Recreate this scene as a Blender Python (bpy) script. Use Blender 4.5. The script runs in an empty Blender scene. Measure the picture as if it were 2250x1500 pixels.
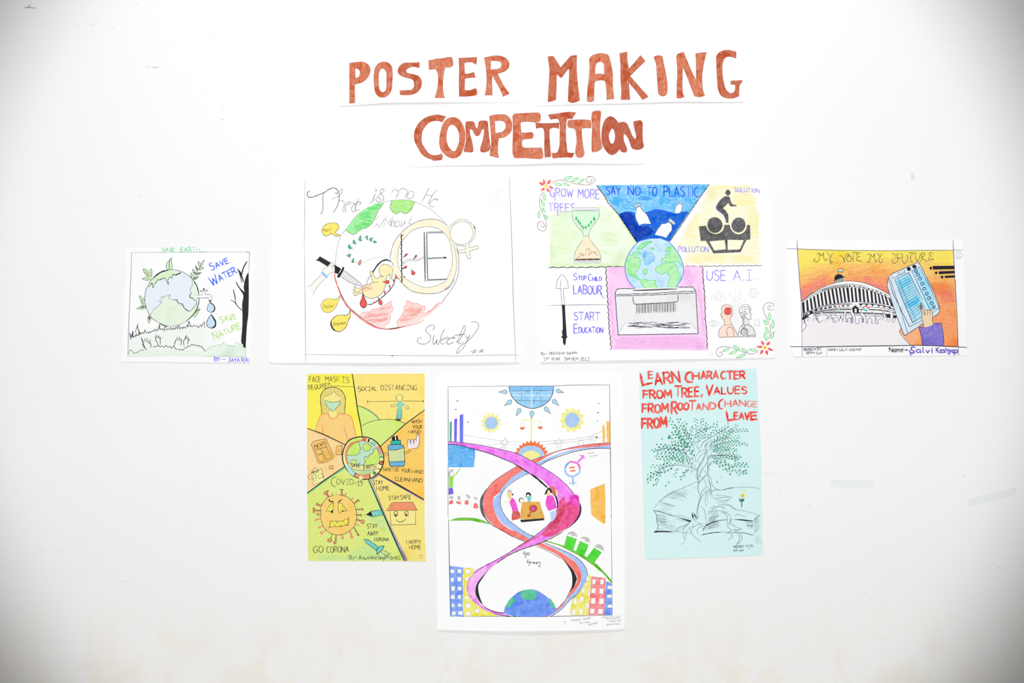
import bpy, bmesh, math, random
from mathutils import Vector
from mathutils.geometry import tessellate_polygon

# ------------------------------------------------------------------ camera, light, exposure
S = 0.0013                      # metres on the wall per photo pixel
CX, CY, CZ = 1125.0, 750.0, 1.35
scene = bpy.context.scene
cam_data = bpy.data.cameras.new('camera')
cam = bpy.data.objects.new('camera', cam_data)
scene.collection.objects.link(cam)
CAM_D = 4.0
cam.location = (0, -CAM_D, CZ)
cam.rotation_euler = (math.pi / 2, 0, 0)
cam_data.sensor_width = 36.0
cam_data.lens = 36.0 * CAM_D / (2250 * S)
scene.camera = cam

world = bpy.data.worlds.new('room_light'); scene.world = world
world.use_nodes = True
bg = world.node_tree.nodes['Background']
bg.inputs[0].default_value = (0.97, 0.985, 1.0, 1); bg.inputs[1].default_value = 0.10

def light(name, kind, loc, target, energy, color=(1, 1, 1), **kw):
    d = bpy.data.lights.new(name, kind); d.energy = energy; d.color = color
    for k, v in kw.items(): setattr(d, k, v)
    o = bpy.data.objects.new(name, d); scene.collection.objects.link(o)
    o.location = loc
    o.rotation_euler = (Vector(target) - Vector(loc)).to_track_quat('-Z', 'Y').to_euler()
    return o
# flash set well behind the camera, beam edge shaped to imitate lens vignetting
light('flash', 'SPOT', (0.0, -7.5, CZ + 0.30), (-0.03, 0, CZ + 0.04), 2000.0, (1.0, 1.0, 1.0),
      spot_size=math.radians(28.0), spot_blend=0.44, shadow_soft_size=0.06)
# ceiling tube light above and in front of the wall: it casts the soft shadows under the sheets
light('ceiling_light', 'AREA', (0.0, -2.4, 3.7), (0.0, -0.05, 0.75), 44.0, (1.0, 0.995, 0.985),
      shape='RECTANGLE', size=1.2, size_y=0.2)
vs = scene.view_settings
vs.view_transform = 'Standard'; vs.look = 'None'; vs.gamma = 1.0; vs.exposure = -0.11
vs.use_curve_mapping = False

# ------------------------------------------------------------------ data: colours, a hand-lettering font, the drawings
COLOURS = """
K 46 46 52 0
K2 62 66 120 0
K3 52 54 58 0
K4 86 88 102 0
K6 58 60 66 1 0.45 70
g2 132 134 148 0
g3 156 164 166 0
g4 112 120 142 0
p0 205 215 235 0
p1 205 208 216 0
p2 178 180 190 0
edge 186 96 104 0
br 212 122 90 2 0.34 80
br2 200 110 80 2 0.3 80
br3 190 100 74 2 0.18 75
gr1 144 240 146 1 0.5 12
gr2 150 236 92 1 0.65 25
gr3 130 200 150 0
gr5 64 196 110 0
gr6 92 214 140 0
gr7 182 245 182 2 0.5 30
gr9 118 200 66 2 0.35 20
gr10 140 226 72 1 0.3 85
gr11 92 224 72 2 0.25 85
gr12 98 204 160 2 0.25 20
rd 248 88 84 1 0.12 30
rd0 244 112 106 0
rd1 254 222 216 1 0.3 12
rd2 250 150 150 1 0.3 30
rd3 250 128 124 0
rd4 240 108 90 0
rd5 248 150 118 0
rd6 236 110 88 0
re2 248 112 112 2 0.3 40
red 244 92 82 2 0.42 80
red2 248 128 120 2 0.45 80
red3 252 132 124 2 0.3 35
red5 226 112 102 2 0.3 80
red6 254 148 148 2 0.4 20
red4 226 100 90 0
ye 252 232 92 1 0.35 40
ye2 252 224 70 0
ye3 252 206 44 0
ye4 250 246 160 2 0.3 30
ye5 240 232 90 0
ye6 246 242 130 0
ye7 246 240 120 2 0.5 60
ol 122 108 40 0
te 84 204 170 0
te2 110 205 196 0
te3 70 170 180 0
te4 130 214 176 1 0.3 80
te5 110 206 200 1 0.25 70
te6 60 196 170 0
te7 112 218 158 0
te8 50 150 130 0
te9 60 168 140 1 0.3 85
sk0 255 250 243 0
sk 253 240 178 1 0.35 30
sk2 253 228 168 2 0.3 40
skh 244 214 166 1 0.35 80
pk1 254 212 170 1 0.4 30
pk3 255 222 204 1 0.5 50
pk4 250 190 160 0
cr 255 246 214 1 0.5 15
cr2 253 250 222 1 0.4 20
gy 226 226 228 1 0.5 35
gy1 232 234 238 0
gyr 232 234 238 1 0.4 60
gyh 186 184 184 1 0.5 50
gyl 246 246 248 0
gyl2 238 238 240 1 0.6 20
gyl3 176 176 182 0
gyp 170 150 170 1 0.35 -50
wh2 248 250 254 0
wh3 255 255 255 0
wh4 246 234 230 0
white0 254 254 255 0
bl1 176 208 254 0
bl2 66 180 250 0
bl3 124 202 252 2 0.5 8
bl4 96 166 236 2 0.4 10
bl5 40 108 220 2 0.2 25
bl6 28 70 182 2 0.18 40
bl7 56 104 252 0
bl8 70 128 250 0
bl9 60 78 240 0
bl10 92 172 214 1 0.3 15
bl11 158 214 252 2 0.45 10
bl12 122 194 248 1 0.3 10
bl13 176 226 252 0
bl14 176 208 250 2 0.2 30
bl15 104 184 248 2 0.4 8
bl16 174 204 253 2 0.28 35
bl17 196 220 250 2 0.2 80
bl18 118 158 248 2 0.3 15
bl19 134 170 250 2 0.4 80
lb1 232 244 254 1 0.5 80
lb2 160 214 250 2 0.6 60
lb3 208 234 252 0
lb4 170 226 216 1 0.4 60
lb5 186 228 196 1 0.3 20
lbl 204 236 254 2 0.5 40
lgr 236 252 220 1 0.8 6
lgr2 230 250 210 1 0.7 6
lgn 212 250 214 1 0.5 10
lgv 232 250 130 0
lg3 214 250 140 0
lg5 214 246 196 1 0.3 60
lg6 218 246 204 1 0.4 40
lg7 232 248 224 1 0.5 35
lg8 176 232 96 0
lor 254 236 196 1 0.5 20
lye 255 250 205 1 0.85 4
gp 236 252 236 0
pgr 247 252 247 0
pgr2 232 248 232 1 0.6 20
pi1 254 204 248 1 0.45 75
pi2 250 180 240 1 0.5 12
pu 158 148 250 0
pu2 140 134 252 0
pu4 120 84 230 1 0.3 85
pu5 98 112 250 1 0.3 85
vi 134 122 250 0
vi2 98 88 140 0
vi3 92 84 130 0
vi4 92 60 200 0
char 72 72 74 1 0.38 40
brn 110 72 58 0
brn3 196 90 70 0
br4 168 104 74 0
br5 160 122 118 0
cw 247 242 245 0
sk1 254 230 72 1 0.4 18
sk2o 254 196 84 1 0.4 18
sk3 254 176 84 1 0.35 14
sk4 252 150 84 1 0.35 12
sk4b 254 170 112 1 0.35 50
sk5 250 124 100 1 0.4 14
sk6 244 122 80 1 0.35 60
mb 222 240 250 2 0.4 65
mb2 170 232 252 2 0.4 65
mb3 120 216 252 2 0.4 65
mb4 232 244 250 0
mbw 226 240 250 0
slv 120 104 206 1 0.35 55
yel1 253 242 84 1 0.2 88
yel2 248 244 152 1 0.3 20
yel3 250 231 126 1 0.2 30
ora1 255 230 122 1 0.2 8
ora2 254 200 104 1 0.2 15
ora3 255 205 92 1 0.2 30
ora4 254 211 112 1 0.2 45
ora5 254 198 98 2 0.35 85
ora6 236 184 90 2 0.2 70
ora7 226 190 104 2 0.2 40
pko 255 218 150 1 0.22 40
rdo 240 138 90 1 0.3 8
rdo2 250 122 72 2 0.15 30
hai 232 214 112 1 0.25 85
hai2 150 140 70 0
fac 250 236 140 1 0.2 80
msk 192 234 190 1 0.35 80
blo 253 210 122 1 0.2 85
yg1 212 240 116 1 0.3 10
yg2 206 222 150 1 0.35 30
yg3 200 236 98 1 0.3 15
grn1 222 237 118 1 0.28 -25
grn2 150 224 150 0
grn3 198 232 128 1 0.4 10
mag1 248 140 250 2 0.42 30
mag2 240 92 150 2 0.3 -50
mag3 216 76 110 2 0.3 -50
mag4 248 88 206 2 0.3 -50
mag5 252 190 252 2 0.35 60
mag6 244 88 214 2 0.3 50
mag7 248 140 240 0
lf1 28 96 84 0
lf2 40 160 118 0
lf3 32 128 100 0
lf4 70 190 150 0
gyp2 180 160 170 1 0.35 -50
cwp 252 236 236 0
lye2 255 247 182 0
lgr3 228 249 200 0
rd2b 250 172 164 0
gr1b 104 226 112 0
"""
FONT = """
A 6 0,0 3,10! 6,0|1.2,3.6 4.8,3.6
B 5.5 0,0 0,10! 3.5,9.8 5,8 4.2,5.8 0,5.3!|0,5.3 4,5 5.5,2.8 4,0.3 0,0
C 5.5 5.3,8.8 3.5,10 1.5,9.2 0,6 0,3.5 1.5,0.6 3.5,0 5.5,1.4
D 6 0,0 0,10! 3,9.6 5.8,7 6,4.5 4.5,1.2 0,0
E 5 5,10 0,10! 0,0! 5,0|0,5.3 4,5.3
F 5 5,10 0,10! 0,0|0,5.3 4,5.3
G 6 5.6,8.6 3.5,10 1.3,9 0,6 0.2,3 2,0.2 4.3,0.3 5.6,2 5.7,4.4! 3.6,4.4
H 6 0,0 0,10|6,0 6,10|0,5.2 6,5.2
I 1.2 0.6,0 0.6,10
^ 4.4 2.2,0 2.2,10|0.3,10 4.1,10|0.1,0 4.3,0
J 4.5 1,10 4.5,10|3,10 3,2.5 2,0.2 0.6,0.4 0,2
K 5.5 0,0 0,10|5,10 0,4.6|1.2,5.6 5.5,0
L 4.5 0,10 0,0! 4.5,0
M 7 0,0 0.6,10! 3.5,4! 6.4,10! 7,0
N 6 0,0 0,10! 6,0! 6,10
O 6 3,10 1,8.8 0,5 1,1.2 3,0 5,1.2 6,5 5,8.8 3,10
P 5 0,0 0,10! 3.8,9.8 5,7.8 4,5.2 0,4.8
Q 6 3,10 1,8.8 0,5.4 1,2.2 3,1.2 5,2.2 6,5.4 5,8.8 3,10|2.4,2.6 3.4,-0.4 3.8,-2.4
R 5.5 0,0 0,10! 3.8,9.8 5,7.8 4,5.2 0,4.8|2,4.9 5.5,0
S 5 5,8.8 3.2,10 1,9.4 0.4,7.3 1.8,5.7 4,4.6 5,2.6 3.6,0.3 1.6,0 0,1.2
T 6 0,10 6,10|3,10 3,0
U 5.5 0,10 0,3 1.5,0.2 3.8,0.2 5.3,2.6 5.5,10
V 5.5 0,10 2.8,0! 5.5,10
W 8 0,10 2,0! 4,7! 6,0! 8,10
X 5.5 0,0 5.5,10|0,10 5.5,0
Y 5.5 0,10 2.8,5.2|5.5,10 2.8,5.2 2.6,0
Z 5 0,10 5,10! 0,0! 5,0
a 4.5 4,5.6 2,6 0.3,4 0.6,1 2.2,0 4,2|4,6 4,1 4.8,0
b 4.5 0,10 0,0.3|0,3.5 2,6 4,4.5 4.2,2 2.5,0 0,1
c 4 4,5.2 2.2,6 0.4,4.4 0.3,1.6 2,0 4,1
d 4.5 4.2,10 4.2,0|4.2,4.6 2.2,6 0.2,4 0.4,1 2.4,0 4.2,1.6
e 4 0.4,3 3.8,3.8 3.2,5.8 1.4,5.8 0.2,3.2 0.8,0.6 2.4,0 4,1.2
f 3 3,9.4 1.8,9.8 1.2,8 1.2,0|0,6 2.8,6
g 4.5 4,5.4 2,6 0.3,4 0.6,1.4 2.4,0.6 4,2.4|4.1,6 4,-1.6 2.4,-3.4 0.6,-2.6
h 4.5 0,10 0,0|0,3.8 2,6 4,4.8 4.2,0
i 1.2 0.6,6 0.6,0|0.5,8.2 0.8,8.6
j 2 1.5,6 1.4,-2 0,-3
k 4.5 0,10 0,0|3.8,6 0.2,2.6|1.4,3.4 4.4,0
l 1.4 0.4,10 0.4,1.2 1.4,0
m 7 0,6 0,0|0,4 1.8,6 3.2,5 3.4,0|3.4,4 5.2,6 6.6,5 7,0
n 4.5 0,6 0,0|0,4 2,6 4,4.8 4.2,0
o 4.4 2.2,6 0.4,4.6 0.2,1.6 2.2,0 4.1,1.6 4.2,4.4 2.2,6
p 4.5 0,6 0,-3|0,4.4 2,6 4,4.4 4.2,1.8 2.2,0 0,1.4
q 4.5 4,6 4,-3|4,5 2,6 0.2,4 0.6,1 2.4,0 4,1.8
r 3.6 0,6 0,0|0,3.6 1.6,5.8 3.6,5.4
s 3.6 3.4,5.4 1.6,6 0.4,4.6 2.8,2.6 3,0.8 1.4,0 0,0.8
t 3.2 1.4,8.8 1.3,1.2 3,0.2|0,6 3,6
u 4.4 0,6 0.1,1.4 1.6,0 3.4,1 4,2.4|4,6 4.2,0
v 4 0,6 2,0! 4,6
w 6.4 0,6 1.6,0! 3.2,4.6! 4.8,0! 6.4,6
y 4.2 0,6 2.2,1|4.2,6 2.2,0.6 0.6,-3
z 4 0,6 4,6! 0,0! 4,0
1 2.6 0,7.8 1.6,10! 1.6,0|0.2,0 3,0
2 4.6 0,8 2,10 4.4,8.6 3.6,5 0,0! 4.6,0
4 5 3.6,0 3.6,10! 0,3.4! 5,3.4
5 4.6 4.4,10 0.6,10! 0.4,6! 2.6,6.2 4.6,3.6 3,0.2 0,0.6
7 4.6 0,10 4.6,10! 1.6,0
8 4.6 2.4,5.4 0.6,7.6 2.4,10 4.2,7.6 2.4,5.4 0.2,2.8 2.4,0 4.6,2.8 2.4,5.4
9 4.4 4.2,7.6 2.4,5.2 0.2,7.4 2,10 4.2,8.4 4.2,3 2.6,-1 0.6,-0.6
. 1 0.4,0 0.7,0.4
, 1.2 0.7,0.4 0.2,-1.8
: 1 0.5,1.6 0.7,2|0.5,5.6 0.7,6
- 3.6 0,4.6 3.6,4.6
= 3.6 0,3.4 3.6,3.4|0,6 3.6,6
' 1 0.5,10 0.3,8
[ 2.4 2.4,11 0,11! 0,-1! 2.4,-1
] 2.4 0,11 2.4,11! 2.4,-1! 0,-1
"""
# drawings, traced in the units given by each V line: origin and scale on the wall
DATA = """
poster heading_strip|white paper strip with the word POSTER in brown painted capitals|sign|heading
V 735 90 5.357
out 60,165 50,770 300,757 600,737 1000,731 1500,728 2165,722 2168,160
lift 0.6 8 0.3,1,1,0.4,0.15
part letter
g br : 178,262! 260,250 330,247 385,270 415,310 421,355 405,410 370,455 320,490 237,512! 242,730! 178,738! ; 243,325! 275,328 298,350 300,390 285,425 245,440!
part letter
g br : 580,247 640,262 675,310 684,400 680,480 672,570 640,635 580,667 520,655 480,600 466,500 465,400 478,320 520,265 ; 565,323 600,345 613,380 613,480 612,550 600,590 570,607 540,590 522,540 520,450 522,380 540,340
part letter
g br2 : 1000,252! 998,318! 930,303 870,320 840,350 860,378 920,392 980,410 1018,450 1026,510 1005,570 960,615 900,635 840,640 772,636! 772,585! 850,582 905,578 935,545 938,500 925,462 890,445 830,430 775,405 748,370 755,320 790,275 840,257 900,258
part letter
g br : 1108,230! 1160,222 1200,210 1280,205 1330,193 1378,192! 1390,230 1397,275 1375,305 1345,313 1305,312! 1290,360 1280,430 1275,520 1280,600 1295,672! 1240,672 1183,671! 1200,610 1215,540 1222,460 1217,390 1195,332! 1150,335 1115,340! 1110,290
part letter
g br2 : 1464,202! 1570,198 1676,192! 1672,245 1665,278! 1620,252 1560,252 1528,262! 1530,330 1535,385! 1560,390 1600,380 1640,368! 1648,395 1658,432! 1600,433 1535,445! 1532,520 1533,582! 1580,583 1620,572 1665,558! 1675,590 1681,636! 1620,648 1550,655 1468,655! 1466,500 1468,350
part letter
g br : 1763,198! 1820,185 1900,173 1970,182 2030,215 2056,265 2045,320 2000,360 1918,388! 1950,450 2000,540 2058,622! 2020,638 1985,656! 1950,570 1900,480 1860,402! 1852,480 1855,560 1857,640! 1820,638 1768,640! 1785,560 1792,450 1785,330 ; 1838,233! 1900,237 1950,245 1967,275 1955,315 1920,330 1838,340!
poster heading_strip|white paper strip with the word MAKING in brown painted capitals|sign|heading
V 1165 90 4.6875
out 45,105 65,668 580,655 1000,647 1500,630 2205,632 2190,75
lift 0.6 7 0.2,0.5,0.7,1,1,0.3
part letter
g br2 : 180,162! 235,155! 260,190 312,273! 420,153! 480,147! 478,300 490,450 510,612! 470,632 430,638 390,625! 393,500 400,400 402,290! 390,292 320,383! 272,343! 270,450 265,605! 230,620 182,630! 188,500 200,300 190,220
part letter
g br : 583,620! 590,500 605,380 612,280 608,185! 640,150 720,128 800,145 822,200 840,280 850,345 850,450 862,600! 840,600 788,608! 785,520 775,425! 760,408 720,405 680,412 662,430! 658,520 655,618! 620,630 ; 668,345! 668,280 685,230 722,212 755,232 762,290 764,347! 720,338
part letter
g br2 : 920,130! 998,112! 1000,200 1015,288! 1060,240 1135,150! 1185,207! 1110,280 1028,362! 1060,400 1130,480 1215,575! 1185,595 1153,606! 1100,530 1015,430! 1020,520 1027,607! 980,607 933,607! 938,500 930,400 930,250
part letter
g br : 1272,170! 1290,155 1330,150 1360,162! 1380,260 1400,360 1411,450 1408,530 1390,565 1350,570 1318,545! 1312,460 1305,350 1295,230
part letter
g br : 1578,115! 1520,135 1505,165! 1515,300 1510,450 1507,590! 1540,593 1588,577! 1570,540 1565,450 1570,268! 1600,330 1640,440 1690,570! 1740,580 1796,565! 1775,500 1770,350 1790,220 1815,118! 1760,122 1703,130! 1708,250 1707,410! 1650,290 1610,190
part letter
g br2 : 2122,115! 2118,180! 2085,168 2030,162 1995,190 1980,240 1978,320 1990,420 2015,500 2055,540 2095,530 2110,500 2112,452! 2065,448! 2065,412! 2140,408 2188,405! 2175,430 2155,460 2150,520 2148,570! 2120,582 2080,593 2020,590 1965,565 1935,500 1925,400 1918,280 1915,160! 1945,120 2000,97 2050,95
poster heading_strip|white paper strip with the word COMPETITION in brown painted letters|sign|heading
V 890 220 7.5
out 115,190 110,1107 600,1085 1200,1075 1800,1070 2600,1045 3400,1055 3945,1052 3925,100
lift 0.6 8 0.1,0.4,0.6,0.9,1,0.6,0.3
part letter
g br2 : 675,272! 640,320 615,365! 560,345 470,345 400,370 330,440 285,520 270,620 280,710 330,800 400,885 470,910 540,905 605,882! 617,920 615,960 598,987! 540,992 470,997! 430,975 340,940 270,880 210,780 165,690 150,600 160,500 220,390 320,300 430,258 540,240 610,255
part letter
g br : 790,283 860,300 920,355 965,440 988,530 990,650 965,780 920,890 860,945 790,958 720,940 640,880 585,800 565,700 572,600 600,470 640,370 710,300 ; 775,403 830,430 880,510 895,600 890,700 850,800 825,840 780,840 730,790 690,700 680,600 695,500 730,425
part letter
g br2 : 1000,380 1010,355! 1080,350 1130,360 1150,395 1165,450 1182,468 1200,440 1215,370 1235,345 1290,338 1345,345 1362,370 1370,450 1385,600 1400,720 1403,790 1385,830 1340,852 1290,860 1250,850 1240,800 1260,730 1290,620 1305,520 1300,480 1280,475 1262,495 1235,560 1205,590 1165,585 1130,530 1110,490 1080,480 1065,500 1070,560 1095,650 1120,770 1122,830 1110,858 1050,858 975,850 968,830 985,760 1003,680 1005,560 995,440
part letter
g br : 1390,262! 1480,242 1580,236 1660,245 1720,290 1755,360 1763,440 1750,510 1700,570 1630,612 1545,628! 1530,720 1527,870! 1545,955! 1470,935 1395,915! 1410,800 1422,680 1412,500 1400,380 ; 1477,345! 1560,338 1620,350 1655,385 1662,430 1640,490 1600,525 1488,548!
V 1130 220 7.5
part letter
g br : -28,270! -5,230 40,222 230,213 400,208 425,230 433,290 425,340 395,362 350,368 230,355 120,360! 105,375 105,450 118,540! 200,538 275,530 310,550 315,580 300,625 260,638 190,643 135,655! 125,690 128,750 160,788! 300,788 450,787! 465,830 475,920 460,960 420,972 300,965 180,955 30,958! -5,940 -28,860 -25,700 -20,500 -22,400
part letter
g br3 : 352,375! 440,382 600,382 738,373! 735,430 733,475! 690,455 620,458 580,485! 578,600 590,760 603,938! 550,940 503,944! 495,780 497,600 490,500 470,458! 420,455 362,470! 355,420
part letter
g br2 : 558,240! 700,222 850,200 920,197 1020,208! 985,250 957,310! 900,305 865,315! 850,450 852,650 875,865! 940,875 990,870! 950,948! 850,945 700,955 635,963! 612,872! 680,873 718,855! 745,750 750,600 750,400 735,330 710,305! 660,308 597,320!
part letter
g br : 895,330! 1000,325 1150,322 1255,332! 1268,390 1265,462! 1200,458 1112,465! 1110,560 1125,700 1155,885! 1130,930 1080,950 1030,935 1007,880! 1010,800 1025,720 1025,600 1005,490 975,465! 900,452 878,420 877,380
part letter
g br : 1280,210! 1310,185 1410,175! 1428,200 1420,300 1410,450 1420,640 1452,780! 1400,830 1340,855 1290,855 1275,820! 1275,650 1285,450 1272,300
part letter
g br3 : 1575,268 1640,290 1717,375! 1735,450 1740,600 1740,700 1735,810! 1670,880 1605,905 1540,870 1470,770 1440,680 1437,560 1455,430 1500,320 ; 1612,465 1645,500 1662,600 1645,690 1612,725 1575,690 1555,600 1570,530
part letter
g br3 : 1717,378! 1770,362 1820,363 1860,395 1900,480 1945,590 1990,645 2010,610 2000,540 1975,450 1962,352! 2010,345 2070,330! 2105,360 2113,400 2112,600 2118,680 2132,760 2100,800 2030,817 1950,800 1915,740 1890,660 1850,590 1815,555 1800,580 1802,660 1830,740 1858,810 1850,850 1810,862 1760,845 1737,800! 1742,600
poster poster|white hand-drawn poster with a knife, an unborn child and a big globe outline|poster|posters
V 590 385 7.5
out 80,80 50,800 15,3060 60,3090 1000,3092 2250,3093 4143,3083 4150,40 2000,60
lift 1.2 9 0.5,0.7,1,0.9,1,0.6
part border_line
l g2 0.9 : 603,88 598,600 592,1225
l g2 1.1 : 594,1225 608,2400 620,3090
l g2 0.9 : 605,2950 1200,2958 2000,2968 3100,2975 3900,2957 4090,2957 4130,2975
l K 1.4 : 2025,2971 2062,2971
l g2 1.1 : 3968,40 3990,600 4010,1095 4035,2100 4075,3084
part earth_globe
s g2 0.8 : 1905,445 1800,470 1680,515 1500,620 1380,750 1270,900 1210,975 1160,1090 1130,1230 1105,1400 1098,1480
g gr1 : 1905,442! 1780,475 1640,525 1500,620 1380,750 1270,900! 1340,955 1415,972 1470,935 1540,873 1600,875 1650,845 1720,770 1760,700 1800,600 1850,530
s K 0.8 : 1905,442 1850,530 1800,600 1760,700 1720,770 1650,845 1600,875 1540,873 1470,935 1415,972 1340,955 1270,900
V 850 385 7.5
s g2 0.8 : -60,440 80,415 240,403 380,412 470,440 600,500 740,575 860,680 960,780 1030,885
g gr2 : 75,415! 240,403 380,412 465,440! 430,500 405,560 370,605 300,632 265,620 240,600 200,607 150,638 100,605 65,560 55,530 65,480
s K 0.8 : 465,440 430,500 405,560 370,605 300,632 265,620 240,600 200,607 150,638 100,605 65,560 55,530 65,480 75,415
V 850 545 7.5
s K 0.9 : 1140,0 1180,120 1190,260 1180,400 1130,570 1040,720 960,820 890,920 760,1040 630,1130 500,1210 350,1270 180,1308 0,1332 -90,1330
V 590 545 7.5
g rd1 : 1500,1110! 1540,1065 1620,1050 1660,1055 1720,1005 1800,1000 1870,960 1920,945 2020,865! 2030,930 2052,1020! 2010,1080 2010,1150 1985,1230! 1940,1250 1915,1260! 1915,1320! 1800,1300 1650,1230
l rd0 0.8 : 1500,1110 1540,1065 1620,1050 1660,1055 1720,1005 1800,1000 1870,960 1920,945 2020,865 2030,930 2052,1020 2010,1080 2010,1150 1985,1240 1915,1260 1915,1320
V 850 545 7.5
g rd1 : 175,1305! 170,1200 240,1120 290,1030 280,960 325,930 325,865! 370,870 430,915 510,910 560,950 630,955 625,1010 605,1060 620,1080 700,1030 745,1010 800,935 840,905 895,905! 880,945 760,1045 630,1135 500,1215 350,1275
l rd0 0.8 : 175,1305 170,1200 240,1120 290,1030 280,960 325,930 325,865 370,870 430,915 510,910 560,950 630,955 625,1010 605,1060 620,1080 700,1030 745,1010 800,935 840,905 895,905
V 590 545 7.5
s K 1.0 : 1155,640 1200,760 1300,930 1440,1070 1600,1190 1760,1290 1880,1325 1960,1331 2100,1320 2250,1285
s rd0 2.4 : 1092,405 1100,500 1150,650 1210,810 1300,960 1440,1090 1600,1215 1760,1300 1880,1332
s rd0 1.2 : 1880,1332 2000,1338 2100,1328 2250,1290 2450,1240 2560,1180
V 590 545 7.5
fr rd2b 1.2 130 49 38 -12 : 1560,1130 1980,1080
fr rd2b 1.2 130 27 33 -14 : 1620,1190 1960,1180
fr rd2b 1.2 90 22 16 -20 : 1820,1010 2020,960
V 850 545 7.5
fr rd2b 1.1 150 67 38 -16 : 210,1180 560,1060
fr rd2b 1.1 150 31 27 -22 : 300,1010 580,1010
fr rd2b 1.2 90 9 16 -38 : 640,1090 760,1000 860,920
V 590 385 7.5
fr gr1b 1.3 128 45 42 10 : 1420,900 1600,800 1700,640
fr gr1b 1.3 112 30 35 10 : 1500,700 1700,560 1840,480
part lettering
V 590 385 7.5
sub letter
s K4 1.6 : 680,255 650,280 640,325 665,360 720,362 820,325 920,285 1000,230 1070,207 1130,235 1150,270 1140,300 1115,300 1105,280
s K4 1.2 : 908,290 895,380 900,500 890,590 860,650
sub letter
l K4 1.2 : 1045,398 1160,345
s K4 0.9 : 1160,360 1175,260 1205,228 1220,245 1200,300 1165,340
s K4 1.3 : 1168,300 1160,430 1120,540 1062,612
s K4 0.9 : 1155,435 1200,415 1245,440 1250,490 1225,560 1235,600 1270,600
sub letter
s K4 0.9 : 1280,490 1340,470 1355,445 1320,440 1280,480 1262,540 1275,590 1305,600
sub letter
s K4 0.9 : 1370,450 1420,470 1440,530 1425,590 1390,600 1368,560 1385,510 1430,470 1470,430 1490,372
sub letter
s K4 0.9 : 1470,490 1520,470 1520,445 1480,445 1450,480 1435,540 1450,580 1500,570
sub letter
s K4 0.9 : 1665,468 1720,425 1735,370 1765,300 1730,380 1722,420 1738,445
e K4 0.9 : 1772,250 14,14
sub letter
s K4 0.9 : 1785,345 1850,310 1905,260 1900,230 1860,230 1840,265 1860,310 1895,350 1890,405 1840,440 1790,435 1765,400 1790,370 1830,370 1850,395 1820,412
sub letter
l K4 0.8 : 1765,735 1818,670 1755,848 1800,800 1828,868 1900,745 1955,678
sub letter
l K4 0.8 : 1925,770 1900,840 1905,860
l K4 1.4 : 1937,738 1943,744
sub letter
l K4 0.8 : 2015,700 1985,790 1995,840
l K4 0.8 : 1945,777 2035,770
sub letter
s K4 0.8 : 2052,685 2030,760 2010,850! 2035,790 2070,750 2080,780 2065,850 2095,845
V 850 385 7.5
sub letter
s K4 0.8 : 205,750 165,760 140,800 150,840 185,845 212,810 205,750
sub letter
s K4 0.8 : 230,745 250,760 230,830 245,845 275,800 300,750! 285,830
sub letter
l K4 0.8 : 410,670 360,790 375,802 400,800
l K4 0.8 : 345,735 425,722
sub letter
s K4 0.9 : 80,290 100,250 150,235 190,270 185,310 145,382
s K4 0.9 : 190,275 225,230 270,218 320,235 340,270 330,310 300,370 325,382
sub letter
s K4 0.9 : 430,262 380,270 340,330 345,375 380,388 425,360 442,310 430,262
sub letter
s K4 0.9 : 712,212 685,230 640,320 600,400 570,435 555,435
s K4 0.9 : 640,325 690,325 745,350
s K4 0.9 : 835,248 805,255 740,350 700,430 665,485
sub letter
s K4 0.9 : 780,400 840,410 835,390 790,390 740,425 705,480 715,515 745,522 790,505
part poster_number
s p0 0.6 : 1840,258 1900,270 1950,350 1945,470 1900,525 1840,538 1760,510 1725,440 1730,340 1780,270 1850,255
s p0 0.6 : 1872,310 1845,300 1800,320 1800,360 1835,400 1890,450 1900,490 1860,520 1810,505 1795,460 1835,400 1870,350 1872,310
part lettering
V 850 650 7.5
sub letter
s K4 1.0 : 745,560 785,530 785,490 740,478 680,505 640,560 660,605 710,640 725,690 700,750 650,785 580,792 525,775 503,740 520,700 555,688 580,695
sub letter
s K4 1.1 : 788,640 765,710 760,780 775,798 810,760 832,715 820,780 840,798 880,730 905,640 940,570 972,550
sub letter
s K4 0.9 : 905,715 1000,710 1020,685 990,680 930,705 890,750 895,785 930,790 975,765
sub letter
s K4 1.2 : 1065,708 1125,690 1110,675 1050,695 1000,740 990,780 1020,792 1070,780 1108,755
sub letter
s K4 1.0 : 1150,740 1155,770 1185,700 1230,590 1275,490 1295,500 1290,560 1240,660 1190,740 1175,770 1200,790 1270,755
s K4 1.4 : 1115,648 1200,640 1298,632
sub letter
s K4 1.0 : 1325,645 1305,670 1320,700 1345,680 1370,635! 1320,750 1270,840 1200,920 1155,948 1155,920 1200,840 1290,770 1400,680 1480,570 1515,500 1500,450 1450,425 1388,425
part star
l K4 1.1 : 1408,950 1445,880 1470,935 1380,912 1488,893 1408,950
part star
l K4 1.1 : 1528,935 1565,878 1585,925 1515,905 1610,885 1528,935
part speech_bubble
V 590 385 7.5
g ye : 1060,780 1120,790 1160,840 1150,890 1098,938! 1120,965 1190,988! 1150,1005 1100,1002 1040,955! 1000,985 950,1002 900,970 880,910 900,855 960,805
ls K 0.9 : 1060,780 1120,790 1160,840 1150,890 1098,938! 1120,965 1190,988! 1150,1005 1100,1002 1040,955! 1000,985 950,1002 900,970 880,910 900,855 960,805 1060,780
t ol 0.9 38 : 915,930 -6 PILO T
part speech_bubble
V 590 545 7.5
g ye : 1000,828 1070,838 1130,835 1160,800 1190,770! 1175,840 1145,890 1110,980 1050,1040 980,1062 910,1045 875,990 872,920 910,865 950,838
ls g2 0.9 : 1000,828 1070,838 1130,835 1160,800 1190,770! 1175,840 1145,890 1110,980 1050,1040 980,1062 910,1045 875,990 872,920 910,865 950,838 1000,828
t ol 0.8 52 : 915,990 -5 Doctor
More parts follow.
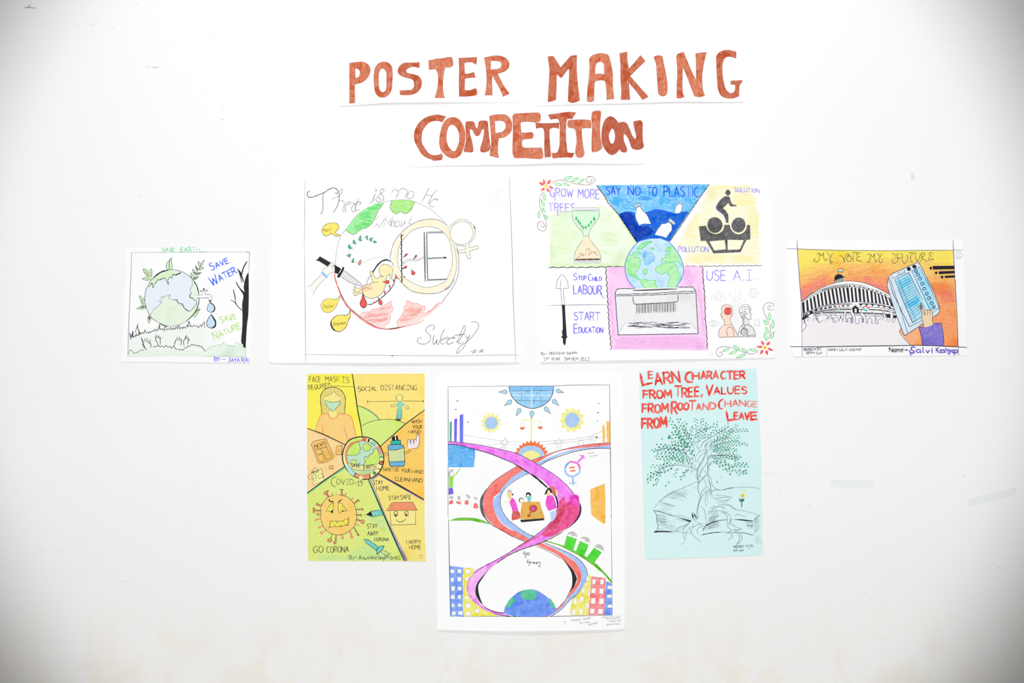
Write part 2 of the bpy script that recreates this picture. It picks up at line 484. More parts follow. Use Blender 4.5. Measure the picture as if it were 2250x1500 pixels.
part speech_bubble
g ye : 1190,1100 1280,1105 1325,1075 1350,1010! 1350,1130 1315,1200 1290,1280 1230,1350 1150,1378 1085,1340 1045,1270 1040,1200 1070,1150 1130,1110
ls K 1.1 : 1190,1100 1280,1105 1325,1075 1350,1010! 1350,1130 1315,1200 1290,1280 1230,1350 1150,1378 1085,1340 1045,1270 1040,1200 1070,1150 1130,1110 1190,1100
s K 2.2 : 1040,1190 1030,1250 1060,1330 1110,1365
t ol 0.8 50 : 1080,1270 -6 Enginear
part knife
g K3 : 847,135! 1030,240! 975,305! 850,225! 800,205 765,213! 810,180
g K : 1085,270! 1200,340! 1150,430! 1090,405! 1080,330
g K : 1250,308 1240,360 1200,440 1165,487 1140,485 1135,455 1190,385 1225,315
g gy : 1240,365! 1340,440 1440,510 1550,625! 1400,590 1280,530 1185,462!
l K 0.8 : 1240,365 1275,395 1290,390 1335,440 1345,437 1380,475 1390,470 1435,515 1450,520 1490,560 1510,565 1550,625
s K 0.8 : 1185,462 1280,530 1400,590 1550,628
part knife_hand
g sk0 : 905,360 940,325 1000,300 1040,235! 1070,240 1060,275 1078,285 1095,320 1090,400! 1040,405 980,445! 960,480! 880,560 800,660 740,780! 640,640! 740,580 875,430! 900,400
s g2 0.8 : 880,430 780,530 700,610 640,640
s g2 0.8 : 945,490 850,590 770,690 738,780
s g2 0.8 : 900,390 910,345 950,318 1000,300 1040,235 1068,240 1065,270 1030,320
s g2 0.8 : 1062,275 1078,290 1040,345
s g2 0.8 : 1080,310 1095,330 1065,370
s g2 0.8 : 1090,385 1040,410 975,450
part bangle
g bl1 : 868,395 885,392 935,425 972,465 970,485 945,480 895,435
ls bl2 0.9 : 868,395 885,392 935,425 972,465 970,485 945,480 895,435 868,395
part vine
V 590 385 7.5
s gr3 0.8 : 1600,1022 1520,1035 1420,1095 1350,1170 1325,1270 1340,1350 1380,1410 1440,1435 1530,1440 1620,1410 1720,1370 1810,1352 1900,1360 1990,1400
s gr3 0.7 : 1600,1022 1660,1040 1740,1090
leaf te K 0.7 : 1498,1070 1525,990 34
leaf te K 0.7 : 1490,1070 1545,1070 28
leaf te K 0.7 : 1400,1115 1415,1062 34
leaf te K 0.7 : 1400,1110 1450,1130 30
leaf te K 0.7 : 1335,1205 1325,1135 42
leaf te K 0.7 : 1330,1200 1388,1200 30
leaf te K 0.7 : 1345,1345 1290,1308 30
leaf te K 0.7 : 1335,1335 1358,1292 24
leaf te K 0.7 : 1370,1425 1410,1430 24
leaf te K 0.7 : 1385,1430 1405,1362 28
leaf te K 0.7 : 1600,1020 1645,1000 22
leaf te K 0.7 : 1615,1025 1640,1072 20
leaf te K 0.7 : 1670,1055 1725,1032 26
leaf te K 0.7 : 1670,1050 1698,1098 26
leaf te K 0.7 : 1725,1090 1785,1110 40
leaf rd2 K 0.7 : 1490,1485 1525,1388 44
part fetus
V 590 545 7.5
g sk : 1920,265 1980,280 2035,315 2052,370 2040,420 2035,480 2012,515! 1995,475 2003,440 1975,440 1945,480 1935,560 1920,640 1880,730 1800,800 1690,830 1600,800 1550,735! 1490,755 1425,785 1400,740 1398,685! 1420,680 1440,710! 1415,650 1430,620! 1450,655 1500,660 1560,630 1600,602 1680,605! 1670,590 1700,570 1710,560 1700,500 1690,430 1670,395 1690,372 1715,385 1735,450 1780,505 1830,475 1860,460 1835,430 1820,400 1822,360 1840,310
g pk1 : 1520,670 1600,610 1700,610 1730,690 1640,700 1560,720 1530,690
s K 0.8 : 1860,460 1835,430 1820,400 1822,360 1840,310 1870,280 1920,265 1980,280 2035,315 2052,370 2040,420 2035,480 2012,515 1995,475 2003,440 1975,440 1945,480 1935,560 1920,640 1880,730 1800,800 1690,830 1600,800 1550,735! 1490,755 1425,785 1400,740 1398,685! 1420,680
s K 0.8 : 1835,430 1850,455 1900,460
s K 0.8 : 1780,505 1830,475 1900,472
s K 0.8 : 1550,735 1555,710 1575,690
s K 0.8 : 1685,675 1620,652 1550,670 1500,710 1455,740 1430,710 1415,650 1430,620! 1450,655 1500,660 1560,630 1600,602 1680,605
s K 0.8 : 1680,605 1670,590 1700,570 1815,560
s K 0.8 : 1720,560 1700,500 1690,430 1670,395 1690,372 1718,385 1735,450 1780,505
part umbilical_cord
s K 2.8 : 1720,400 1790,290 1870,215 1950,195 2010,215
s K 1.0 : 1615,600 1640,520 1690,440
s K 1.0 : 2010,215 2050,260 2060,310
s K 1.6 : 2090,480 2070,580 2010,680 1930,760 1850,830 1740,905 1680,930 1630,930
part blood_drop
drop rd K 1.2 : 1558,740 1570,985 110
part blood_drop
drop rd K 0.9 : 1805,808 1865,935 60
part blood_drop
drop rd K 0.9 : 1885,555 1995,560 60
part blood_drop
drop rd K 0.9 : 2085,425 2140,500 58
part blood_drop
drop rd K 0.7 : 2048,500 2072,552 22
part blood_drop
drop rd K 0.7 : 2005,680 1998,608 24
part blood_drop
drop rd K 0.7 : 1918,770 1918,703 26
part blood_drop
drop rd rd 0.7 : 1765,860 1728,910 20
V 850 545 7.5
part blood_drop
drop rd K 0.9 : 272,160 340,90 28
part blood_drop
drop rd K 0.9 : 435,190 495,115 28
part blood_drop
drop rd K 0.9 : 255,345 332,300 36
part blood_drop
drop rd K 0.9 : 405,352 450,440 60
part blood_drop
drop rd K 0.9 : 250,452 300,492 30
part blood_drop
drop rd K 0.9 : 265,568 315,632 42
part womb_ring
V 850 385 7.5
g cr : 640,730 780,730 900,770 1000,860 1060,960 1110,1100 1150,1280 1160,1440 1150,1560 1110,1680 1050,1800 960,1870 820,1930 680,1960 520,1950 380,1900 260,1800 160,1660 110,1500 95,1340 120,1180 200,1020 300,900 450,800 ; 640,845 500,875 380,940 260,1080 200,1200 180,1340 190,1480 230,1600 300,1700 420,1770 560,1830 700,1845 840,1810 980,1740 1030,1620 1070,1500 1080,1340 1050,1140 1010,1030 940,950 850,880 740,850
s g2 1.0 : 1175,1280 1160,1200 1140,1150
s K 0.9 : 980,820 880,750 780,725 700,722 560,745 440,795 320,870 200,990 120,1110 75,1240 58,1360 70,1420
s K 0.9 : 165,1660 270,1790 400,1900 560,1940 690,1952 830,1940 960,1890 1040,1840 1100,1740 1115,1700
s g2 0.9 : 640,845 500,875 380,940 260,1080 200,1200 180,1340 190,1480 230,1600
s g2 0.9 : 300,1700 420,1770 560,1830 700,1845 840,1810 980,1740
s g2 0.9 : 640,845 740,850 850,880 940,950 1010,1030 1050,1140 1080,1340 1070,1500 1030,1620 980,1740
s g2 0.9 : 1090,1120 1130,1260 1155,1420 1145,1560 1110,1680 1040,1810 955,1865
l K 1.0 : 955,1865 958,1880 1040,1840
part thorn_branch
thorn K 1.9 34 9 : 238,970 243,1240 245,1500 250,1775
l K 1.2 : 240,1010 275,985
s g2 0.8 : 255,1470 310,1400 390,1382 480,1390 560,1365 615,1335
s g2 0.8 : 255,1490 320,1430 400,1405 490,1413 560,1390 615,1355
part thorn_branch
l g3 3.6 : 618,940 628,1400 635,1740
l g3 2.6 : 660,940 668,1400 678,1740
thorn K 0.9 34 9 : 615,940 622,1400 632,1750
thorn K 0.9 34 11 : 655,940 662,1400 675,1745
part thorn_branch
l g3 3.4 : 680,940 930,937
l K 0.8 : 665,935 910,928
l K 0.8 : 665,958 940,952
part thorn_branch
l g3 3.0 : 680,1370 975,1358
thorn K 1.0 40 5 : 680,1370 975,1358
l K 3 : 948,1357 975,1356
part thorn_branch
l g3 3.0 : 680,1725 985,1715
thorn K 1.0 46 6 : 680,1725 990,1708
part female_symbol
g cr2 : 1250,725 1310,735 1400,800 1450,850 1458,950 1430,1040 1350,1135! 1355,1195! 1500,1160! 1515,1205! 1360,1250! 1382,1370! 1330,1378! 1305,1265! 1180,1288! 1180,1248! 1300,1212! 1300,1165! 1200,1160 1110,1120 1050,1020 1040,920 1060,840 1120,770 1180,735 ; 1230,768 1150,785 1080,840 1045,920 1045,1010 1090,1090 1150,1125 1220,1142 1300,1130 1370,1080 1420,970 1410,890 1370,810 1300,768
ls g2 0.9 : 1250,725 1310,735 1400,800 1450,850 1458,950 1430,1040 1350,1135! 1355,1195! 1500,1160! 1515,1205! 1360,1250! 1382,1370! 1330,1378! 1305,1265! 1180,1288! 1180,1248! 1300,1212! 1300,1165! 1200,1160 1110,1130
s g2 0.9 : 1030,860 1060,820 1120,770 1180,735 1250,725
s g2 0.9 : 1230,768 1150,785 1080,840 1045,920 1045,1010 1090,1090 1150,1125 1220,1142 1300,1130 1370,1080 1420,970 1410,890 1370,810 1300,768 1230,768
s K 1.6 : 1435,845 1455,885
poster poster|white poster of four panels around a globe sinking into a grey shredder|poster|posters
V 1175 380 7.5
out 30,85 45,800 70,2400 95,3115 700,3100 2250,3070 3900,3045 3955,3040 3938,2600 3845,45 2000,50
lift 1.2 9 0.8,0.9,1,0.7,0.4
part green_panel
f lgr : 250,680 1100,520 1300,640 1700,1150 1560,1330 1480,1540 1485,1545 250,1550
f lgr2 : 255,680 620,700 620,800 800,1050 640,1380 650,1500 260,1548
s lg3 1.4 : 1130,395 1200,480 1300,600 1420,790 1560,1000 1670,1140! 1560,1300 1500,1420 1470,1540
fr lgr3 1.4 200 420 60 3 : 280,1100 600,1100
fr lgr3 1.4 200 350 50 3 : 1080,1050 1380,1100
fr lgr3 1.8 200 26 60 2 : 280,1505 800,1510 1450,1510
wv K3 1.6 6 150 : 218,1556 600,1555 900,1555 1200,1545 1485,1542
part yellow_panel
f lye : 2880,210 3560,200 3680,700 3700,1300 3700,1500 2450,1505 2480,1340 2350,1180 2500,880 2700,620
fr lye2 1.5 180 40 24 2 : 2900,250 3200,240 3500,230
fr lye2 1.8 180 110 70 2 : 3270,430 3650,450
fr lye2 1.5 170 350 60 3 : 3500,800 3700,850
fr lye2 1.5 150 200 40 3 : 2900,760 2750,820 2520,1050
fr lye2 1.5 200 70 80 3 : 2540,1400 3000,1410 3650,1400
wv K3 1.2 5 110 : 2455,1535 2800,1535 3300,1530 3740,1525
part plastic_panel
g bl3 : 1015,203! 1600,195 2300,188 2875,187! 2550,640 2200,1150! 2080,1070 1950,1080 1820,1110 1690,1155! 1500,880 1375,680 1200,440
g bl5 : 1375,685! 1470,640 1600,640 1700,680 1830,650 2000,605 2100,615 2250,660 2330,665 2450,635 2540,640! 2200,1150! 2080,1085 1950,1085 1820,1110 1690,1150! 1500,880
f bl6 : 1690,1140 1560,960 1480,820 1540,800 1700,880 1880,880 1960,960 1900,1030 1800,1060
s bl4 1.6 : 1480,720 1560,700 1640,740 1700,780
g bl6 : 1375,685! 1470,650 1560,650 1640,720 1660,850 1720,900 1650,960 1560,960! 1470,830
s bl7 2.5 : 1830,655 2000,608 2100,618 2250,660
wv K 1.6 4 60 : 1015,203 1150,380 1210,490 1375,680 1540,930 1690,1155
wv K 1.4 4 60 : 2875,187 2700,430 2545,660 2350,950 2215,1140
part cloud
s bl2 1.5 : 1285,420 1330,415 1360,430 1400,415 1450,440 1400,465 1350,455 1310,465 1290,440 1285,420
part cloud
s bl2 1.5 : 1450,545 1500,520 1560,545 1620,535 1650,570 1620,600 1560,585 1510,590 1460,560 1450,545
part cloud
g bl4 : 1700,430 1740,395 1820,390 1880,400 1915,430 1850,445 1760,440
s bl2 1.5 : 1700,430 1740,395 1820,390 1880,400 1915,430 1850,445 1760,440 1700,430
part cloud
s bl2 1.5 : 2040,460 2080,435 2130,455 2180,435 2230,460 2200,495 2130,485 2070,485 2040,460
part cloud
s bl2 1.5 : 2470,440 2520,430 2570,455 2620,430 2660,460 2620,495 2550,490 2500,470 2470,440
part bottle
g wh2 : 1680,570! 1735,560! 1770,620 1840,680 1880,760 1915,840! 1830,835 1770,840 1720,865! 1680,790 1655,700 1675,620
s K4 0.7 : 1915,840 1880,760 1840,680 1770,620 1735,560 1680,570 1675,620 1655,700 1680,790 1720,865
f gy1 : 1640,530 1730,495 1745,530 1650,572
l K4 0.9 : 1640,530 1730,495 1745,530 1650,572 1640,530
l K4 0.9 : 1665,525 1678,560
l K4 0.9 : 1690,515 1703,550
l K4 0.9 : 1712,505 1725,540
part bottle
V 1410 380 7.5
g wh2 : 330,840! 400,830 440,805! 490,850! 495,940 450,1000 405,1070! 310,1040 208,1022! 260,930
s K4 0.7 : 330,840 400,830 440,805! 490,850! 495,940 450,1000 405,1070! 310,1040 208,1022! 260,930 330,840
f gy1 : 465,745 560,825 525,855 435,790
l K4 0.8 : 465,745 560,825 525,855 435,790 465,745
l K4 0.8 : 490,768 465,805
l K4 0.8 : 515,788 490,825
l K4 0.8 : 540,808 510,842
part bottle
g wh2 : 620,500! 655,515! 665,570 645,630 640,650! 590,668 538,665! 550,600 565,550
s K4 0.7 : 620,500! 655,515! 665,570 645,630 640,650! 590,668 538,665! 550,600 565,550 620,500
f gy1 : 625,470 685,488 675,510 615,495
l K4 0.8 : 625,470 685,488 675,510 615,495 625,470
part lettering
V 1175 380 7.5
t pu 2.0 135 : 255,390 630,395 GROW
l pu 2.0 : 318,340 325,400 342,460
t pu 2.0 145 : 712,408 1068,428 MORE
part lettering
t pu 2.0 130 : 225,630 660,642 TREES
l pu 2.0 : 368,590 375,660 388,710
part lettering
t bl9 2.0 135 : 1178,358 1410,362 SAY
t bl9 2.0 135 : 1540,365 1740,365 NO
t bl9 2.0 140 : 1845,372 2012,372 TO
t bl9 2.0 160 : 2128,382 2705,398 PLASTIC
part hourglass
f wh2 : 618,575 1060,572 1060,625 620,628
wv g2 0.8 1 40 : 618,628 620,575 840,572 1055,575 1062,628
thorn g3 0.6 40 24 : 630,612 1050,610
g lgn : 618,628! 1064,628! 1060,720 1020,800 950,900 900,970 888,1040! 808,1040! 780,960 700,880 640,800 620,720
s g2 0.9 : 618,628 618,720 640,790 700,880 780,970 808,1040! 800,1090 740,1180 670,1300 650,1400 652,1480! 1075,1480! 1088,1400 1060,1300 990,1200 910,1100 888,1040! 900,970 950,880 1020,790 1058,720 1066,628
l gr3 1.2 : 618,630 840,624 1064,628
g lor : 810,1045! 885,1045! 920,1120 1000,1220 1060,1310 1082,1400 1078,1415! 665,1420! 665,1360 700,1270 770,1160
l g2 0.8 : 808,1040 888,1040
f wh2 : 652,1435 1078,1435 1075,1480 655,1482
thorn g3 0.6 36 24 : 665,1460 1070,1458
wv brn 3.0 5 30 : 665,1428 870,1425 1078,1422
l br4 0.8 : 680,1420 710,1370 725,1395 740,1390 740,1325 775,1322 775,1350 790,1375 800,1340 830,1335 845,1360 845,1250 905,1250 905,1330 930,1330 935,1295 960,1295 960,1325 985,1325 985,1300 1008,1300 1010,1355 1040,1350 1045,1375
l br4 0.7 : 860,1275 866,1280
l br4 0.7 : 880,1305 886,1310
e br4 0.7 : 890,1350 8,10
e br4 0.7 : 790,1355 8,10
sub tree
l brn 0.8 : 684,765 684,792
drop gr5 gr5 0.5 : 682,702 684,768 36
sub tree
l brn 0.8 : 720,815 720,845
drop gr5 gr5 0.5 : 716,745 718,818 34
sub tree
l brn 0.8 : 748,850 748,882
drop gr5 gr5 0.5 : 748,788 748,855 28
sub tree
l brn 0.8 : 772,890 770,918
drop gr5 gr5 0.5 : 775,838 773,895 28
sub tree
l brn 0.8 : 803,920 803,950
drop gr5 gr5 0.5 : 800,862 803,922 30
sub tree
l brn 0.8 : 844,915 846,948
drop gr5 gr5 0.5 : 842,852 844,915 36
sub tree
l brn 0.8 : 892,882 894,915
drop gr5 gr5 0.5 : 888,815 890,886 34
sub tree
l brn 0.8 : 932,830 934,865
drop gr5 gr5 0.5 : 928,770 930,832 34
sub tree
l brn 0.8 : 978,782 978,822
drop gr5 gr5 0.5 : 978,702 978,785 44
part vine
s br5 1.1 : 265,188 330,135 420,118 540,138 680,180 820,198 920,185 985,140 985,85 930,60 870,65 848,110 870,155 910,165 945,130 925,108 915,115
leaf gp gr6 1.3 : 480,105 620,58 40
leaf gp gr6 1.3 : 605,140 730,78 44
leaf gp gr6 1.3 : 715,175 820,100 40
leaf gp gr6 1.3 : 330,175 450,198 44
leaf gp gr6 1.3 : 462,165 575,208 40
part vine
s br5 1.1 : 165,310 105,360 78,450 90,570 140,690 185,800 185,900 150,955 90,945 45,890 55,820 100,798 150,830 155,880 130,893 105,870 100,855
leaf gp gr6 1.3 : 165,450 155,345 42
leaf gp gr6 1.3 : 155,552 105,440 40
leaf gp gr6 1.3 : 170,645 120,575 34
leaf gp gr6 1.3 : 65,740 70,620 40
leaf gp gr6 1.3 : 215,760 160,685 30
part flower
leaf re2 re2 0.6 : 165,195 142,100 46
leaf re2 re2 0.6 : 205,190 268,108 48
leaf re2 re2 0.6 : 225,222 308,245 40
leaf re2 re2 0.6 : 195,250 240,320 46
leaf re2 re2 0.6 : 168,245 100,298 46
leaf re2 re2 0.6 : 152,205 66,150 46
g ye2 : 185,188 210,215 185,245 155,217
part cyclist_on_car
V 1410 380 7.5
g char : 1420,272 1466,325 1420,378 1372,325
g char : 1370,382! 1445,390! 1475,490 1510,522 1560,530! 1560,548! 1470,552 1445,530 1425,490! 1380,540 1335,580! 1390,630 1425,700 1428,820! 1390,822! 1380,760 1350,700 1240,610 1222,570 1240,520 1300,440
g char : 1200,727 1290,765 1332,860 1290,950 1200,990 1115,950 1080,855 1110,765
g char : 1595,733 1680,770 1708,860 1670,945 1595,982 1510,945 1475,860 1515,770
g char : 940,880! 1060,868! 1080,930 1140,985 1210,1005 1290,985 1345,930 1358,855! 1445,852! 1470,930 1530,990 1600,1012 1670,985 1715,930 1732,858! 1782,856! 1788,1000 1788,1095! 1725,1102! 1625,1305! 1180,1325! 1055,1115! 970,1122! 955,1000 ; 1110,1125! 1365,1105! 1385,1255! 1195,1278! ; 1412,1100! 1680,1105! 1612,1260! 1415,1268!
s vi 0.8 : 1368,385 1300,440 1240,520 1222,575 1240,610 1350,700 1390,820
part lettering
t pu 1.4 68 : 1525,308 1935,326 SOLUTION
part lettering
t pu 1.5 88 : 605,1298 1095,1300 POLLUTION
part pink_panel
V 1175 500 7.5
f pi1 : 1180,650 1490,650 1500,800 1650,1000 1360,1010 1325,1080 1370,1765 2400,1750 2690,1740 2650,1050 2600,980 2340,970 2440,760 2450,640 2765,635 2790,900 2800,1200 2840,2020 1260,2010 1215,1500 1190,1000
f pi2 : 1400,1800 2700,1790 2790,1980 1300,1990
fr pi2 1.4 60 40 120 80 : 1480,700 1520,860 1600,980
fr pi2 1.4 110 50 90 84 : 1240,1180 1280,1500 1300,1750
fr pi2 1.4 110 50 110 86 : 2700,1000 2740,1300 2780,1700
fr pi2 1.4 130 90 120 -50 : 2470,720 2520,820 2600,900
fr pi2 1.4 170 80 120 4 : 1290,1880 2000,1880 2800,1870
wv K3 1.5 8 90 : 1170,650 1175,800 1190,1000 1205,1250 1215,1500 1225,1700 1245,1850 1255,2010
V 1410 500 7.5
wv K3 1.5 5 90 : 1000,635 1010,850 1035,1100 1040,1300 1045,1500 1065,1700 1078,1998
part globe
V 1175 500 7.5
g lbl : 1690,250 1820,200 1950,180 2080,190 2215,245 2330,370 2420,540 2450,680 2430,810 2380,900 2310,1005! 2000,1015 1680,1025! 1580,930 1510,800 1485,660 1500,560 1560,430
g lb2 : 1780,420 1880,380 1960,440 1990,520 1900,600 1810,620 1780,520
g gr7 : 1560,430! 1585,470 1620,420 1700,395 1755,430 1700,430 1650,500 1700,490 1755,540 1720,560 1740,590 1700,690 1650,740 1670,790 1735,860! 1650,830 1580,790 1510,760! 1490,660 1500,560
g gr7 : 1735,860 1800,845 1880,870 1985,865! 1990,930 2025,1010! 1850,1020! 1760,940
g gr7 : 1690,345 1780,260 1880,228 1930,238 1850,275 1760,345 1690,362
g gr7 : 1895,345 1930,330 1968,345 1930,365
g gr7 : 1785,690 1830,680 1850,745 1795,765
g gr7 : 2280,305 2180,330 2145,390 2170,415 2200,380 2240,400 2200,440 2145,440 2160,490 2100,510 2085,580 2150,560 2260,575 2350,555 2440,655! 2400,500 2340,380
g gr7 : 2000,650 2080,610 2190,580 2300,575 2330,640 2360,680 2350,720 2395,770 2385,870 2310,1000! 2200,1010! 2190,930 2225,830 2165,735 2090,770 2010,730 1985,690
s gr6 1.1 : 1560,430 1585,470 1620,420 1700,395 1755,430 1700,430 1650,500 1700,490 1755,540 1720,560 1740,590 1700,690 1650,740 1670,790 1735,860! 1650,830 1580,790 1510,760
s gr6 1.1 : 1735,860 1800,845 1880,870 1985,865! 1990,930 2025,1010
s gr6 1.1 : 1850,1020 1760,940 1735,860
s gr6 1.6 : 1690,345 1780,260 1880,228 1930,238 1850,275 1760,345 1690,362
s gr6 1.4 : 1895,345 1930,330 1968,345 1930,365 1895,345
s gr6 1.4 : 1785,690 1830,680 1850,745 1795,765 1785,690
s gr6 1.1 : 2280,305 2180,330 2145,390 2170,415 2200,380 2240,400 2200,440 2145,440 2160,490 2100,510 2085,580 2150,560 2260,575 2350,555 2440,655
s gr6 1.1 : 2300,575 2330,640 2360,680 2350,720 2395,770 2385,870
s gr6 1.1 : 2200,1010 2190,930 2225,830 2165,735 2090,770 2010,730 1985,690 2000,650 2080,610 2190,580 2300,575
s bl8 1.4 : 2215,245 2330,370 2420,540 2450,680 2430,810 2380,900 2310,1005
s bl8 1.4 : 1690,250 1600,350 1540,450 1495,570 1485,660 1510,800 1580,930 1680,1025
part shredder
f gyl : 1360,1012 2600,975 2650,1055 2655,1085 1325,1125 1325,1085
f gyl2 : 1325,1125 2655,1085 2690,1740 2400,1750 1372,1772
f wh2 : 1490,1570 2570,1555 2690,1740 1372,1772
l gyl3 0.9 : 1375,1750 1490,1570 1750,1560
l gyl3 0.9 : 2690,1730 2600,1600 2560,1550
s K3 1.4 : 1640,1005 1360,1012 1325,1085 1335,1260 1370,1765! 1900,1760 2690,1745! 2660,1250 2650,1050 2600,978! 2345,980
l K3 2.2 : 1620,1036 1780,1032 2150,1016 2340,1012
wv K3 1.3 3 200 : 1328,1103 1900,1085 2400,1055 2650,1045
wv K3 1.3 3 200 : 1328,1127 1900,1110 2400,1085 2650,1075
s K3 1.4 : 1617,1130 1620,1200 1640,1255 1665,1262 1900,1250 2200,1235 2340,1220 2360,1190 2355,1100
bars K3 : 1670,1265 2320,1240 150
scr K3 : 1500,1560 2560,1650
part spade
s K4 0.9 : 448,765 500,820 540,900 553,1000! 470,998! 475,1100 495,1265
s K4 0.9 : 448,765 400,820 360,900 355,1000! 430,1005! 435,1120 447,1265
s K4 0.8 : 450,848 425,890 425,1000
g K3 : 443,1268! 497,1268! 505,1450 520,1680 527,1790! 540,1800 515,1830 510,1900 492,1945! 462,1890 462,1830 435,1800 455,1780! 447,1700 460,1680 455,1450
l K4 0.9 : 228,1283 700,1272 1200,1268
part lettering
t vi 1.9 105 : 636,862 692,862 S
t vi 1.9 66 : 715,865 850,865 TOP
t vi 1.9 110 : 885,878 935,878 C
t vi 1.9 62 : 950,875 1100,875 HILD
part lettering
t vi 2.2 140 : 640,1088 1100,1100 LABOUR
l vi 1.6 : 1070,1040 1090,1100 1120,1150 1150,1158
part lettering
V 1175 610 7.5
t vi 2.0 130 : 648,698 1070,700 START
part lettering
t vi 2.1 140 : 645,910 712,908 E
t vi 2.1 90 : 725,908 1120,908 DUCATION
part lettering
V 1410 500 7.5
t pu 1.8 165 : 1070,865 1385,872 USE
t pu 1.8 165 : 1505,870 1870,865 A.^.
part signature
V 1175 610 7.5
t K 0.9 42 : 105,1272 695,1258 By:- DEEKSHA SWAMI
t K 0.9 45 : 150,1362 235,1340 ^st
t K 0.9 45 : 272,1360 408,1358 YEAR
t K 0.9 45 : 490,1360 580,1345 ^^nd
t K 0.9 45 : 600,1360 715,1358 SEM
t K 0.9 48 : 762,1362 888,1362 [EC]
part cloud_symbol
V 1410 610 7.5
s p1 0.8 : 1180,370 1145,340 1160,300 1220,300 1240,240 1290,222 1335,250 1335,300 1385,340 1370,370 1180,370
s p1 0.7 : 1200,350 1180,330 1230,320 1260,280 1290,260 1300,300 1320,330 1210,345
part circuit_lines
l p1 0.8 : 1530,175 1530,960
l p1 0.8 : 1618,165 1615,285 1548,325 1555,940
l p1 0.8 : 1450,230 1450,290 1500,330 1505,780
l p1 0.8 : 1645,265 1648,320 1585,370 1590,800
l p1 0.8 : 1712,392 1625,402 1622,440
l p1 0.8 : 1460,392 1465,440
part globe_symbol
e p1 0.8 : 1838,255 76,78
e p1 0.7 : 1838,255 35,78
l p1 0.7 : 1762,255 1914,255
l p1 0.7 : 1838,178 1838,332
part eye_symbol
s p1 0.8 : 1075,750 1130,715 1180,705 1240,720 1288,745 1240,780 1180,798 1120,780 1075,750
e p1 0.8 : 1180,750 42,42
e p1 0.8 : 1180,750 18,18
part chip_symbol
l p1 0.9 : 1850,690 1940,690 1940,798 1850,798 1850,690
l p1 0.7 : 1870,715 1920,715 1920,775 1870,775 1870,715
part human_figure
g pk3 : 1400,440 1470,470 1500,560 1480,630 1460,670 1480,770! 1540,870 1585,968! 1270,982! 1270,880 1300,820 1355,775! 1350,700 1320,670 1310,640 1295,605! 1325,560 1310,500 1340,460
s K 0.8 : 1270,982 1265,900 1290,830 1355,775! 1355,710 1345,685 1315,665 1310,640 1295,605! 1325,560 1308,500 1340,460 1400,440 1470,470 1500,560 1480,630 1458,670 1480,770! 1540,870 1585,968! 1270,984
l K 0.8 : 1355,775 1480,775
s K 0.8 : 1412,970 1395,870 1420,820 1460,815 1500,845 1518,970
l K 0.8 : 1310,635 1335,643
g rd : 1415,492 1460,500 1470,550 1455,600 1415,608 1375,600 1360,550 1380,500
ls K 0.8 : 1415,492 1460,500 1470,550 1455,600 1415,608 1375,600 1360,550 1380,500 1415,492
l K 0.7 : 1415,492 1415,608
part robot_figure
g gyr : 1610,570! 1700,600 1735,680 1800,680! 1770,690 1765,770! 1840,850 1870,945! 1740,945! 1740,870 1680,830 1670,760 1660,690 1620,620
s K 0.9 : 1710,440 1770,465 1798,520 1785,570 1808,610 1790,620 1800,680! 1735,680 1700,620 1660,580 1605,568! 1610,510 1650,460 1710,438
s K 0.8 : 1605,568 1620,620 1660,690 1665,770
l K 0.8 : 1765,685 1765,775
e K 0.9 : 1672,650 20,22
l K 0.9 : 1668,675 1668,780
l K 0.9 : 1684,675 1684,780
e K 0.9 : 1672,800 24,24
s K 0.9 : 1585,965 1590,890 1615,820 1650,785
s K 0.9 : 1690,780 1765,775 1830,830 1865,910 1872,968! 1585,972
e K 1.2 : 1682,895 46,50
e K 1.0 : 1682,895 18,20
s K 0.9 : 1620,960 1620,890 1650,840 1690,830 1740,860 1745,900 1725,950! 1870,945
s K 0.9 : 1640,520 1665,490 1700,480 1750,490 1775,530 1760,590 1720,600 1710,560 1670,560 1640,535
l K 0.8 : 1660,522 1770,522
l K 0.8 : 1700,480 1700,600
part vine
s br5 1.1 : 2178,470 2160,430 2110,412 2040,425 2000,500 2020,590 2070,700 2110,800 2118,900 2090,990 2050,1042
s br5 1.1 : 2178,515 2130,535 2085,520 2078,475 2110,455 2135,475 2110,490
leaf gp gr6 1.3 : 2105,700 2100,575 50
leaf gp gr6 1.3 : 2060,780 2010,690 40
leaf gp gr6 1.3 : 2155,835 2160,690 48
leaf gp gr6 1.3 : 2085,915 2040,812 44
leaf gp gr6 1.3 : 2040,1020 2025,900 46
leaf gp gr6 1.3 : 2125,1005 2178,885 44
part vine
s br5 1.1 : 1920,1193 1860,1245 1780,1255 1680,1230 1560,1180 1440,1142 1340,1135 1250,1165 1222,1230 1250,1290 1290,1298 1320,1270 1310,1230 1280,1228 1270,1250
leaf gp gr6 1.3 : 1435,1165 1330,1210 42
leaf gp gr6 1.3 : 1610,1185 1505,1112 44
leaf gp gr6 1.3 : 1565,1205 1435,1258 44
leaf gp gr6 1.3 : 1750,1225 1640,1170 44
leaf gp gr6 1.3 : 1885,1195 1765,1180 44
leaf gp gr6 1.3 : 1705,1265 1550,1318 42
part flower
leaf re2 re2 0.6 : 2010,1110 1962,1032 50
leaf re2 re2 0.6 : 2050,1112 2118,1050 48
leaf re2 re2 0.6 : 2070,1160 2170,1205 46
leaf re2 re2 0.6 : 2050,1190 2065,1280 48
leaf re2 re2 0.6 : 2000,1185 1942,1268 50
leaf re2 re2 0.6 : 1990,1140 1878,1135 46
g ye3 : 2028,1118 2060,1150 2028,1185 1995,1150
part poster_number
e p1 0.7 : 1135,1258 30,30
poster poster|small white poster of the earth as a dripping tap beside a black bare tree|poster|posters
V 265 535 7.5
out 90,75 60,1000 28,1948 600,1950 1200,1955 2145,1962 2160,1300 2190,60
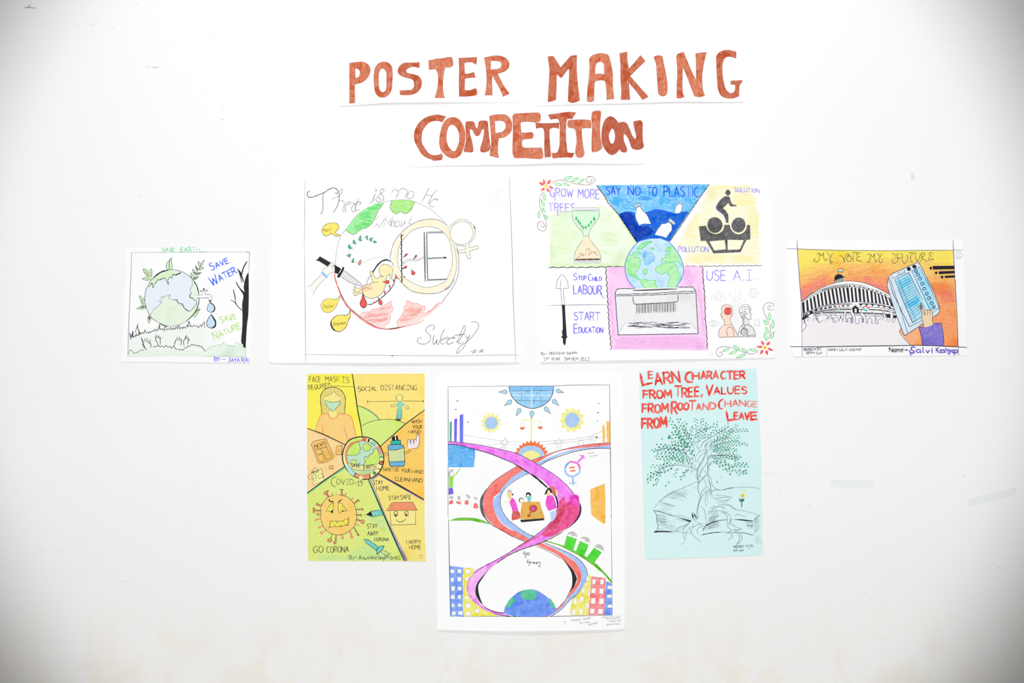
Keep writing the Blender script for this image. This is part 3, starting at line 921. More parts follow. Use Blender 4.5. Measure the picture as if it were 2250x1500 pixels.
lift 1.0 5 0.6,0.5,0.8,0.6
part border_line
l vi2 1.1 : 185,147 170,600 145,1150 132,1500 122,1860
l g2 1.0 : 185,147 1100,142 2120,142
l vi2 1.0 : 2060,137 2120,140 2128,165 2115,480
l K4 1.0 : 122,1860 900,1855 2065,1861
l vi2 0.9 : 2070,1720 2065,1861
part grass
f pgr : 150,1560 290,1330 330,1490 480,1470 640,1310 660,1400 800,1430 900,1290 940,1400 1140,1280 1180,1350 1380,1300 1390,1800 1370,1860 130,1860 135,1700
f pgr2 : 430,1750 1000,1740 1420,1810 1440,1710 1690,1660 1900,1690 1950,1640 2060,1700 2065,1858 130,1858 160,1790 240,1810
f white0 : 1395,1390 1700,1400 1760,1650 1440,1700 1410,1780 1395,1700
grass K 1.3 50 16 : 155,1530 240,1540 330,1500 480,1470 620,1430
grass K 1.3 70 20 : 620,1425 800,1430 1000,1400 1180,1370
grass K 1.2 70 26 : 1180,1370 1390,1390
grass K 1.0 26 40 : 130,1830 150,1760 240,1820 320,1770 410,1750
grass K 1.2 34 30 : 535,1710 800,1710 1000,1760 1180,1680 1330,1710 1410,1800
grass gr3 0.8 44 50 : 1410,1790 1480,1710 1700,1680 1900,1690 2030,1660
sub grass_tuft
l K 1.5 : 440,1750 390,1700 345,1550 385,1630 400,1560 420,1620 440,1560 460,1640 495,1580 485,1640 505,1660 500,1720
l K 1.2 : 380,1720 400,1690 360,1670 390,1650
sub grass_tuft
l K 1.5 : 630,1670 590,1600 580,1550 595,1500 605,1550 630,1520 640,1560 665,1545 655,1590 660,1660
sub grass_tuft
l K 1.5 : 880,1700 900,1620 940,1540 945,1600 975,1540 980,1590 1010,1580 1000,1640 1000,1680
sub grass_tuft
l K 1.5 : 1050,1680 1035,1620 1090,1510 1080,1570 1120,1540 1110,1580 1140,1590 1115,1610 1110,1660
l K 1.7 : 165,1580 170,1530 152,1470 185,1560 205,1440 215,1540
l K 1.5 : 240,1470 290,1320 285,1390 325,1500
part leaf
V 265 535 15
g lg5 : 1610,880! 1550,865! 1505,760 1550,620 1660,490! 1670,520 1710,700 1700,800 1690,860!
ls vi3 1.1 : 1550,865! 1505,760 1550,620 1705,455! 1670,520 1680,620 1710,750 1690,860
l K 1.5 : 1615,880 1605,720 1625,560
part leaf
g lg5 : 740,840! 830,850 900,900 945,980 960,1080! 880,1070 800,980
ls K 1.0 : 960,1100! 880,1070 800,980 740,840! 830,850 900,900 945,980
l K 1.2 : 820,920 900,1020 960,1080
g lg5 : 995,830! 1045,920 1040,1000 1025,1170! 975,1080 950,960
ls vi3 1.0 : 950,960 995,830! 1045,920 1035,1020 1025,1170
l K 1.2 : 1000,930 985,1100
g lg5 : 715,1160! 870,1090 960,1110 1020,1180! 840,1210
ls K 1.0 : 870,1090 715,1160! 840,1210 1020,1180
l K 1.2 : 840,1145 960,1130
part leaf
V 265 535 7.5
g lg5 : 305,855! 370,900 405,960 412,1045! 360,1010 330,930
ls K 1.0 : 305,855! 370,900 405,960 412,1045! 360,1010 330,930 305,855
l K 1.8 : 350,930 385,1000
g lg5 : 265,1078! 340,1030 420,1045! 400,1078 340,1080
ls K 0.9 : 265,1078! 340,1030 420,1045! 400,1078 340,1080 265,1078
l K 2.0 : 330,1052 385,1052
part leaf
g lg5 : 485,1180! 505,1210 500,1250 468,1315! 450,1250 455,1200
ls K 0.9 : 485,1180! 505,1210 500,1250 468,1315! 450,1250 455,1200 485,1180
l K 3.0 : 478,1210 476,1245
part leaf
g lg5 : 1180,1200! 1220,1210 1260,1170 1315,1080! 1290,1090 1300,1050! 1260,1080 1240,1130
s K 0.9 : 1180,1200 1220,1210 1260,1170 1315,1080! 1270,1100 1240,1140 1200,1180
s K 0.9 : 1300,1050 1260,1080 1245,1120
l K 1.8 : 1290,1090 1265,1105
part leaf_sprig
l K 0.8 : 1205,595 1260,470 1315,380 1375,280
leaf lg5 K 0.9 : 1315,380 1380,270 34
leaf lg5 K 0.9 : 1310,385 1283,292 34
leaf lg5 K 0.9 : 1295,425 1375,393 40
leaf lg5 K 0.9 : 1275,450 1235,360 32
leaf lg5 K 0.9 : 1250,510 1335,475 38
leaf lg5 K 0.9 : 1245,515 1183,420 40
leaf lg5 K 0.9 : 1210,590 1290,540 40
leaf lg5 K 0.9 : 1205,592 1158,480 44
l K 1.6 : 1225,575 1260,562
l K 1.6 : 1210,470 1230,495
l K 1.4 : 1265,495 1305,488
l K 1.4 : 1245,390 1262,430
part earth_globe
V 265 535 7.5
g lb1 : 850,430 1000,455 1130,530 1220,630 1280,760 1300,890 1280,1000 1230,1120 1140,1230 1020,1320 900,1355 800,1362 700,1340 580,1270 480,1170 420,1040 400,900 415,780 460,680 540,570 640,490 760,440
g lg6 : 455,700! 470,720 520,650 535,735! 575,640 590,655 600,600! 640,600 730,560! 795,680! 780,600 820,540! 850,580! 862,505! 920,520 1000,465! 940,440 850,428 740,445 620,505 520,590
g lg7 : 485,1180! 560,1080 660,990 680,960 640,950! 690,890 830,845! 795,880 815,910 870,930 930,925 945,970 980,990 1020,995 1050,1060 1110,1110 1160,1110 1200,1060 1250,1000 1255,940 1210,930 1200,905 1150,890 1140,860 1180,800 1145,770! 1185,690 1180,600! 1250,680 1300,850 1290,970 1230,1120! 1120,1250 980,1335 820,1362! 700,1340 580,1270
s K 1.0 : 455,700! 470,720! 520,650! 535,735! 575,640! 590,655! 600,600! 640,600! 730,560! 795,680! 780,600! 820,540! 850,580! 862,505! 920,520! 985,495! 1015,462
wv K 1.8 4 26 : 860,508 900,520 960,498 990,470
wv K 1.2 4 26 : 600,602 640,600 715,570
l K 2.0 : 510,655 530,665
s g2 0.9 : 485,1180 560,1080 660,990 680,960 640,950! 660,930! 685,870! 690,890 760,860 830,845! 795,880 815,910 870,930
wv K 1.5 3 40 : 870,930 930,922 945,970 980,990 1020,995 1050,1060 1110,1110 1160,1110
wv K 1.0 3 40 : 1160,1110 1200,1060 1250,1000 1255,940 1210,930
wv K 1.5 3 40 : 1210,930 1200,905 1150,890 1140,860 1170,810
wv g2 1.0 3 40 : 1170,810 1145,770 1185,690 1180,600
s K 1.0 : 1015,460 1130,530 1200,600
s K 2.0 : 1200,600 1260,700 1295,840
s K 1.6 : 1298,890 1290,980 1240,1110 1180,1190 1080,1285
s g2 0.9 : 1080,1285 980,1335 820,1362
s K 1.8 : 800,1362 720,1350 635,1305
s K 1.0 : 635,1305 520,1225 440,1090 400,940 415,780 460,680 520,590 640,490
s K 2.6 : 540,570 600,515 680,465 790,436
s K 0.9 : 760,442 870,428 1015,460
part tap
f wh3 : 1235,852 1340,850 1355,780 1395,780 1395,835 1480,838 1503,880 1503,935 1455,935 1448,890 1235,895
l g2 1.0 : 1232,852 1340,850 1352,835 1352,785
s g2 1.1 : 1395,780 1395,835! 1450,836 1490,850 1503,890 1503,935
s g2 1.1 : 1232,897 1330,895 1360,903 1390,893 1450,893! 1455,935
l K 1.2 : 1318,782 1425,772
e K 1.5 : 1322,782 4,4
e K 1.5 : 1424,772 4,4
l K 1.8 : 1374,745 1374,772
l K 1.8 : 1364,746 1386,746
g K : 1452,932! 1504,932! 1485,955 1465,952
part water_drop
g lb3 : 1478,960! 1500,1000 1550,1050 1540,1110 1490,1135 1440,1110 1430,1060 1450,1000
s K4 1.0 : 1478,960 1450,1000 1430,1060 1440,1110 1490,1135
s K 2.2 : 1490,1135 1540,1110 1555,1060 1540,1020 1500,985 1478,960
part water_drop
g lb3 : 1495,1165! 1520,1220 1570,1290 1560,1360 1500,1395 1440,1370 1420,1310 1445,1240
s K 1.3 : 1495,1165 1445,1240 1420,1310 1440,1370 1500,1395
s K 3.0 : 1500,1395 1555,1365 1570,1300 1545,1245 1497,1170
part bare_tree
g K3 : 2112,475! 2115,900 2105,1200 2090,1300 2075,1500 2065,1720! 2025,1705 2020,1665 1995,1640 1990,1580 2005,1400 2010,1200 2005,1000 2025,870 2010,820 1945,720 1915,645! 1970,730 2045,800! 2030,720 2040,660! 2010,600 1980,530 1935,420! 1985,470 2010,540 2045,650! 2050,600 2070,540 2095,490
s K 2.2 : 1995,520 2010,450 2035,380 2085,295
thorn K 1.4 26 6 : 1995,520 2010,450 2035,380 2085,295
thorn K 1.4 26 5 : 2000,640 1960,480 1930,420
thorn K 1.4 26 5 : 2010,800 1945,710 1908,638
s K 1.6 : 2005,1100 1940,1040 1900,985 1890,900 1880,840 1860,760
s K 1.4 : 1900,990 1860,950 1812,930
thorn K 1.4 20 4 : 1890,880 1878,830 1860,760
part lettering
t gr6 1.3 62 : 685,134 895,134 SAVE
t gr6 1.3 66 : 992,134 1400,134 EARTH....
part lettering
t bl7 2.0 125 : 1500,445 1560,418 S
t bl7 2.0 88 : 1580,408 1790,312 AVE
t bl7 2.2 150 : 1510,700 1620,645 W
t bl7 2.0 105 : 1640,628 1920,480 ATER
part lettering
t lg8 1.6 110 : 1645,1315 1705,1300 S
t lg8 1.6 90 : 1725,1290 1915,1235 AVE
t lg8 1.6 130 : 1555,1590 1620,1565 N
t lg8 1.6 95 : 1645,1545 1990,1395 ATURE
part signature
t pu2 1.8 62 : 1552,1935 1640,1935 BY
l pu2 1.8 : 1660,1905 1735,1905
t pu2 1.8 66 : 1782,1952 1965,1950 JAYA
t pu2 1.8 70 : 2000,1955 2125,1950 RAI
poster poster|white poster of an orange sky, domed white hall and hand on a blue machine|poster|posters
V 1720 515 7.5
out 50,95 80,800 100,1750 165,2005 210,2010 1200,1998 2200,2000 3025,1990 3010,1200 2962,85
lift 1.0 5 0.8,0.5,0.6,0.7,0.3
part sky
f sk1 : 245,240 1000,265 2700,262 2808,262 2875,1400 2880,1845 2090,1820 1900,1600 1700,1000 1100,770 700,850 300,1110 280,800
f sk2o : 262,620 500,540 900,450 1300,440 2000,420 2500,500 2820,560 2840,1200 2885,1845 2090,1820 1900,1600 1700,1000 1100,770 700,850 300,1110
f sk3 : 275,760 600,680 900,640 1300,600 1700,560 2500,700 2850,760 2850,1200 2885,1845 2090,1820 1900,1600 1700,1000 1100,770 700,850 300,1110
f sk4 : 285,880 500,790 850,700 1100,670 1400,640 1740,650 1720,850 1750,990 1600,900 1100,765 700,850 440,990 300,1110
f sk5 : 285,930 550,790 700,760 700,830 500,920 310,1100
f sk5 : 1400,760 1650,850 1720,920 1750,990 1500,860
f sk4 : 2420,860 2600,880 2840,900 2850,1200 2885,1845 2090,1820 1920,1600 2300,1500
fr sk1 1.3 150 60 160 -14 : 262,620 500,545 900,460 1300,450 2000,425 2500,500
fr sk2o 1.3 170 70 160 -12 : 262,600 500,530 900,440 1300,425 2000,410 2500,500 2800,560
fr sk3 1.3 170 90 200 -10 : 275,740 600,660 900,620 1300,590 1650,570
fr sk2o 1.3 170 80 160 -10 : 275,780 600,710 900,670 1300,620 1650,580
fr sk4 1.2 160 70 160 -14 : 300,870 500,780 800,710
fr sk4 1.2 160 60 120 2 : 1080,670 1400,640 1700,650
fr sk3 1.2 160 60 80 4 : 1080,690 1400,660 1700,670
fr sk5 1.2 150 60 90 -20 : 310,940 500,840 700,770
fr sk5 1.2 150 60 60 24 : 1330,740 1500,820 1700,900
fr sk3 1.3 170 80 80 4 : 2480,720 2600,740 2820,760
fr sk4 1.3 170 90 110 6 : 2430,860 2600,880 2820,900
fr sk2o 1.3 170 60 70 2 : 2450,620 2600,640 2820,660
f sk6 : 2540,960 2780,900 2830,1100 2640,1120
f sk4b : 2090,1815 1910,1600 2240,1480 2290,1815
part border_line
l vi2 1.2 : 236,97 236,230 250,430 275,800 300,1100 310,1400 313,2005
l g2 1.2 : 60,234 240,238 700,255 1000,262 1800,266 2500,260 2960,258
l vi2 1.2 : 2800,100 2808,260 2830,700 2855,1100 2870,1400 2885,1850 2890,1985
l K 1.6 : 120,1847 600,1850 1500,1835 2200,1825 2500,1830 2750,1845 3025,1858
l g2 1.2 : 725,1850 717,2003
part lettering
sub letter
s K3 1.0 : 545,410 515,400 515,440 560,455 600,410 605,340 595,300 570,310 570,330
s K3 1.0 : 595,300 640,350 665,300! 675,400 700,430 725,410 715,390
sub letter
s K3 1.0 : 720,310 740,310 780,370
s K3 1.0 : 825,305 790,360 770,430 790,480 810,450 790,430 775,440
sub letter
s K3 1.0 : 925,350 950,345 990,390 1010,465! 1020,380 1050,320 1075,315 1080,335
sub letter
e K3 1.0 : 1088,400 38,48
e K3 0.9 : 1085,345 18,14
sub letter
s K3 1.0 : 1130,310 1160,295 1215,300 1210,330 1190,330
s K3 1.0 : 1165,300 1155,370 1150,430 1175,445
sub letter
s K3 1.0 : 1285,310 1240,300 1225,340 1250,365 1275,360
s K3 1.0 : 1250,365 1215,380 1220,430 1270,430 1295,445 1275,450
sub letter
s K3 1.0 : 1430,320 1395,330 1385,345
s K3 1.0 : 1440,320 1435,400 1410,460 1385,455 1390,430
s K3 1.0 : 1440,320 1480,370 1510,315! 1510,400 1530,455 1555,430 1540,405
sub letter
s K3 1.0 : 1545,320 1565,320 1595,370
s K3 1.0 : 1635,315 1600,370 1580,430 1610,470 1645,440 1630,405
sub letter
s K3 1.0 : 1795,325 1815,315 1860,340 1900,310
s K3 1.0 : 1890,320 1895,400 1880,450 1830,475 1795,450 1800,420 1830,420
s K3 1.0 : 1835,390 1870,375 1920,400 1940,370
sub letter
s K3 1.0 : 1925,335 1950,310 1965,330 1965,430 2000,475 2040,440 2060,370 2040,345 2025,365
sub letter
s K3 1.0 : 2065,320 2090,300 2150,310 2140,345
s K3 1.0 : 2110,310 2100,400 2115,460 2145,440
sub letter
s K3 1.0 : 2160,315 2185,305 2190,400 2215,440 2240,400 2265,330 2240,320
sub letter
s K3 1.0 : 2265,340 2300,300 2330,310 2330,350 2280,380! 2350,430 2370,440 2385,420
s K3 1.0 : 2290,310 2290,390 2270,440 2255,440
sub letter
s K3 1.0 : 2480,320 2430,295 2410,320 2430,350 2460,355
s K3 1.0 : 2430,360 2400,400 2410,430 2460,400 2485,410 2470,430
part hall_building
g white0 : 300,1110! 440,990 700,850 900,790 1100,767 1300,790 1500,860 1700,960 1780,1010! 1850,1200 1920,1400 1900,1480! 320,1480!
s K 1.0 : 300,1110 440,990 620,885 800,815 1000,772 1100,767 1300,790 1500,860 1700,960 1760,1000
s K4 0.8 : 330,1080 500,975 700,890 900,835 1050,815 1200,820 1400,860
s K4 0.7 : 350,1060 500,960 700,875 900,825
s K 1.0 : 310,1105 450,1025 640,935 800,895 950,870 1100,862 1300,880 1500,945 1700,1030 1790,1080
s K4 0.8 : 640,915 800,870 950,840 1080,832 1200,840 1400,885 1560,930 1750,1020
cols K 14 0.45 : 640,912 800,870 950,842 1080,832 ; 640,940 800,895 950,866 1080,860
cols K 9 0.25 : 1080,832 1200,840 1400,885 1560,930 1750,1015 ; 1080,862 1200,866 1400,905 1560,960 1750,1045
cols K3 24 0.52 : 302,1130 480,1030 640,950 850,890 1060,872 1250,885 1450,930 1620,990 1790,1060 ; 315,1310 500,1230 680,1170 880,1140 1060,1120 1250,1115 1450,1130 1650,1150 1850,1200
s vi2 0.9 : 305,1310 500,1230 680,1165 880,1135 1060,1118 1250,1112 1450,1125 1650,1145 1850,1200
s K 1.6 : 300,1330 480,1255 700,1180 900,1150 1140,1145
s K 1.6 : 1240,1140 1500,1150 1700,1185 1880,1260
cols K 9 0.5 : 430,1270 600,1220 800,1180 960,1165 1130,1160 ; 430,1300 600,1250 800,1205 960,1190 1130,1180
cols K 6 0.3 : 1250,1145 1500,1150 1700,1170 1830,1210 ; 1250,1170 1500,1180 1700,1210 1840,1250
s K 2.0 : 310,1390 450,1310 600,1270 850,1240 1130,1235
s K 2.0 : 1240,1235 1500,1240 1700,1260 1860,1300
s K 1.0 : 420,1310 600,1245 850,1215 1130,1210
s K 1.0 : 1240,1195 1500,1200 1700,1225 1850,1270
s K 2.2 : 500,1310 700,1285 900,1280 1200,1290 1500,1300 1750,1320 1880,1345
s K4 0.8 : 500,1335 700,1310 900,1300 1200,1310 1500,1325 1750,1345
s K4 0.8 : 480,1350 700,1330 900,1330 1200,1330 1500,1350 1700,1360
f K3 : 1700,1320 1830,1325 1890,1350 1850,1380 1700,1370
f K3 : 310,1400 330,1330 380,1290 420,1320 420,1360 330,1410
l wh3 1.0 : 345,1350 375,1300 400,1340
cols vi2 8 0.06 : 320,1400 480,1360 700,1340 900,1340 1200,1350 1500,1370 1700,1390 1900,1420 ; 320,1480 480,1440 700,1430 900,1440 1200,1460 1500,1465 1700,1465 1900,1440
sub dome
g K : 850,745! 850,700 880,665 930,655 980,675 1000,712! 1020,700 1005,720 870,750
f white0 : 850,750 1010,710 1010,770 850,795
cols K 6 0.55 : 850,755 1005,715 ; 850,793 1010,770
l K 1.6 : 830,765 900,735 1025,702
l K 1.6 : 905,650 905,570
sub gate
f K : 1135,1200 1190,1150 1245,1200 1250,1300 1150,1300
f white0 : 1180,1225 1192,1215 1212,1230 1212,1285 1178,1285
l wh3 1.2 : 1140,1210 1190,1160 1245,1210
part flag
f wh3 : 905,570 985,560 980,620 915,610
f rd3 : 905,570 980,562 980,580 910,582
f te2 : 912,600 980,595 980,620 915,615
ls K 0.7 : 905,570 985,560 980,620 915,610
part flag
f rd3 : 905,1165 940,1180 945,1215 915,1200
f wh3 : 890,1180 905,1168 925,1215 940,1218 925,1240 885,1210
f te2 : 880,1190 925,1235 915,1255 865,1215
l br4 1.0 : 905,1165 850,1240 790,1320
part flag
f rd3 : 1355,1165 1435,1225 1415,1235 1335,1185
f wh3 : 1335,1185 1415,1235 1400,1255 1320,1215
f te2 : 1325,1205 1400,1250 1375,1275 1310,1235
l br4 1.0 : 1355,1165 1300,1240 1250,1310
part crowd
g cw : 312,1600! 375,1520 380,1480 350,1400 390,1480! 420,1450 410,1400 440,1360 480,1360 490,1440! 510,1430 500,1390 525,1375 545,1400 550,1430! 570,1420 500,1290 480,1240 500,1215 520,1290 570,1370 590,1455! 620,1440 620,1410 655,1405! 640,1350 615,1270! 650,1300 670,1370 690,1450! 710,1430 710,1385 750,1385 765,1435! 790,1400 710,1310 700,1290! 750,1300 800,1370 820,1445! 865,1440 820,1420 830,1380 900,1390! 880,1340 830,1270! 900,1340 915,1440! 930,1430 930,1385 970,1385 980,1440! 995,1400 1005,1290 1000,1250! 1040,1280 1040,1430! 1065,1440 1060,1390 1100,1370 1120,1400 1115,1450! 1155,1460! 1150,1380 1105,1270! 1160,1290 1190,1370 1200,1460! 1250,1465! 1240,1400 1280,1375 1305,1400 1300,1450! 1330,1440 1320,1370 1260,1300! 1310,1290 1360,1360 1380,1460! 1395,1400 1430,1375 1465,1400 1470,1460! 1500,1450 1520,1370 1480,1290 1450,1270! 1500,1280 1530,1360 1530,1460! 1570,1400 1620,1385! 1650,1360 1650,1300 1620,1240! 1670,1290 1680,1360 1670,1410! 1740,1420 1770,1360 1740,1270! 1810,1290 1810,1400 1820,1440! 1850,1380 1880,1360 1900,1380 1910,1460! 1940,1540 1915,1600! 2090,1820! 313,1845!
g cw : 1850,1380 1880,1358 1900,1380 1905,1460 1840,1450
s vi2 1.0 : 312,1600 375,1520 380,1480 345,1390
s vi2 1.0 : 480,1240 500,1290 545,1360 570,1420 590,1455! 640,1430 655,1405
s vi2 1.0 : 490,1215 520,1290 570,1370 600,1455
s vi2 1.0 : 700,1290 710,1320 770,1370 800,1400
s vi2 1.0 : 740,1290 790,1340 815,1400 820,1440 865,1450 870,1420 830,1410 825,1370 880,1375
s vi2 1.0 : 830,1270 860,1320 905,1370 915,1440
s vi2 1.0 : 1005,1250 1005,1300 990,1390 980,1440
s vi2 1.4 : 1040,1260 1035,1340 1035,1430 1065,1440 1060,1390 1095,1370 1120,1395 1115,1450 1155,1460
s vi2 1.0 : 1100,1260 1120,1310 1150,1380 1158,1460
s vi2 1.0 : 1150,1270 1180,1330 1195,1400 1200,1465 1250,1465 1245,1400 1280,1375 1308,1400 1300,1450 1325,1450
s vi2 1.0 : 1255,1300 1300,1350 1325,1400 1330,1450
s vi2 1.0 : 1290,1280 1340,1320 1370,1390 1380,1465 1400,1400 1430,1375 1465,1400 1460,1460 1500,1465
s vi2 1.0 : 1450,1270 1490,1310 1515,1370 1500,1465
s vi2 1.0 : 1480,1270 1520,1320 1535,1400 1530,1465 1560,1465 1570,1400 1620,1385
s vi2 1.0 : 1620,1240 1650,1310 1640,1400 1630,1410
s vi2 1.0 : 1660,1270 1680,1320 1675,1390
s vi2 1.0 : 1740,1270 1765,1330 1740,1450
s vi2 1.0 : 1800,1280 1815,1350 1800,1450 1835,1450
s vi2 1.0 : 1835,1440 1850,1380 1880,1358 1900,1380 1905,1450
s vi2 1.0 : 410,1440 405,1400 440,1360
s vi2 1.0 : 490,1430 500,1390 525,1372 548,1400
s vi2 1.0 : 690,1445 710,1385 740,1380 765,1430
s vi2 1.0 : 915,1440 930,1385 965,1380 985,1440
s vi2 1.1 : 1905,1450 1940,1540 1915,1600 1980,1700 2090,1820
fr cwp 0.9 160 140 30 4 : 500,1560 900,1640 1400,1700
part voting_machine
g mb : 1745,688! 1790,650 2225,455! 2250,490 2400,780 2500,1000 2577,1215! 2575,1260 2550,1310 2500,1350! 2300,1480 2010,1660! 1990,1650 1850,1290 1760,1000 1710,845! 1725,760
f mb2 : 1840,745 2070,628 2330,1130 2360,1310 2130,1452 1970,1080
f mb2 : 2120,605 2240,535 2400,800 2520,1190 2480,1230 2400,1240 2330,1120
f mbw : 2080,625 2120,605 2400,1240 2370,1250
f mb3 : 1890,780 2060,690 2120,800 1930,900
f mb3 : 2000,1130 2200,1000 2260,1100 2060,1230
ls K2 1.2 : 1745,688! 1790,650! 2225,455! 2250,490! 2400,780 2500,1000 2577,1215! 2575,1260 2550,1310! 2300,1470 2010,1660! 1990,1650 1850,1290 1760,1000 1710,845! 1725,760 1745,688
s K2 1.0 : 1745,688 1830,940 1950,1300 2055,1640
l K2 1.2 : 1735,720 1800,950 2065,1490 2085,1520 2340,1390
l K2 1.3 : 1840,745 2070,628 2300,1080
l K2 1.3 : 1840,745 1970,1080 2130,1452 2350,1320
l K2 1.0 : 1895,715 2040,1080 2185,1410
rungs K2 1.1 17 : 1840,745 1970,1080 2130,1452 ; 2070,628 2210,900 2330,1280
l K2 1.3 : 2115,605 2240,535
l K2 1.3 : 2115,605 2240,860 2420,1240
l K2 1.1 : 2240,535 2400,830 2570,1215
l K2 1.2 : 2410,1245 2577,1215
s K2 1.0 : 2460,1290 2570,1220
f mb4 : 1785,670 1885,625 1900,680 1805,720
l K2 1.0 : 1785,670 1805,722 1900,680 1885,625
l K2 1.0 : 1905,612 1925,665 2010,625 1995,580
g K : 2070,535 2100,555 2100,590 2070,602 2040,580 2040,550
g K : 2160,498 2195,520 2190,550 2160,562 2128,540 2130,512
e K2 1.6 : 2188,600 24,22
e K2 1.6 : 2218,660 26,24
e K2 1.6 : 2255,730 25,24
e K2 1.6 : 2290,812 25,24
e K2 1.6 : 2328,895 25,24
e K2 1.6 : 2365,975 25,24
e K2 1.6 : 2402,1050 25,24
e K2 1.6 : 2445,1130 25,24
e K2 1.6 : 2482,1192 22,20
part pointing_hand
g skh : 2265,1150! 2285,1200 2330,1245 2400,1240 2450,1255 2460,1300 2455,1400 2470,1470! 2440,1530 2320,1530! 2295,1430 2280,1370 2285,1290 2250,1200
g te3 : 2255,1125 2285,1130 2280,1160 2258,1160
g br4 : 2250,1160 2280,1165 2290,1220 2270,1240 2255,1200
s K2 1.0 : 2255,1150 2250,1210 2285,1290 2280,1370 2295,1430 2320,1520
s K2 1.0 : 2290,1160 2300,1230 2335,1330! 2330,1245
s K2 1.0 : 2330,1245 2370,1240 2380,1310 2365,1325
s K2 1.0 : 2375,1250 2410,1245 2415,1320
s K2 1.0 : 2410,1250 2450,1255 2460,1300 2455,1400 2470,1470
part sleeve
g slv : 2235,1525! 2330,1530 2440,1500 2480,1460! 2600,1458! 2630,1600 2645,1830! 2460,1825 2292,1820! 2280,1700
ls K2 1.2 : 2292,1820! 2280,1700 2235,1525! 2330,1530
ls K2 1.2 : 2470,1470 2600,1458! 2630,1600 2645,1830
V 1840 515 7.5
part black_bar
f K : 1562,520 1918,515 1920,570 1570,578
g K : 1533,530 1555,555 1533,580 1510,555
part black_bar
f K : 1660,610 1920,598 1922,640 1665,655
g K : 1620,608 1642,632 1622,658 1598,634
part black_bar
f K : 1762,680 1925,672 1927,708 1766,718
g K : 1722,675 1745,700 1722,728 1696,700
part poster_number
e p2 1.0 : 1995,345 50,56
l p2 1.1 : 1982,330 1996,318 1994,368
l p2 1.1 : 1970,372 2015,368
part signature
V 1720 600 7.5
t K4 1.0 42 : 340,1278 515,1272 BRANCH
t K4 1.0 42 : 525,1270 650,1270 ='EC'
t K4 1.0 42 : 378,1332 480,1330 SEM
t K4 1.0 42 : 495,1330 650,1340 ='1st'
t K4 1.0 40 : 750,1282 870,1282 NAME
t K4 1.0 40 : 882,1280 905,1280 =
t K4 1.0 46 : 925,1288 1060,1280 SALVI
t K4 1.0 42 : 1090,1285 1290,1280 KASHYAP
V 1840 600 7.5
part signature
t K 1.5 80 : 848,1300 1075,1295 Name
l K 1.5 : 1095,1265 1150,1265
l K 1.5 : 1130,1248 1152,1265 1130,1285
s vi4 2.2 : 1275,1235 1250,1212 1210,1225 1215,1260 1260,1290 1240,1315 1190,1300 1180,1275 1200,1265
s vi4 1.6 : 1200,1310 1190,1335 1215,1352
t vi4 2.0 88 : 1290,1305 1560,1312 alvi
t vi4 2.0 88 : 1620,1310 1975,1310 Kashyap
l vi4 1.6 : 1910,1305 1920,1345
l vi4 1.6 : 1815,1300 1830,1340
poster poster|yellow and green poster of seven wedges around a small globe in a ring|poster|posters
paper yel
V 665 810 7.5
out 75,85 75,1000 90,3100 105,3160 1100,3163 2033,3168 2010,2700 2005,1500 2010,78
lift 0.6 3 0.4,0.3,0.3,0.5
part face_mask_wedge
f yel1 : 76,86 818,82 985,1110 700,1245 76,975
wv K3 0.9 2 200 : 470,280 845,298
g hai : 480,303 560,312 650,370 700,460 705,560 690,740! 590,740 650,780 430,800 310,740! 310,650 295,540 300,440 340,360 400,320
g fac : 355,465! 440,430 515,385 570,430 625,465 620,560 560,640 545,710 590,745! 500,830 420,735! 450,700 400,620 360,540
g msk : 370,515! 430,540 500,552 560,545 620,520! 610,580 560,640 520,685 490,690 450,670 395,600 372,560
ls K4 1.0 : 370,515! 430,540 500,552 560,545 620,520! 610,580 560,640 520,685 490,690 450,670 395,600 372,560 370,515
s hai2 0.9 : 355,462 430,430 490,400 520,370 570,430 615,455
s K 1.3 : 310,745! 310,650 295,540 300,440 340,360 400,320 480,303 560,312 650,370 700,460 705,560 690,740!
g blo : 420,730! 320,745 270,830 210,1020! 330,1070 700,1245! 760,1190 885,1118! 860,1000 820,840 780,770 700,745! 590,740! 560,790 500,822 450,800
s rd4 1.2 : 210,1020 270,830 310,755 420,730! 450,800 500,822 560,790 590,740! 700,745 790,780 820,840 885,1118
s rd4 1.1 : 325,925 335,980 328,1070
s rd4 1.1 : 680,945 720,1080 760,1190
part social_wedge
f ora1 : 820,82 2010,78 2008,680 1290,1270 985,1110
g yg1 : 905,610! 1000,640 1120,700 1210,770 1270,842! 1400,830 1540,845 1700,905! 1290,1270! 985,1110!
s K3 1.3 : 905,610 1000,635 1120,700 1210,770 1275,845
s te4 0.9 : 1000,645 1120,710 1205,780 1262,840
s K3 1.0 : 975,940 1060,895 1200,850 1400,830 1540,845 1710,905
l K3 1.4 : 1072,542 1550,533
l K3 1.4 : 1655,528 1990,533
l K3 1.4 : 1072,525 1072,558
l K3 1.4 : 1990,518 1990,548
sub boy
g fac : 1595,422 1640,440 1650,480 1625,535 1580,535 1545,490 1540,450
ls K 0.9 : 1595,422 1640,440 1650,480 1625,535 1580,535 1545,490 1540,450 1595,422
g fac : 1540,580 1490,600 1460,595 1455,620 1475,632 1550,610
s K 0.8 : 1540,580 1490,600 1460,595 1455,620 1475,632 1550,610
g fac : 1670,610 1715,655 1745,660 1750,635 1690,590
s K 0.8 : 1670,610 1715,655 1745,660 1750,635 1690,590
g te4 : 1580,545 1635,545 1685,585 1670,610 1640,610! 1638,670! 1560,670! 1560,610 1535,590
g te5 : 1560,670! 1640,668! 1630,820! 1545,820!
l K 0.8 : 1560,670 1545,820 1630,820 1640,668
f K : 1530,828 1620,830 1615,858 1522,842
part news_wedge
f pko : 76,985 700,1245 660,1480 690,1610 76,2045
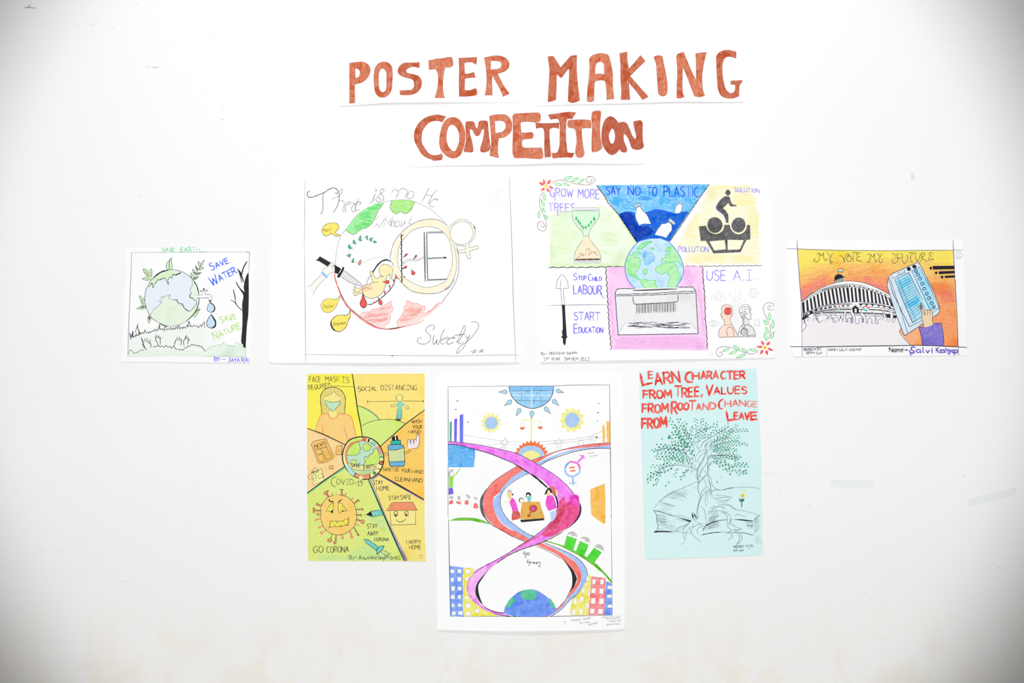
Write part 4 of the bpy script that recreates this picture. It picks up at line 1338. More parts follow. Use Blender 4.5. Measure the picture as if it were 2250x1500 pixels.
l pk4 1.6 : 85,1000 690,1260
l pk4 1.6 : 670,1620 85,2030
sub newspaper
g ora2 : 160,1290! 145,1240 200,1190 385,1150! 520,1455! 400,1530 260,1560!
ls K 0.9 : 260,1560! 160,1290! 145,1240 200,1190 385,1150! 520,1455! 400,1530 260,1560!
l K 0.8 : 185,1270 205,1330 400,1275 375,1180 185,1270
t K 1.0 52 : 205,1305 380,1250 NEWS
l K 0.8 : 210,1350 300,1315 325,1385 235,1415 210,1350
l K 0.8 : 315,1315 400,1290 480,1450 385,1495 315,1315
l K 0.8 : 245,1435 330,1400 360,1505 285,1540 245,1435
l K 0.7 : 340,1365 420,1335
l K 0.7 : 355,1400 435,1375
l K 0.7 : 370,1440 450,1410
sub newspaper
f yel2 : 140,1710 310,1650 360,1835 180,1915
l K 0.8 : 140,1710 310,1650 360,1835 180,1915 140,1710
l K 0.8 : 150,1700 200,1625 260,1665
l K 0.8 : 115,1720 90,1800 155,1835
t K 0.9 36 : 155,1730 270,1700 NEWS
l K 0.7 : 160,1755 215,1740 228,1795 170,1815 160,1755
l K 0.7 : 250,1745 330,1728 338,1785 265,1810 250,1745
l K 0.6 : 180,1835 230,1820
l K 0.6 : 185,1855 240,1838
sub newspaper
f ora2 : 555,1275 655,1265 645,1415 550,1415
l K 1.0 : 555,1275 655,1265 645,1415 550,1415 555,1275
l K 0.7 : 580,1335 635,1325
l K 0.7 : 575,1360 630,1355
sub newspaper
f ora2 : 442,1590 508,1598 500,1650 438,1642
l K 0.9 : 442,1590 508,1598 500,1650 438,1642 442,1590
part sanitizer_wedge
f ora3 : 2008,680 1280,1275 1345,1480 1250,1725 2003,2150 2003,1200
sub sanitizer_bottle
g yg2 : 1415,1340! 1665,1300! 1685,1520! 1425,1530!
g bl10 : 1420,1255 1540,1240 1650,1258 1670,1300! 1540,1335 1415,1340!
g bl10 : 1425,1528! 1540,1528 1680,1515! 1670,1595 1540,1605 1445,1600
f te6 : 1450,1190 1612,1172 1618,1240 1455,1248
f K : 1468,1135 1492,1105 1570,1102 1578,1180 1478,1190
l wh3 2.0 : 1528,1110 1535,1180
ls K 1.3 : 1420,1255 1540,1240 1650,1258 1670,1300 1685,1520 1668,1598 1540,1605 1445,1600 1425,1530 1410,1340 1410,1275 1420,1255
l K 1.2 : 1415,1340 1540,1335 1670,1298
l K 1.2 : 1425,1528 1540,1530 1680,1515
l K 1.2 : 1450,1190 1612,1172 1618,1240 1455,1248 1450,1190
s K4 0.9 : 1410,1420 1370,1375 1345,1390 1360,1420 1400,1435
sub hand
g wh4 : 1880,1100 1900,1075 1925,1110 1920,1200 1910,1270 1860,1310 1780,1315 1725,1290 1730,1190 1750,1160 1790,1170 1830,1160 1870,1170
s K3 1.0 : 1725,1290 1730,1190 1750,1162 1775,1190 1770,1240
s K3 1.0 : 1785,1235 1785,1175 1810,1160 1830,1185 1825,1240
s K3 1.0 : 1835,1230 1840,1170 1865,1162 1880,1195
s K3 1.0 : 1872,1170 1880,1100 1900,1075 1925,1110 1920,1230 1890,1300 1800,1315
s K3 0.9 : 1795,1320 1760,1370 1690,1400
s K3 0.9 : 1770,1320 1740,1355 1685,1375
part home_wedge
f yel3 : 1245,1725 2003,2150 2005,2500 2030,3165 1690,3165 1100,1830
f gyp : 1110,1830 1250,1735 1400,1810 2000,2160 1990,2175 1400,1840 1260,1760 1140,1840 1400,2480 1740,3162 1680,3162
sub house
f fac : 1440,2335 1860,2325 1865,2560 1455,2570
l K 1.0 : 1440,2335 1455,2572 1865,2560 1860,2330
f rdo : 1470,2200 1815,2195 1890,2328 1395,2332
l K 1.0 : 1470,2200 1815,2195 1890,2330 1375,2335 1470,2200
e K 1.2 : 1538,2388 30,44
e K 1.2 : 1714,2384 28,42
g K : 1530,2390 1550,2395 1540,2428 1522,2420
g K : 1705,2385 1722,2388 1715,2420 1698,2412
s K 1.2 : 1535,2475 1580,2515 1630,2520 1680,2490 1708,2455
part virus_wedge
f grn1 : 690,1615 1110,1830 1680,3163 100,3160 78,2060
f grn2 : 690,1620 700,1650 400,1830 80,2080 78,2050 400,1800
l te7 1.6 : 690,1630 85,2055
l te7 2.2 : 1085,1850 1655,3150
f grn3 : 1000,2420 1340,2430 1380,2700 1250,2600
f grn3 : 250,3060 700,3080 1000,2900 1400,3000 1500,3140 260,3150
sub pencil
f K : 1050,2400 1130,2345 1160,2435
l K 0.8 : 1000,2402 1050,2400 1155,2442
f te5 : 1145,2348 1300,2318 1330,2400 1160,2435
l K 1.2 : 1050,2400 1130,2345 1300,2318
l K 1.2 : 1155,2440 1330,2405
sub syringe
f te5 : 1010,2800 1085,2812 1255,2935 1210,2985 1050,2870
ls K 1.0 : 1010,2800! 1085,2812! 1255,2935! 1210,2985! 1050,2870! 1010,2800
f te5 : 1270,2920 1345,2918 1310,2980 1230,3055 1215,2985
ls K 1.3 : 1270,2920! 1345,2918! 1310,2980 1230,3055! 1215,2985! 1270,2920
l K 1.0 : 1325,2980 1425,3040 1395,3085 1280,3015
l K 1.0 : 1425,3040 1450,3035 1395,3115 1385,3080
sub virus
l rd5 5.0 : 395,2045 430,2130
l rd5 4.0 : 360,2065 425,2010
l rd5 3.0 : 645,2000 650,2080
l rd5 2.0 : 615,1990 675,1990
l rd5 3.0 : 240,2230 300,2270
l rd5 3.0 : 190,2330 300,2335
l rd5 3.6 : 185,2290 188,2370
l rd5 3.0 : 240,2380 300,2400
l rd5 3.0 : 215,2490 300,2465
g rd5 : 200,2480 225,2470 230,2490 205,2510
g rd5 : 255,2590 300,2610 280,2640 270,2630
l rd5 2.6 : 290,2610 340,2575
g rd5 : 280,2680 340,2690 320,2735 300,2710
l rd5 2.4 : 340,2690 390,2655
g rd5 : 450,2790 485,2820 450,2855 415,2830
l K 1.2 : 470,2790 485,2725
l rd5 3.0 : 535,2860 555,2740
e rd5 3.4 : 532,2862 12,14
e rd5 3.4 : 660,2785 10,12
l rd5 2.6 : 655,2770 650,2690
l rd5 3.6 : 810,2750 770,2650
e rd5 3.6 : 810,2768 14,10
l rd5 2.8 : 915,2735 840,2610
e rd5 2.4 : 918,2735 12,8
l rd5 3.0 : 930,2580 840,2540
e rd5 3.0 : 990,2515 20,20
l rd5 3.0 : 980,2505 890,2480
l rd5 3.0 : 970,2410 865,2408
l rd5 3.0 : 995,2310 865,2320
l rd5 3.0 : 920,2170 845,2215
l rd5 2.6 : 830,2120 790,2180
l rd5 3.0 : 715,2050 690,2120
l rd5 2.0 : 550,2050 570,2100
l rd5 2.0 : 480,2040 500,2090
g ora4 : 620,2080 740,2110 840,2210 885,2340 890,2480 850,2590 760,2680 640,2730 530,2730 420,2680 340,2590 300,2460 300,2300 340,2190 430,2110 520,2085
s K 1.0 : 580,2075 620,2080 740,2110 840,2210 885,2340 890,2480 850,2590 760,2680 640,2730 530,2730 420,2680 340,2590 300,2460
s K 1.0 : 300,2460 300,2300 310,2255 350,2190 430,2110 520,2080
s K 0.8 : 430,2112 390,2060 350,2045 425,2000 400,2030 440,2110
s K 0.8 : 620,2075 640,2060 635,1998 610,1985 675,1988 655,2000 655,2065 690,2085
s K 0.8 : 320,2250 270,2245 225,2250 240,2205 260,2230 330,2235
s K 0.8 : 300,2325 210,2325 180,2290 175,2365 205,2340 300,2345
s K 0.8 : 300,2390 245,2375 230,2400 250,2410 300,2420
s K 0.8 : 490,2720 460,2785 420,2810 415,2840 450,2855 485,2830 470,2785
s K 0.8 : 545,2735 530,2840 510,2865 540,2885 555,2860 560,2740
s K 0.8 : 865,2313 970,2305 985,2290 1000,2330 970,2318 870,2325
s K 0.8 : 865,2400 950,2402 965,2390 972,2428 950,2415 865,2415
s K 0.8 : 885,2475 960,2495 1010,2485 1015,2530 980,2550 960,2520 890,2490
s K 0.8 : 840,2605 900,2720 900,2740 935,2735 910,2710 850,2600
s K 0.8 : 835,2215 905,2160 905,2145 940,2180 915,2175 850,2225
f yel1 : 385,2345 440,2260 505,2210 500,2320 495,2380
f yel1 : 600,2380 590,2230 620,2210 670,2250 725,2335 660,2345
ls K 0.9 : 385,2345! 440,2260 480,2220 505,2210! 505,2300 492,2378! 450,2350 385,2345!
ls K 0.9 : 600,2382! 590,2250 610,2208 660,2240 730,2338! 660,2345 600,2382!
f K : 460,2345 498,2320 490,2378
f K : 630,2360 665,2320 680,2345
l K 0.8 : 420,2340 500,2255
l K 0.8 : 610,2370 655,2260 700,2340
s K 2.4 : 435,2155 460,2185 500,2185
s K 1.0 : 500,2185 512,2215
s K 2.0 : 650,2150 600,2185 580,2210
f yel1 : 460,2500 560,2510 660,2505 760,2460 755,2575 630,2600 445,2605
l K 1.0 : 460,2500 560,2510 660,2505 760,2455 755,2575 700,2575 630,2600 540,2595 445,2605 460,2500
l K 0.9 : 445,2605 475,2505 540,2595 565,2510 635,2600 665,2505 730,2575 755,2460
s K 0.9 : 425,2628 445,2605
part ring_globe
g K : 980,1110 1120,1135 1230,1205 1310,1320 1345,1440 1340,1550 1290,1680 1200,1770 1080,1825 960,1820 820,1765 720,1660 660,1540 650,1400 690,1270 760,1170 860,1125
g yel2 : 980,1128 1110,1150 1215,1218 1295,1330 1328,1440 1322,1545 1275,1668 1190,1755 1080,1808 965,1802 830,1750 735,1650 678,1535 668,1405 705,1280 770,1188 870,1142
g yg3 : 985,1130! 870,1145 760,1205! 775,1275 880,1210 970,1188!
g rdo : 760,1240 700,1360 700,1480 735,1580! 760,1570 728,1480 735,1360 790,1280!
g rdo : 770,1230! 870,1190 970,1170! 970,1188! 880,1212 785,1280!
f rd6 : 985,1128 1060,1145 1045,1195 975,1190
f K : 1085,1150 1115,1158 1095,1205 1070,1200
f te4 : 1145,1175 1225,1235 1195,1270 1120,1215
f rd5 : 1235,1250 1280,1300 1325,1415 1290,1405 1230,1290
f gyp2 : 1215,1265 1260,1320 1290,1400 1270,1415 1230,1330
f te6 : 1290,1410 1335,1450 1275,1455
f K : 1270,1455 1338,1455 1338,1465 1270,1463
e K 1.8 : 1298,1548 30,30
g rd6 : 1298,1522 1322,1545 1300,1572 1275,1550
f lb4 : 705,1610 745,1570 875,1700 850,1775 770,1720
f rd5 : 880,1710 980,1755 1100,1735 1110,1800 1000,1812 860,1780
l K 2.0 : 875,1705 850,1775
l K 2.0 : 1105,1740 1115,1798
l K 1.8 : 1235,1635 1285,1662
l yel2 3.6 : 960,1760 962,1812
l yel2 3.6 : 930,1795 995,1795
e K 2.4 : 1188,1717 18,18
e gr5 2.0 : 1188,1717 9,9
g lb5 : 980,1188 1090,1205 1190,1270 1250,1370 1270,1460 1255,1560 1190,1660 1090,1730 980,1750 880,1715 790,1630 740,1520 732,1410 770,1300 860,1220
g yg3 : 900,1208 940,1225 945,1290 965,1310 940,1340 945,1380 890,1415 800,1430 740,1415! 745,1340 790,1270
g yg3 : 1010,1228 1060,1225 1135,1275 1110,1315 1110,1340 1050,1355 1000,1320 1000,1280
g yg3 : 1215,1310! 1160,1330 1170,1375 1110,1410 1070,1465 1035,1480 1000,1495 1030,1540 1000,1580 940,1640! 1240,1600! 1270,1460 1250,1380
g yg3 : 775,1530 830,1500 880,1500 890,1580 830,1570
g yg2 : 800,1640 900,1670 1050,1690 1200,1665! 1140,1700 1060,1735 980,1750 880,1715
s K4 0.9 : 920,1200 940,1235 945,1290 965,1310 940,1340 945,1380 890,1415 800,1430 740,1415
s K4 0.9 : 1010,1228 1060,1225 1135,1275 1110,1315 1110,1340 1050,1355 1000,1320 1000,1280 1010,1228
wv K4 1.0 5 30 : 1215,1310 1160,1330 1170,1375 1110,1410 1070,1465 1035,1440 1005,1475 1035,1500 1030,1540 1000,1580 940,1610
s K4 0.9 : 775,1530 830,1500 880,1500 890,1580
s K4 0.8 : 980,1188 1090,1205 1190,1270 1250,1370 1270,1460 1255,1560 1190,1660 1090,1730 980,1750 880,1715 790,1630 740,1520 732,1410 770,1300 860,1220 980,1188
f yel2 : 750,1545 850,1575 1000,1590 1150,1580 1255,1560 1235,1650 1100,1670 950,1668 800,1640
s K4 0.9 : 750,1545 850,1575 1000,1590 1150,1580 1255,1560
s K4 0.9 : 800,1640 950,1668 1100,1670 1235,1650
t K 1.3 60 : 795,1620 950,1625 SAVE
t K 1.3 62 : 1005,1655 1210,1645 EARTH
part dividing_line
l K 2.4 : 818,84 860,350 910,700 960,940 985,1115
l K 2.4 : 76,978 330,1072 700,1248
l K 2.6 : 78,2045 370,1830 690,1612
l K 2.4 : 2008,678 1700,905 1285,1272
l K 3.0 : 1250,1728 1600,1925 2000,2150
l K 2.8 : 1085,1820 1300,2310 1560,2900 1680,3163
part lettering
t K3 1.1 90 : 112,222 300,215 FACE
t K3 1.1 92 : 370,215 610,215 MASK
t K3 1.1 92 : 650,228 768,228 ^S
t K3 1.1 78 : 100,350 470,310 REQUIRED
part lettering
t K3 1.1 90 : 908,380 965,375 S
t K3 1.1 62 : 970,358 1225,358 OC^AL
t K3 1.1 82 : 1290,352 1885,350 D^STANC^NG
part lettering
t K3 1.1 58 : 1800,898 1968,890 WASH
t K3 1.1 56 : 1818,985 1968,985 YOUR
t K3 1.1 58 : 1740,1068 1945,1068 HAND
part lettering
t K3 1.0 58 : 1320,1685 1590,1690 SANITIZE
t K3 1.0 60 : 1628,1698 1775,1710 YOUR
t K3 1.0 58 : 1800,1718 1985,1730 HAND
t K3 1.1 66 : 1525,1845 1970,1872 CLEANHAND
part lettering
s K3 1.1 : 560,1778 510,1790 475,1840 480,1900 510,1935 550,1935
t K3 1.0 90 : 560,1905 840,1905 OV^D
t K3 1.1 80 : 862,1920 985,1920 -19
part lettering
t K3 1.1 70 : 1165,1910 1320,1905 STAY
t K3 1.1 70 : 1220,2008 1430,1998 HOME
t K3 1.1 66 : 1420,2160 1590,2155 STAY
t K3 1.1 70 : 1615,2150 1785,2145 SAFE
t K3 1.1 66 : 1712,2885 1950,2885 HAPPY
t K3 1.1 66 : 1755,2970 1950,2970 HOME
part lettering
t K3 1.1 76 : 1065,2630 1230,2625 STAY
t K3 1.1 72 : 1070,2745 1240,2740 AWAY
t K3 1.1 52 : 1180,2835 1420,2835 CORONA
t K3 1.3 105 : 178,3028 340,3020 GO
t K3 1.3 95 : 400,3025 760,3020 CORONA
part signature
t K3 1.0 70 : 768,3138 890,3130 By-
t K3 1.0 66 : 925,3140 1220,3132 Anushka
t K3 1.0 62 : 1240,3140 1380,3135 Singh
t K3 1.0 56 : 1415,3140 1530,3130 -1st
t K3 1.0 56 : 1540,3140 1615,3140 EC
part poster_number
e K4 0.6 : 1950,3092 26,30
poster poster|pale blue poster of a green leafed tree rooted in an open book|poster|posters
paper pblu
V 1390 800 7.5
out 100,128 150,1500 205,3195 225,3210 1000,3180 2145,3138 2110,1300 2040,72 1000,95
lift 1.0 4 0.7,0.6,0.6,0.4
part lettering
t red 5.0 195 : 165,345 320,310 L
t red 3.4 105 : 262,232 335,228 E
t red 4.4 185 : 375,345 780,290 ARN
s red 5.2 : 965,128 900,150 870,220 900,285 985,292
t red 4.4 100 : 990,245 1095,240 H
t red 4.0 120 : 1130,245 1410,240 ARA
t red 4.0 120 : 1455,240 1850,235 CTER
part lettering
t red 4.4 125 : 175,560 640,555 FROM
t red 4.2 170 : 690,525 800,525 T
t red 3.8 145 : 815,545 1100,520 REE
l red 3.4 : 1150,495 1125,545
t red 4.2 165 : 1210,505 1315,505 V
t red 3.4 115 : 1340,495 1880,480 ALUES
part lettering
t red 4.4 140 : 160,800 585,795 FROM
t red 4.6 190 : 640,815 730,810 R
t red 4.6 110 : 745,755 920,745 OO
t red 4.0 155 : 930,755 1030,755 T
t red2 3.6 100 : 1050,755 1245,750 AN
t red2 3.6 115 : 1275,740 1365,740 D
s red 4.2 : 1490,570 1430,620 1420,690 1440,725 1480,732
t red2 3.2 95 : 1520,695 1860,692 HAN
t red2 2.4 95 : 1885,700 2050,705 GE
part lettering
t red 4.6 150 : 1570,925 1680,905 L
t red 4.2 110 : 1670,910 1920,908 EAV
t red 4.4 115 : 1950,912 2050,905 E
part lettering
t red 5.0 160 : 155,1060 560,1035 FROM
part foliage
stuff
V 1390 920 7.5
lv 42 26 : 850,520 780,300 680,120 610,10
lv 38 24 : 1000,430 900,250 820,130 760,0
lv 36 22 : 940,330 860,200 880,60
lv 36 22 : 980,330 950,220 990,150
lv 34 22 : 1050,330 1060,200 1040,0
lv 34 22 : 1080,400 1110,250 1150,0
lv 34 22 : 1150,350 1180,230 1220,80
lv 36 24 : 1160,190 1260,150 1400,60
lv 34 22 : 1200,320 1300,240 1400,110
lv 32 22 : 1370,230 1470,170 1580,90
lv 32 22 : 1400,320 1480,220 1590,200 1720,100
lv 32 22 : 1450,330 1600,250 1740,190 1890,190
lv 32 22 : 1290,380 1430,320 1560,250 1650,170
lv 30 20 : 1260,420 1400,360 1590,310 1760,290
lv 30 20 : 1250,460 1400,420 1560,380 1720,340
lv 30 20 : 1350,450 1500,400 1700,370 1890,425
lv 30 20 : 1350,490 1500,450 1650,420 1780,430
lv 32 20 : 1300,520 1450,500 1600,490 1720,520
lv 32 22 : 1340,550 1450,530 1560,520 1680,530
lv 34 22 : 1400,585 1550,580 1700,600 1770,640
lv 34 22 : 1300,650 1450,620 1600,620 1730,700
lv 34 22 : 1350,670 1500,660 1620,640 1720,650
lv 36 24 : 1320,730 1380,710 1450,770 1530,850
lv 36 24 : 1420,720 1500,760 1560,830 1580,860
lv 36 24 : 1480,700 1600,790 1700,860 1800,890 1860,870
lv 34 24 : 1500,720 1640,780 1760,770 1900,770
lv 34 24 : 1660,760 1780,745 1870,740
lv 34 26 : 1740,860 1830,850 1880,870
lv 40 26 : 1010,660 960,540 880,430 790,370 690,250
lv 40 26 : 900,580 830,450 700,400 600,290
lv 40 26 : 940,460 820,350 740,250 650,240
lv 38 26 : 1000,580 930,450 860,330 770,230 750,130
lv 38 26 : 780,470 650,450 540,440 400,440
lv 38 26 : 800,520 640,490 480,480 330,525
lv 38 26 : 820,540 660,530 520,530 390,540
lv 36 24 : 860,600 720,570 590,600 390,600
lv 36 24 : 880,650 760,610 600,640 410,640
lv 36 24 : 860,680 700,640 600,680 520,710
lv 32 24 : 850,720 760,680 640,650
lv 34 24 : 1000,790 900,710 780,700 700,710
lv 34 24 : 960,720 900,660 820,640
lv 36 24 : 680,740 560,750 440,780 310,775
lv 36 26 : 560,840 460,860 330,890 240,960
lv 36 26 : 450,860 330,950 240,1030
lv 34 26 : 540,850 450,920 390,980 420,1030
lv 32 26 : 740,800 710,870 690,950
lv 32 26 : 920,820 850,880 780,990
lv 32 26 : 880,830 860,900 830,960
lv 34 40 : 1010,860 900,850
lv 34 44 : 570,1010 585,1060 545,1130
lv 36 60 : 380,1050 360,1090
leaf lf2 lf2 0.5 : 470,315 495,345 22
leaf lf2 lf2 0.5 : 605,325 575,285 36
leaf lf2 lf2 0.5 : 605,325 625,280 28
leaf lf1 lf1 0.5 : 1605,925 1608,885 22
leaf lf2 lf2 0.5 : 1465,960 1463,935 14
leaf lf2 lf2 0.5 : 1392,1055 1390,1015 20
leaf lf2 lf2 0.5 : 1745,940 1745,910 16
leaf lf2 lf2 0.5 : 570,860 600,825 26
leaf lf1 lf1 0.5 : 620,830 655,800 26
part trunk
s g4 0.57 : 360,1465 430,1370 540,1270 680,1200 800,1145 940,1085 1040,1035
s K4 0.70 : 1035,1035 1060,1040 1085,1060 1065,950 1060,850 1110,730 1160,660 1210,500
s g4 0.66 : 1050,835 950,780 850,755 700,750 560,780 400,845
s g4 0.66 : 1060,855 940,805 820,770 700,765 600,780 450,830
s g4 0.66 : 1050,835 1030,780 960,690 870,590 830,530
s K4 0.66 : 830,530 750,500 640,485 520,482 380,515
s g4 0.57 : 840,540 760,515 660,500 540,490
s g4 0.66 : 835,530 900,600 970,660 1035,690 1030,640 1060,580 1130,520 1210,495
s K4 0.84 : 820,500 850,555 880,590
s g4 0.57 : 1030,690 1110,740 1060,850
s g4 0.74 : 1030,560 1010,480 960,390 900,310 850,220 800,130
s g4 0.66 : 960,390 1010,430
s K4 0.70 : 1110,545 1090,500 1040,430 1010,350 1020,270 1080,220 1200,170 1300,140
s g4 0.66 : 1110,470 1030,370
s K4 0.90 : 1120,475 1150,400 1220,340 1330,280 1460,200 1580,130
s g4 0.57 : 1180,480 1200,420 1290,330
s g4 0.74 : 1215,520 1225,400 1180,480
s g4 0.74 : 1230,600 1230,540 1300,480 1430,400 1580,290
s g4 0.57 : 1265,610 1300,550 1400,480 1500,430
s g4 0.74 : 1215,495 1200,600 1150,700 1080,820 1070,900 1100,960
s g4 0.66 : 1190,550 1120,600 1090,640 1060,690
s K4 0.70 : 1235,690 1200,750 1140,850 1090,950 1085,1060
s K4 1.25 : 1235,660 1260,620 1320,600 1420,595 1540,600
s g4 0.66 : 1540,600 1640,615 1740,650
s g4 0.66 : 1235,740 1300,700 1380,695 1440,710
s K4 1.39 : 1235,800 1260,760 1300,730
s g4 0.66 : 1235,690 1260,650 1340,620 1440,600
s K4 0.70 : 1230,590 1235,700 1230,800 1235,900 1250,1000 1280,1100 1300,1220
s K4 0.70 : 1230,800 1260,830 1240,870
s g4 0.74 : 1235,900 1290,990 1310,1090 1360,1140 1420,1165 1490,1170
s K4 0.77 : 1250,1000 1280,1080 1295,1190 1340,1170 1440,1168
s K4 1.39 : 1485,1172 1560,1145 1680,1128
s g4 0.66 : 1680,1128 1800,1120 1960,1125 2100,1145
s g4 0.66 : 1170,840 1220,900 1150,970 1090,1060 1075,1150 1105,1250 1110,1310
s g4 0.66 : 1220,920 1160,980 1100,1050
s g4 0.66 : 1160,980 1200,1040 1205,1110
s K4 0.77 : 1245,1120 1280,1200 1320,1280
s K4 0.70 : 1240,1090 1180,1150 1130,1210 1110,1300 1080,1400 1055,1520 1065,1590 1085,1600 1060,1650
s K4 0.70 : 1230,1170 1150,1260 1100,1370 1075,1480 1065,1560
s g4 0.57 : 1075,1060 1070,1140 1090,1220
s g4 0.57 : 1220,1170 1200,1280 1195,1380 1215,1440
s g4 0.57 : 1240,1160 1225,1260 1235,1370
s g4 0.57 : 1250,1150 1270,1250 1290,1300
s g4 0.49 : 1090,950 1110,900 1180,780
s g4 0.49 : 1130,990 1110,860 1160,780
l K4 0.66 : 1035,905 1075,960
l K4 0.66 : 1035,935 1070,990
l K4 0.66 : 1045,960 1080,1020
part open_book
V 1390 1040 7.5
wv g4 0.57 2 200 : 360,560 440,460 620,330 680,300 800,245 940,185 1040,135
s K4 0.84 : 625,335 645,305 680,305 880,385
l g4 0.49 : 640,330 800,380
l g4 0.41 : 820,240 1020,355
l g4 0.41 : 950,185 1055,245
l K4 0.84 : 440,468 600,515 690,535
l g4 0.41 : 450,450 720,540
l g4 0.49 : 330,475 365,505
s K4 1.39 : 340,603 460,630 700,705
s g4 0.74 : 700,705 840,745 960,790
g K3 : 700,703! 830,738 975,775! 945,800! 830,755!
s K4 0.63 : 945,815 830,775 700,745
s K4 1.15 : 340,603 385,660 395,740 400,800 420,860 400,940
fr g4 0.45 150 120 26 12 : 400,690 560,850
fr g4 0.4 200 110 20 11 : 440,700 700,900
l K4 0.7 : 390,690 430,695
l K4 0.7 : 392,740 450,748
l K4 0.7 : 395,785 440,790
l K4 0.7 : 415,850 480,858
l K4 0.8 : 412,905 520,915
fr g4 0.4 110 160 26 -38 : 2000,800 2080,880
fr g4 0.4 150 50 20 -12 : 1240,870 1420,800
fr g4 0.4 130 60 18 -30 : 1260,760 1420,690
fr g4 0.4 110 50 20 8 : 1880,840 1965,880
fr g4 0.35 170 60 26 20 : 560,380 900,300
fr g4 0.35 170 90 16 14 : 420,560 640,520
g K3 : 345,972! 370,942 600,945 690,953! 600,962 420,965
s K4 0.98 : 690,953 760,890 860,855 935,815
s g4 0.74 : 690,953 800,965 950,985
s g4 0.66 : 690,955 800,920 880,860
s g4 0.66 : 935,815 860,890 830,980 860,1080 880,970 950,880
s K4 0.70 : 940,870 960,970 1005,1025 1130,1130
s g4 0.66 : 985,890 965,980 1000,1020
s K4 0.70 : 1010,820 980,890 1060,845 1160,835
s g4 0.66 : 975,625 1040,690 1060,750 1000,740 1040,790 1160,835
g K3 : 975,645! 1000,690 1000,745! 975,700
g K3 : 1000,640! 1040,700 1060,745! 1020,700
s K4 0.70 : 1090,1000 1060,950 1080,900 1130,870 1185,865
s K4 1.67 : 1135,1008 1300,975 1460,963
s g4 0.74 : 1460,963 1550,960 1640,970 1760,970
s K4 1.12 : 1150,930 1195,865 1300,810 1440,770 1560,755
s K3 2.4 : 1195,862 1290,810 1400,775
s g4 0.66 : 1150,960 1190,870 1240,780 1300,700 1400,620
s g4 0.57 : 1165,930 1300,890 1440,860
s g4 0.57 : 1170,910 1260,860 1400,830
s g4 0.57 : 1200,850 1300,800 1440,775
s g4 0.49 : 1250,780 1320,720 1430,690
s g4 0.49 : 1260,760 1330,700 1400,670
g K3 : 1640,752! 1800,752 1980,775! 1970,790! 1850,778
s K4 1.25 : 1760,970 1860,980 1985,1015
s K4 0.98 : 1980,780 2040,730 2100,680
s g4 0.66 : 1985,1000 2060,920
s K4 0.56 : 1970,800 1975,850 1960,900
s K4 0.82 : 1830,790 1970,810
s g4 0.57 : 1860,810 1970,835
s g4 0.57 : 1880,840 1970,860
s g4 0.49 : 1985,800 2060,760
s g4 0.49 : 1990,860 2080,780
s g4 0.49 : 1990,940 2080,860
s g4 0.49 : 2000,960 2090,880
s K4 0.70 : 1275,600 1300,550 1350,535 1310,590 1400,545 1460,545 1530,585
s K4 0.98 : 1360,560 1410,540 1470,550 1530,585
s g4 0.66 : 1250,630 1320,610 1410,605 1500,650 1560,720 1550,820 1570,880 1620,920 1660,925
s K4 0.70 : 1240,610 1260,635 1320,620
s g4 0.66 : 1215,660 1300,660 1390,600
s K4 0.63 : 1460,590 1500,620 1550,640 1580,610
s g4 0.66 : 1480,630 1560,660 1620,705
s K4 0.84 : 1620,725 1590,810 1590,850
s g4 0.74 : 1625,730 1620,820 1680,865 1790,905
s K4 0.98 : 1660,925 1740,925 1790,905
s g4 0.74 : 1650,920 1740,960 1800,1050 1770,1120 1700,1170
s K4 0.70 : 1620,920 1590,960 1540,985
s K4 0.63 : 1560,970 1620,990 1640,1040 1580,1080 1565,1110
s g4 0.74 : 1640,970 1700,965 1760,1040 1740,1120 1700,1170
s g4 0.66 : 1480,520 1600,520 1700,590 1800,605 1950,640 2070,680
s g4 0.66 : 1385,490 1400,470 1500,470 1580,430 1630,380
s g4 0.66 : 1390,495 1450,505 1550,500 1650,570 1740,605
s K4 0.77 : 1500,470 1570,440 1620,390
s K4 0.63 : 1325,408 1440,395 1600,380
s g4 0.66 : 1330,410 1460,440 1560,430
s K4 0.63 : 1355,355 1400,355 1410,320
s g4 0.57 : 1400,355 1500,360 1640,395
s K4 0.70 : 1680,690 1720,668 1780,680 1860,715
s g4 0.57 : 855,1080 850,1130 780,1170
s K4 0.63 : 1120,535 1180,600 1195,680 1200,780
s g4 0.66 : 1200,730 1290,705
s g4 0.66 : 700,690 800,685 860,715 980,745
part flower
V 1390 920 7.5
g ye3 : 1812,1228 1845,1262 1812,1297 1778,1262
s te8 2.2 : 1800,1300 1792,1370 1798,1410 1788,1450
leaf lf1 lf1 0.5 : 1785,1360 1748,1305 26
leaf lf1 lf1 0.5 : 1798,1360 1840,1305 28
part petal
g ye5 : 1812,1180 1850,1175 1860,1195 1845,1205
part petal
g ye5 : 1575,1200 1595,1210 1608,1235 1595,1240
part signature
V 1390 1040 7.5
t g4 1.0 36 : 1660,1220 1835,1215 NICKEY
t g4 0.9 34 : 1862,1210 2000,1205 PATEL
t g4 0.8 30 : 1660,1278 1720,1270 2nd
t g4 0.8 30 : 1745,1275 1830,1270 year
t g4 0.8 38 : 1900,1260 1950,1260 IT
part poster_number
s g2 0.5 : 2070,1055 2110,1090 2120,1130 2080,1155 2030,1145 2030,1110 2070,1055
t g2 0.6 40 : 2052,1125 2082,1125 5
poster poster|tall white poster with a pink and a red ribbon crossing above a blue half globe|poster|posters
V 950 810 7.5
out 45,85 45,1500 80,4290 600,4300 1200,4310 2250,4302 3090,4285 3168,4255 3165,2500 3130,80 1500,80
lift 1.4 11 0.5,0.8,1,0.8,0.5
part border_line
l K4 1.2 : 260,295 262,900 258,2450
l K4 1.6 : 268,2480 285,3400 298,4075
l K4 1.0 : 262,295 1260,283 2000,283 2300,268 2800,263 2880,268 2918,275
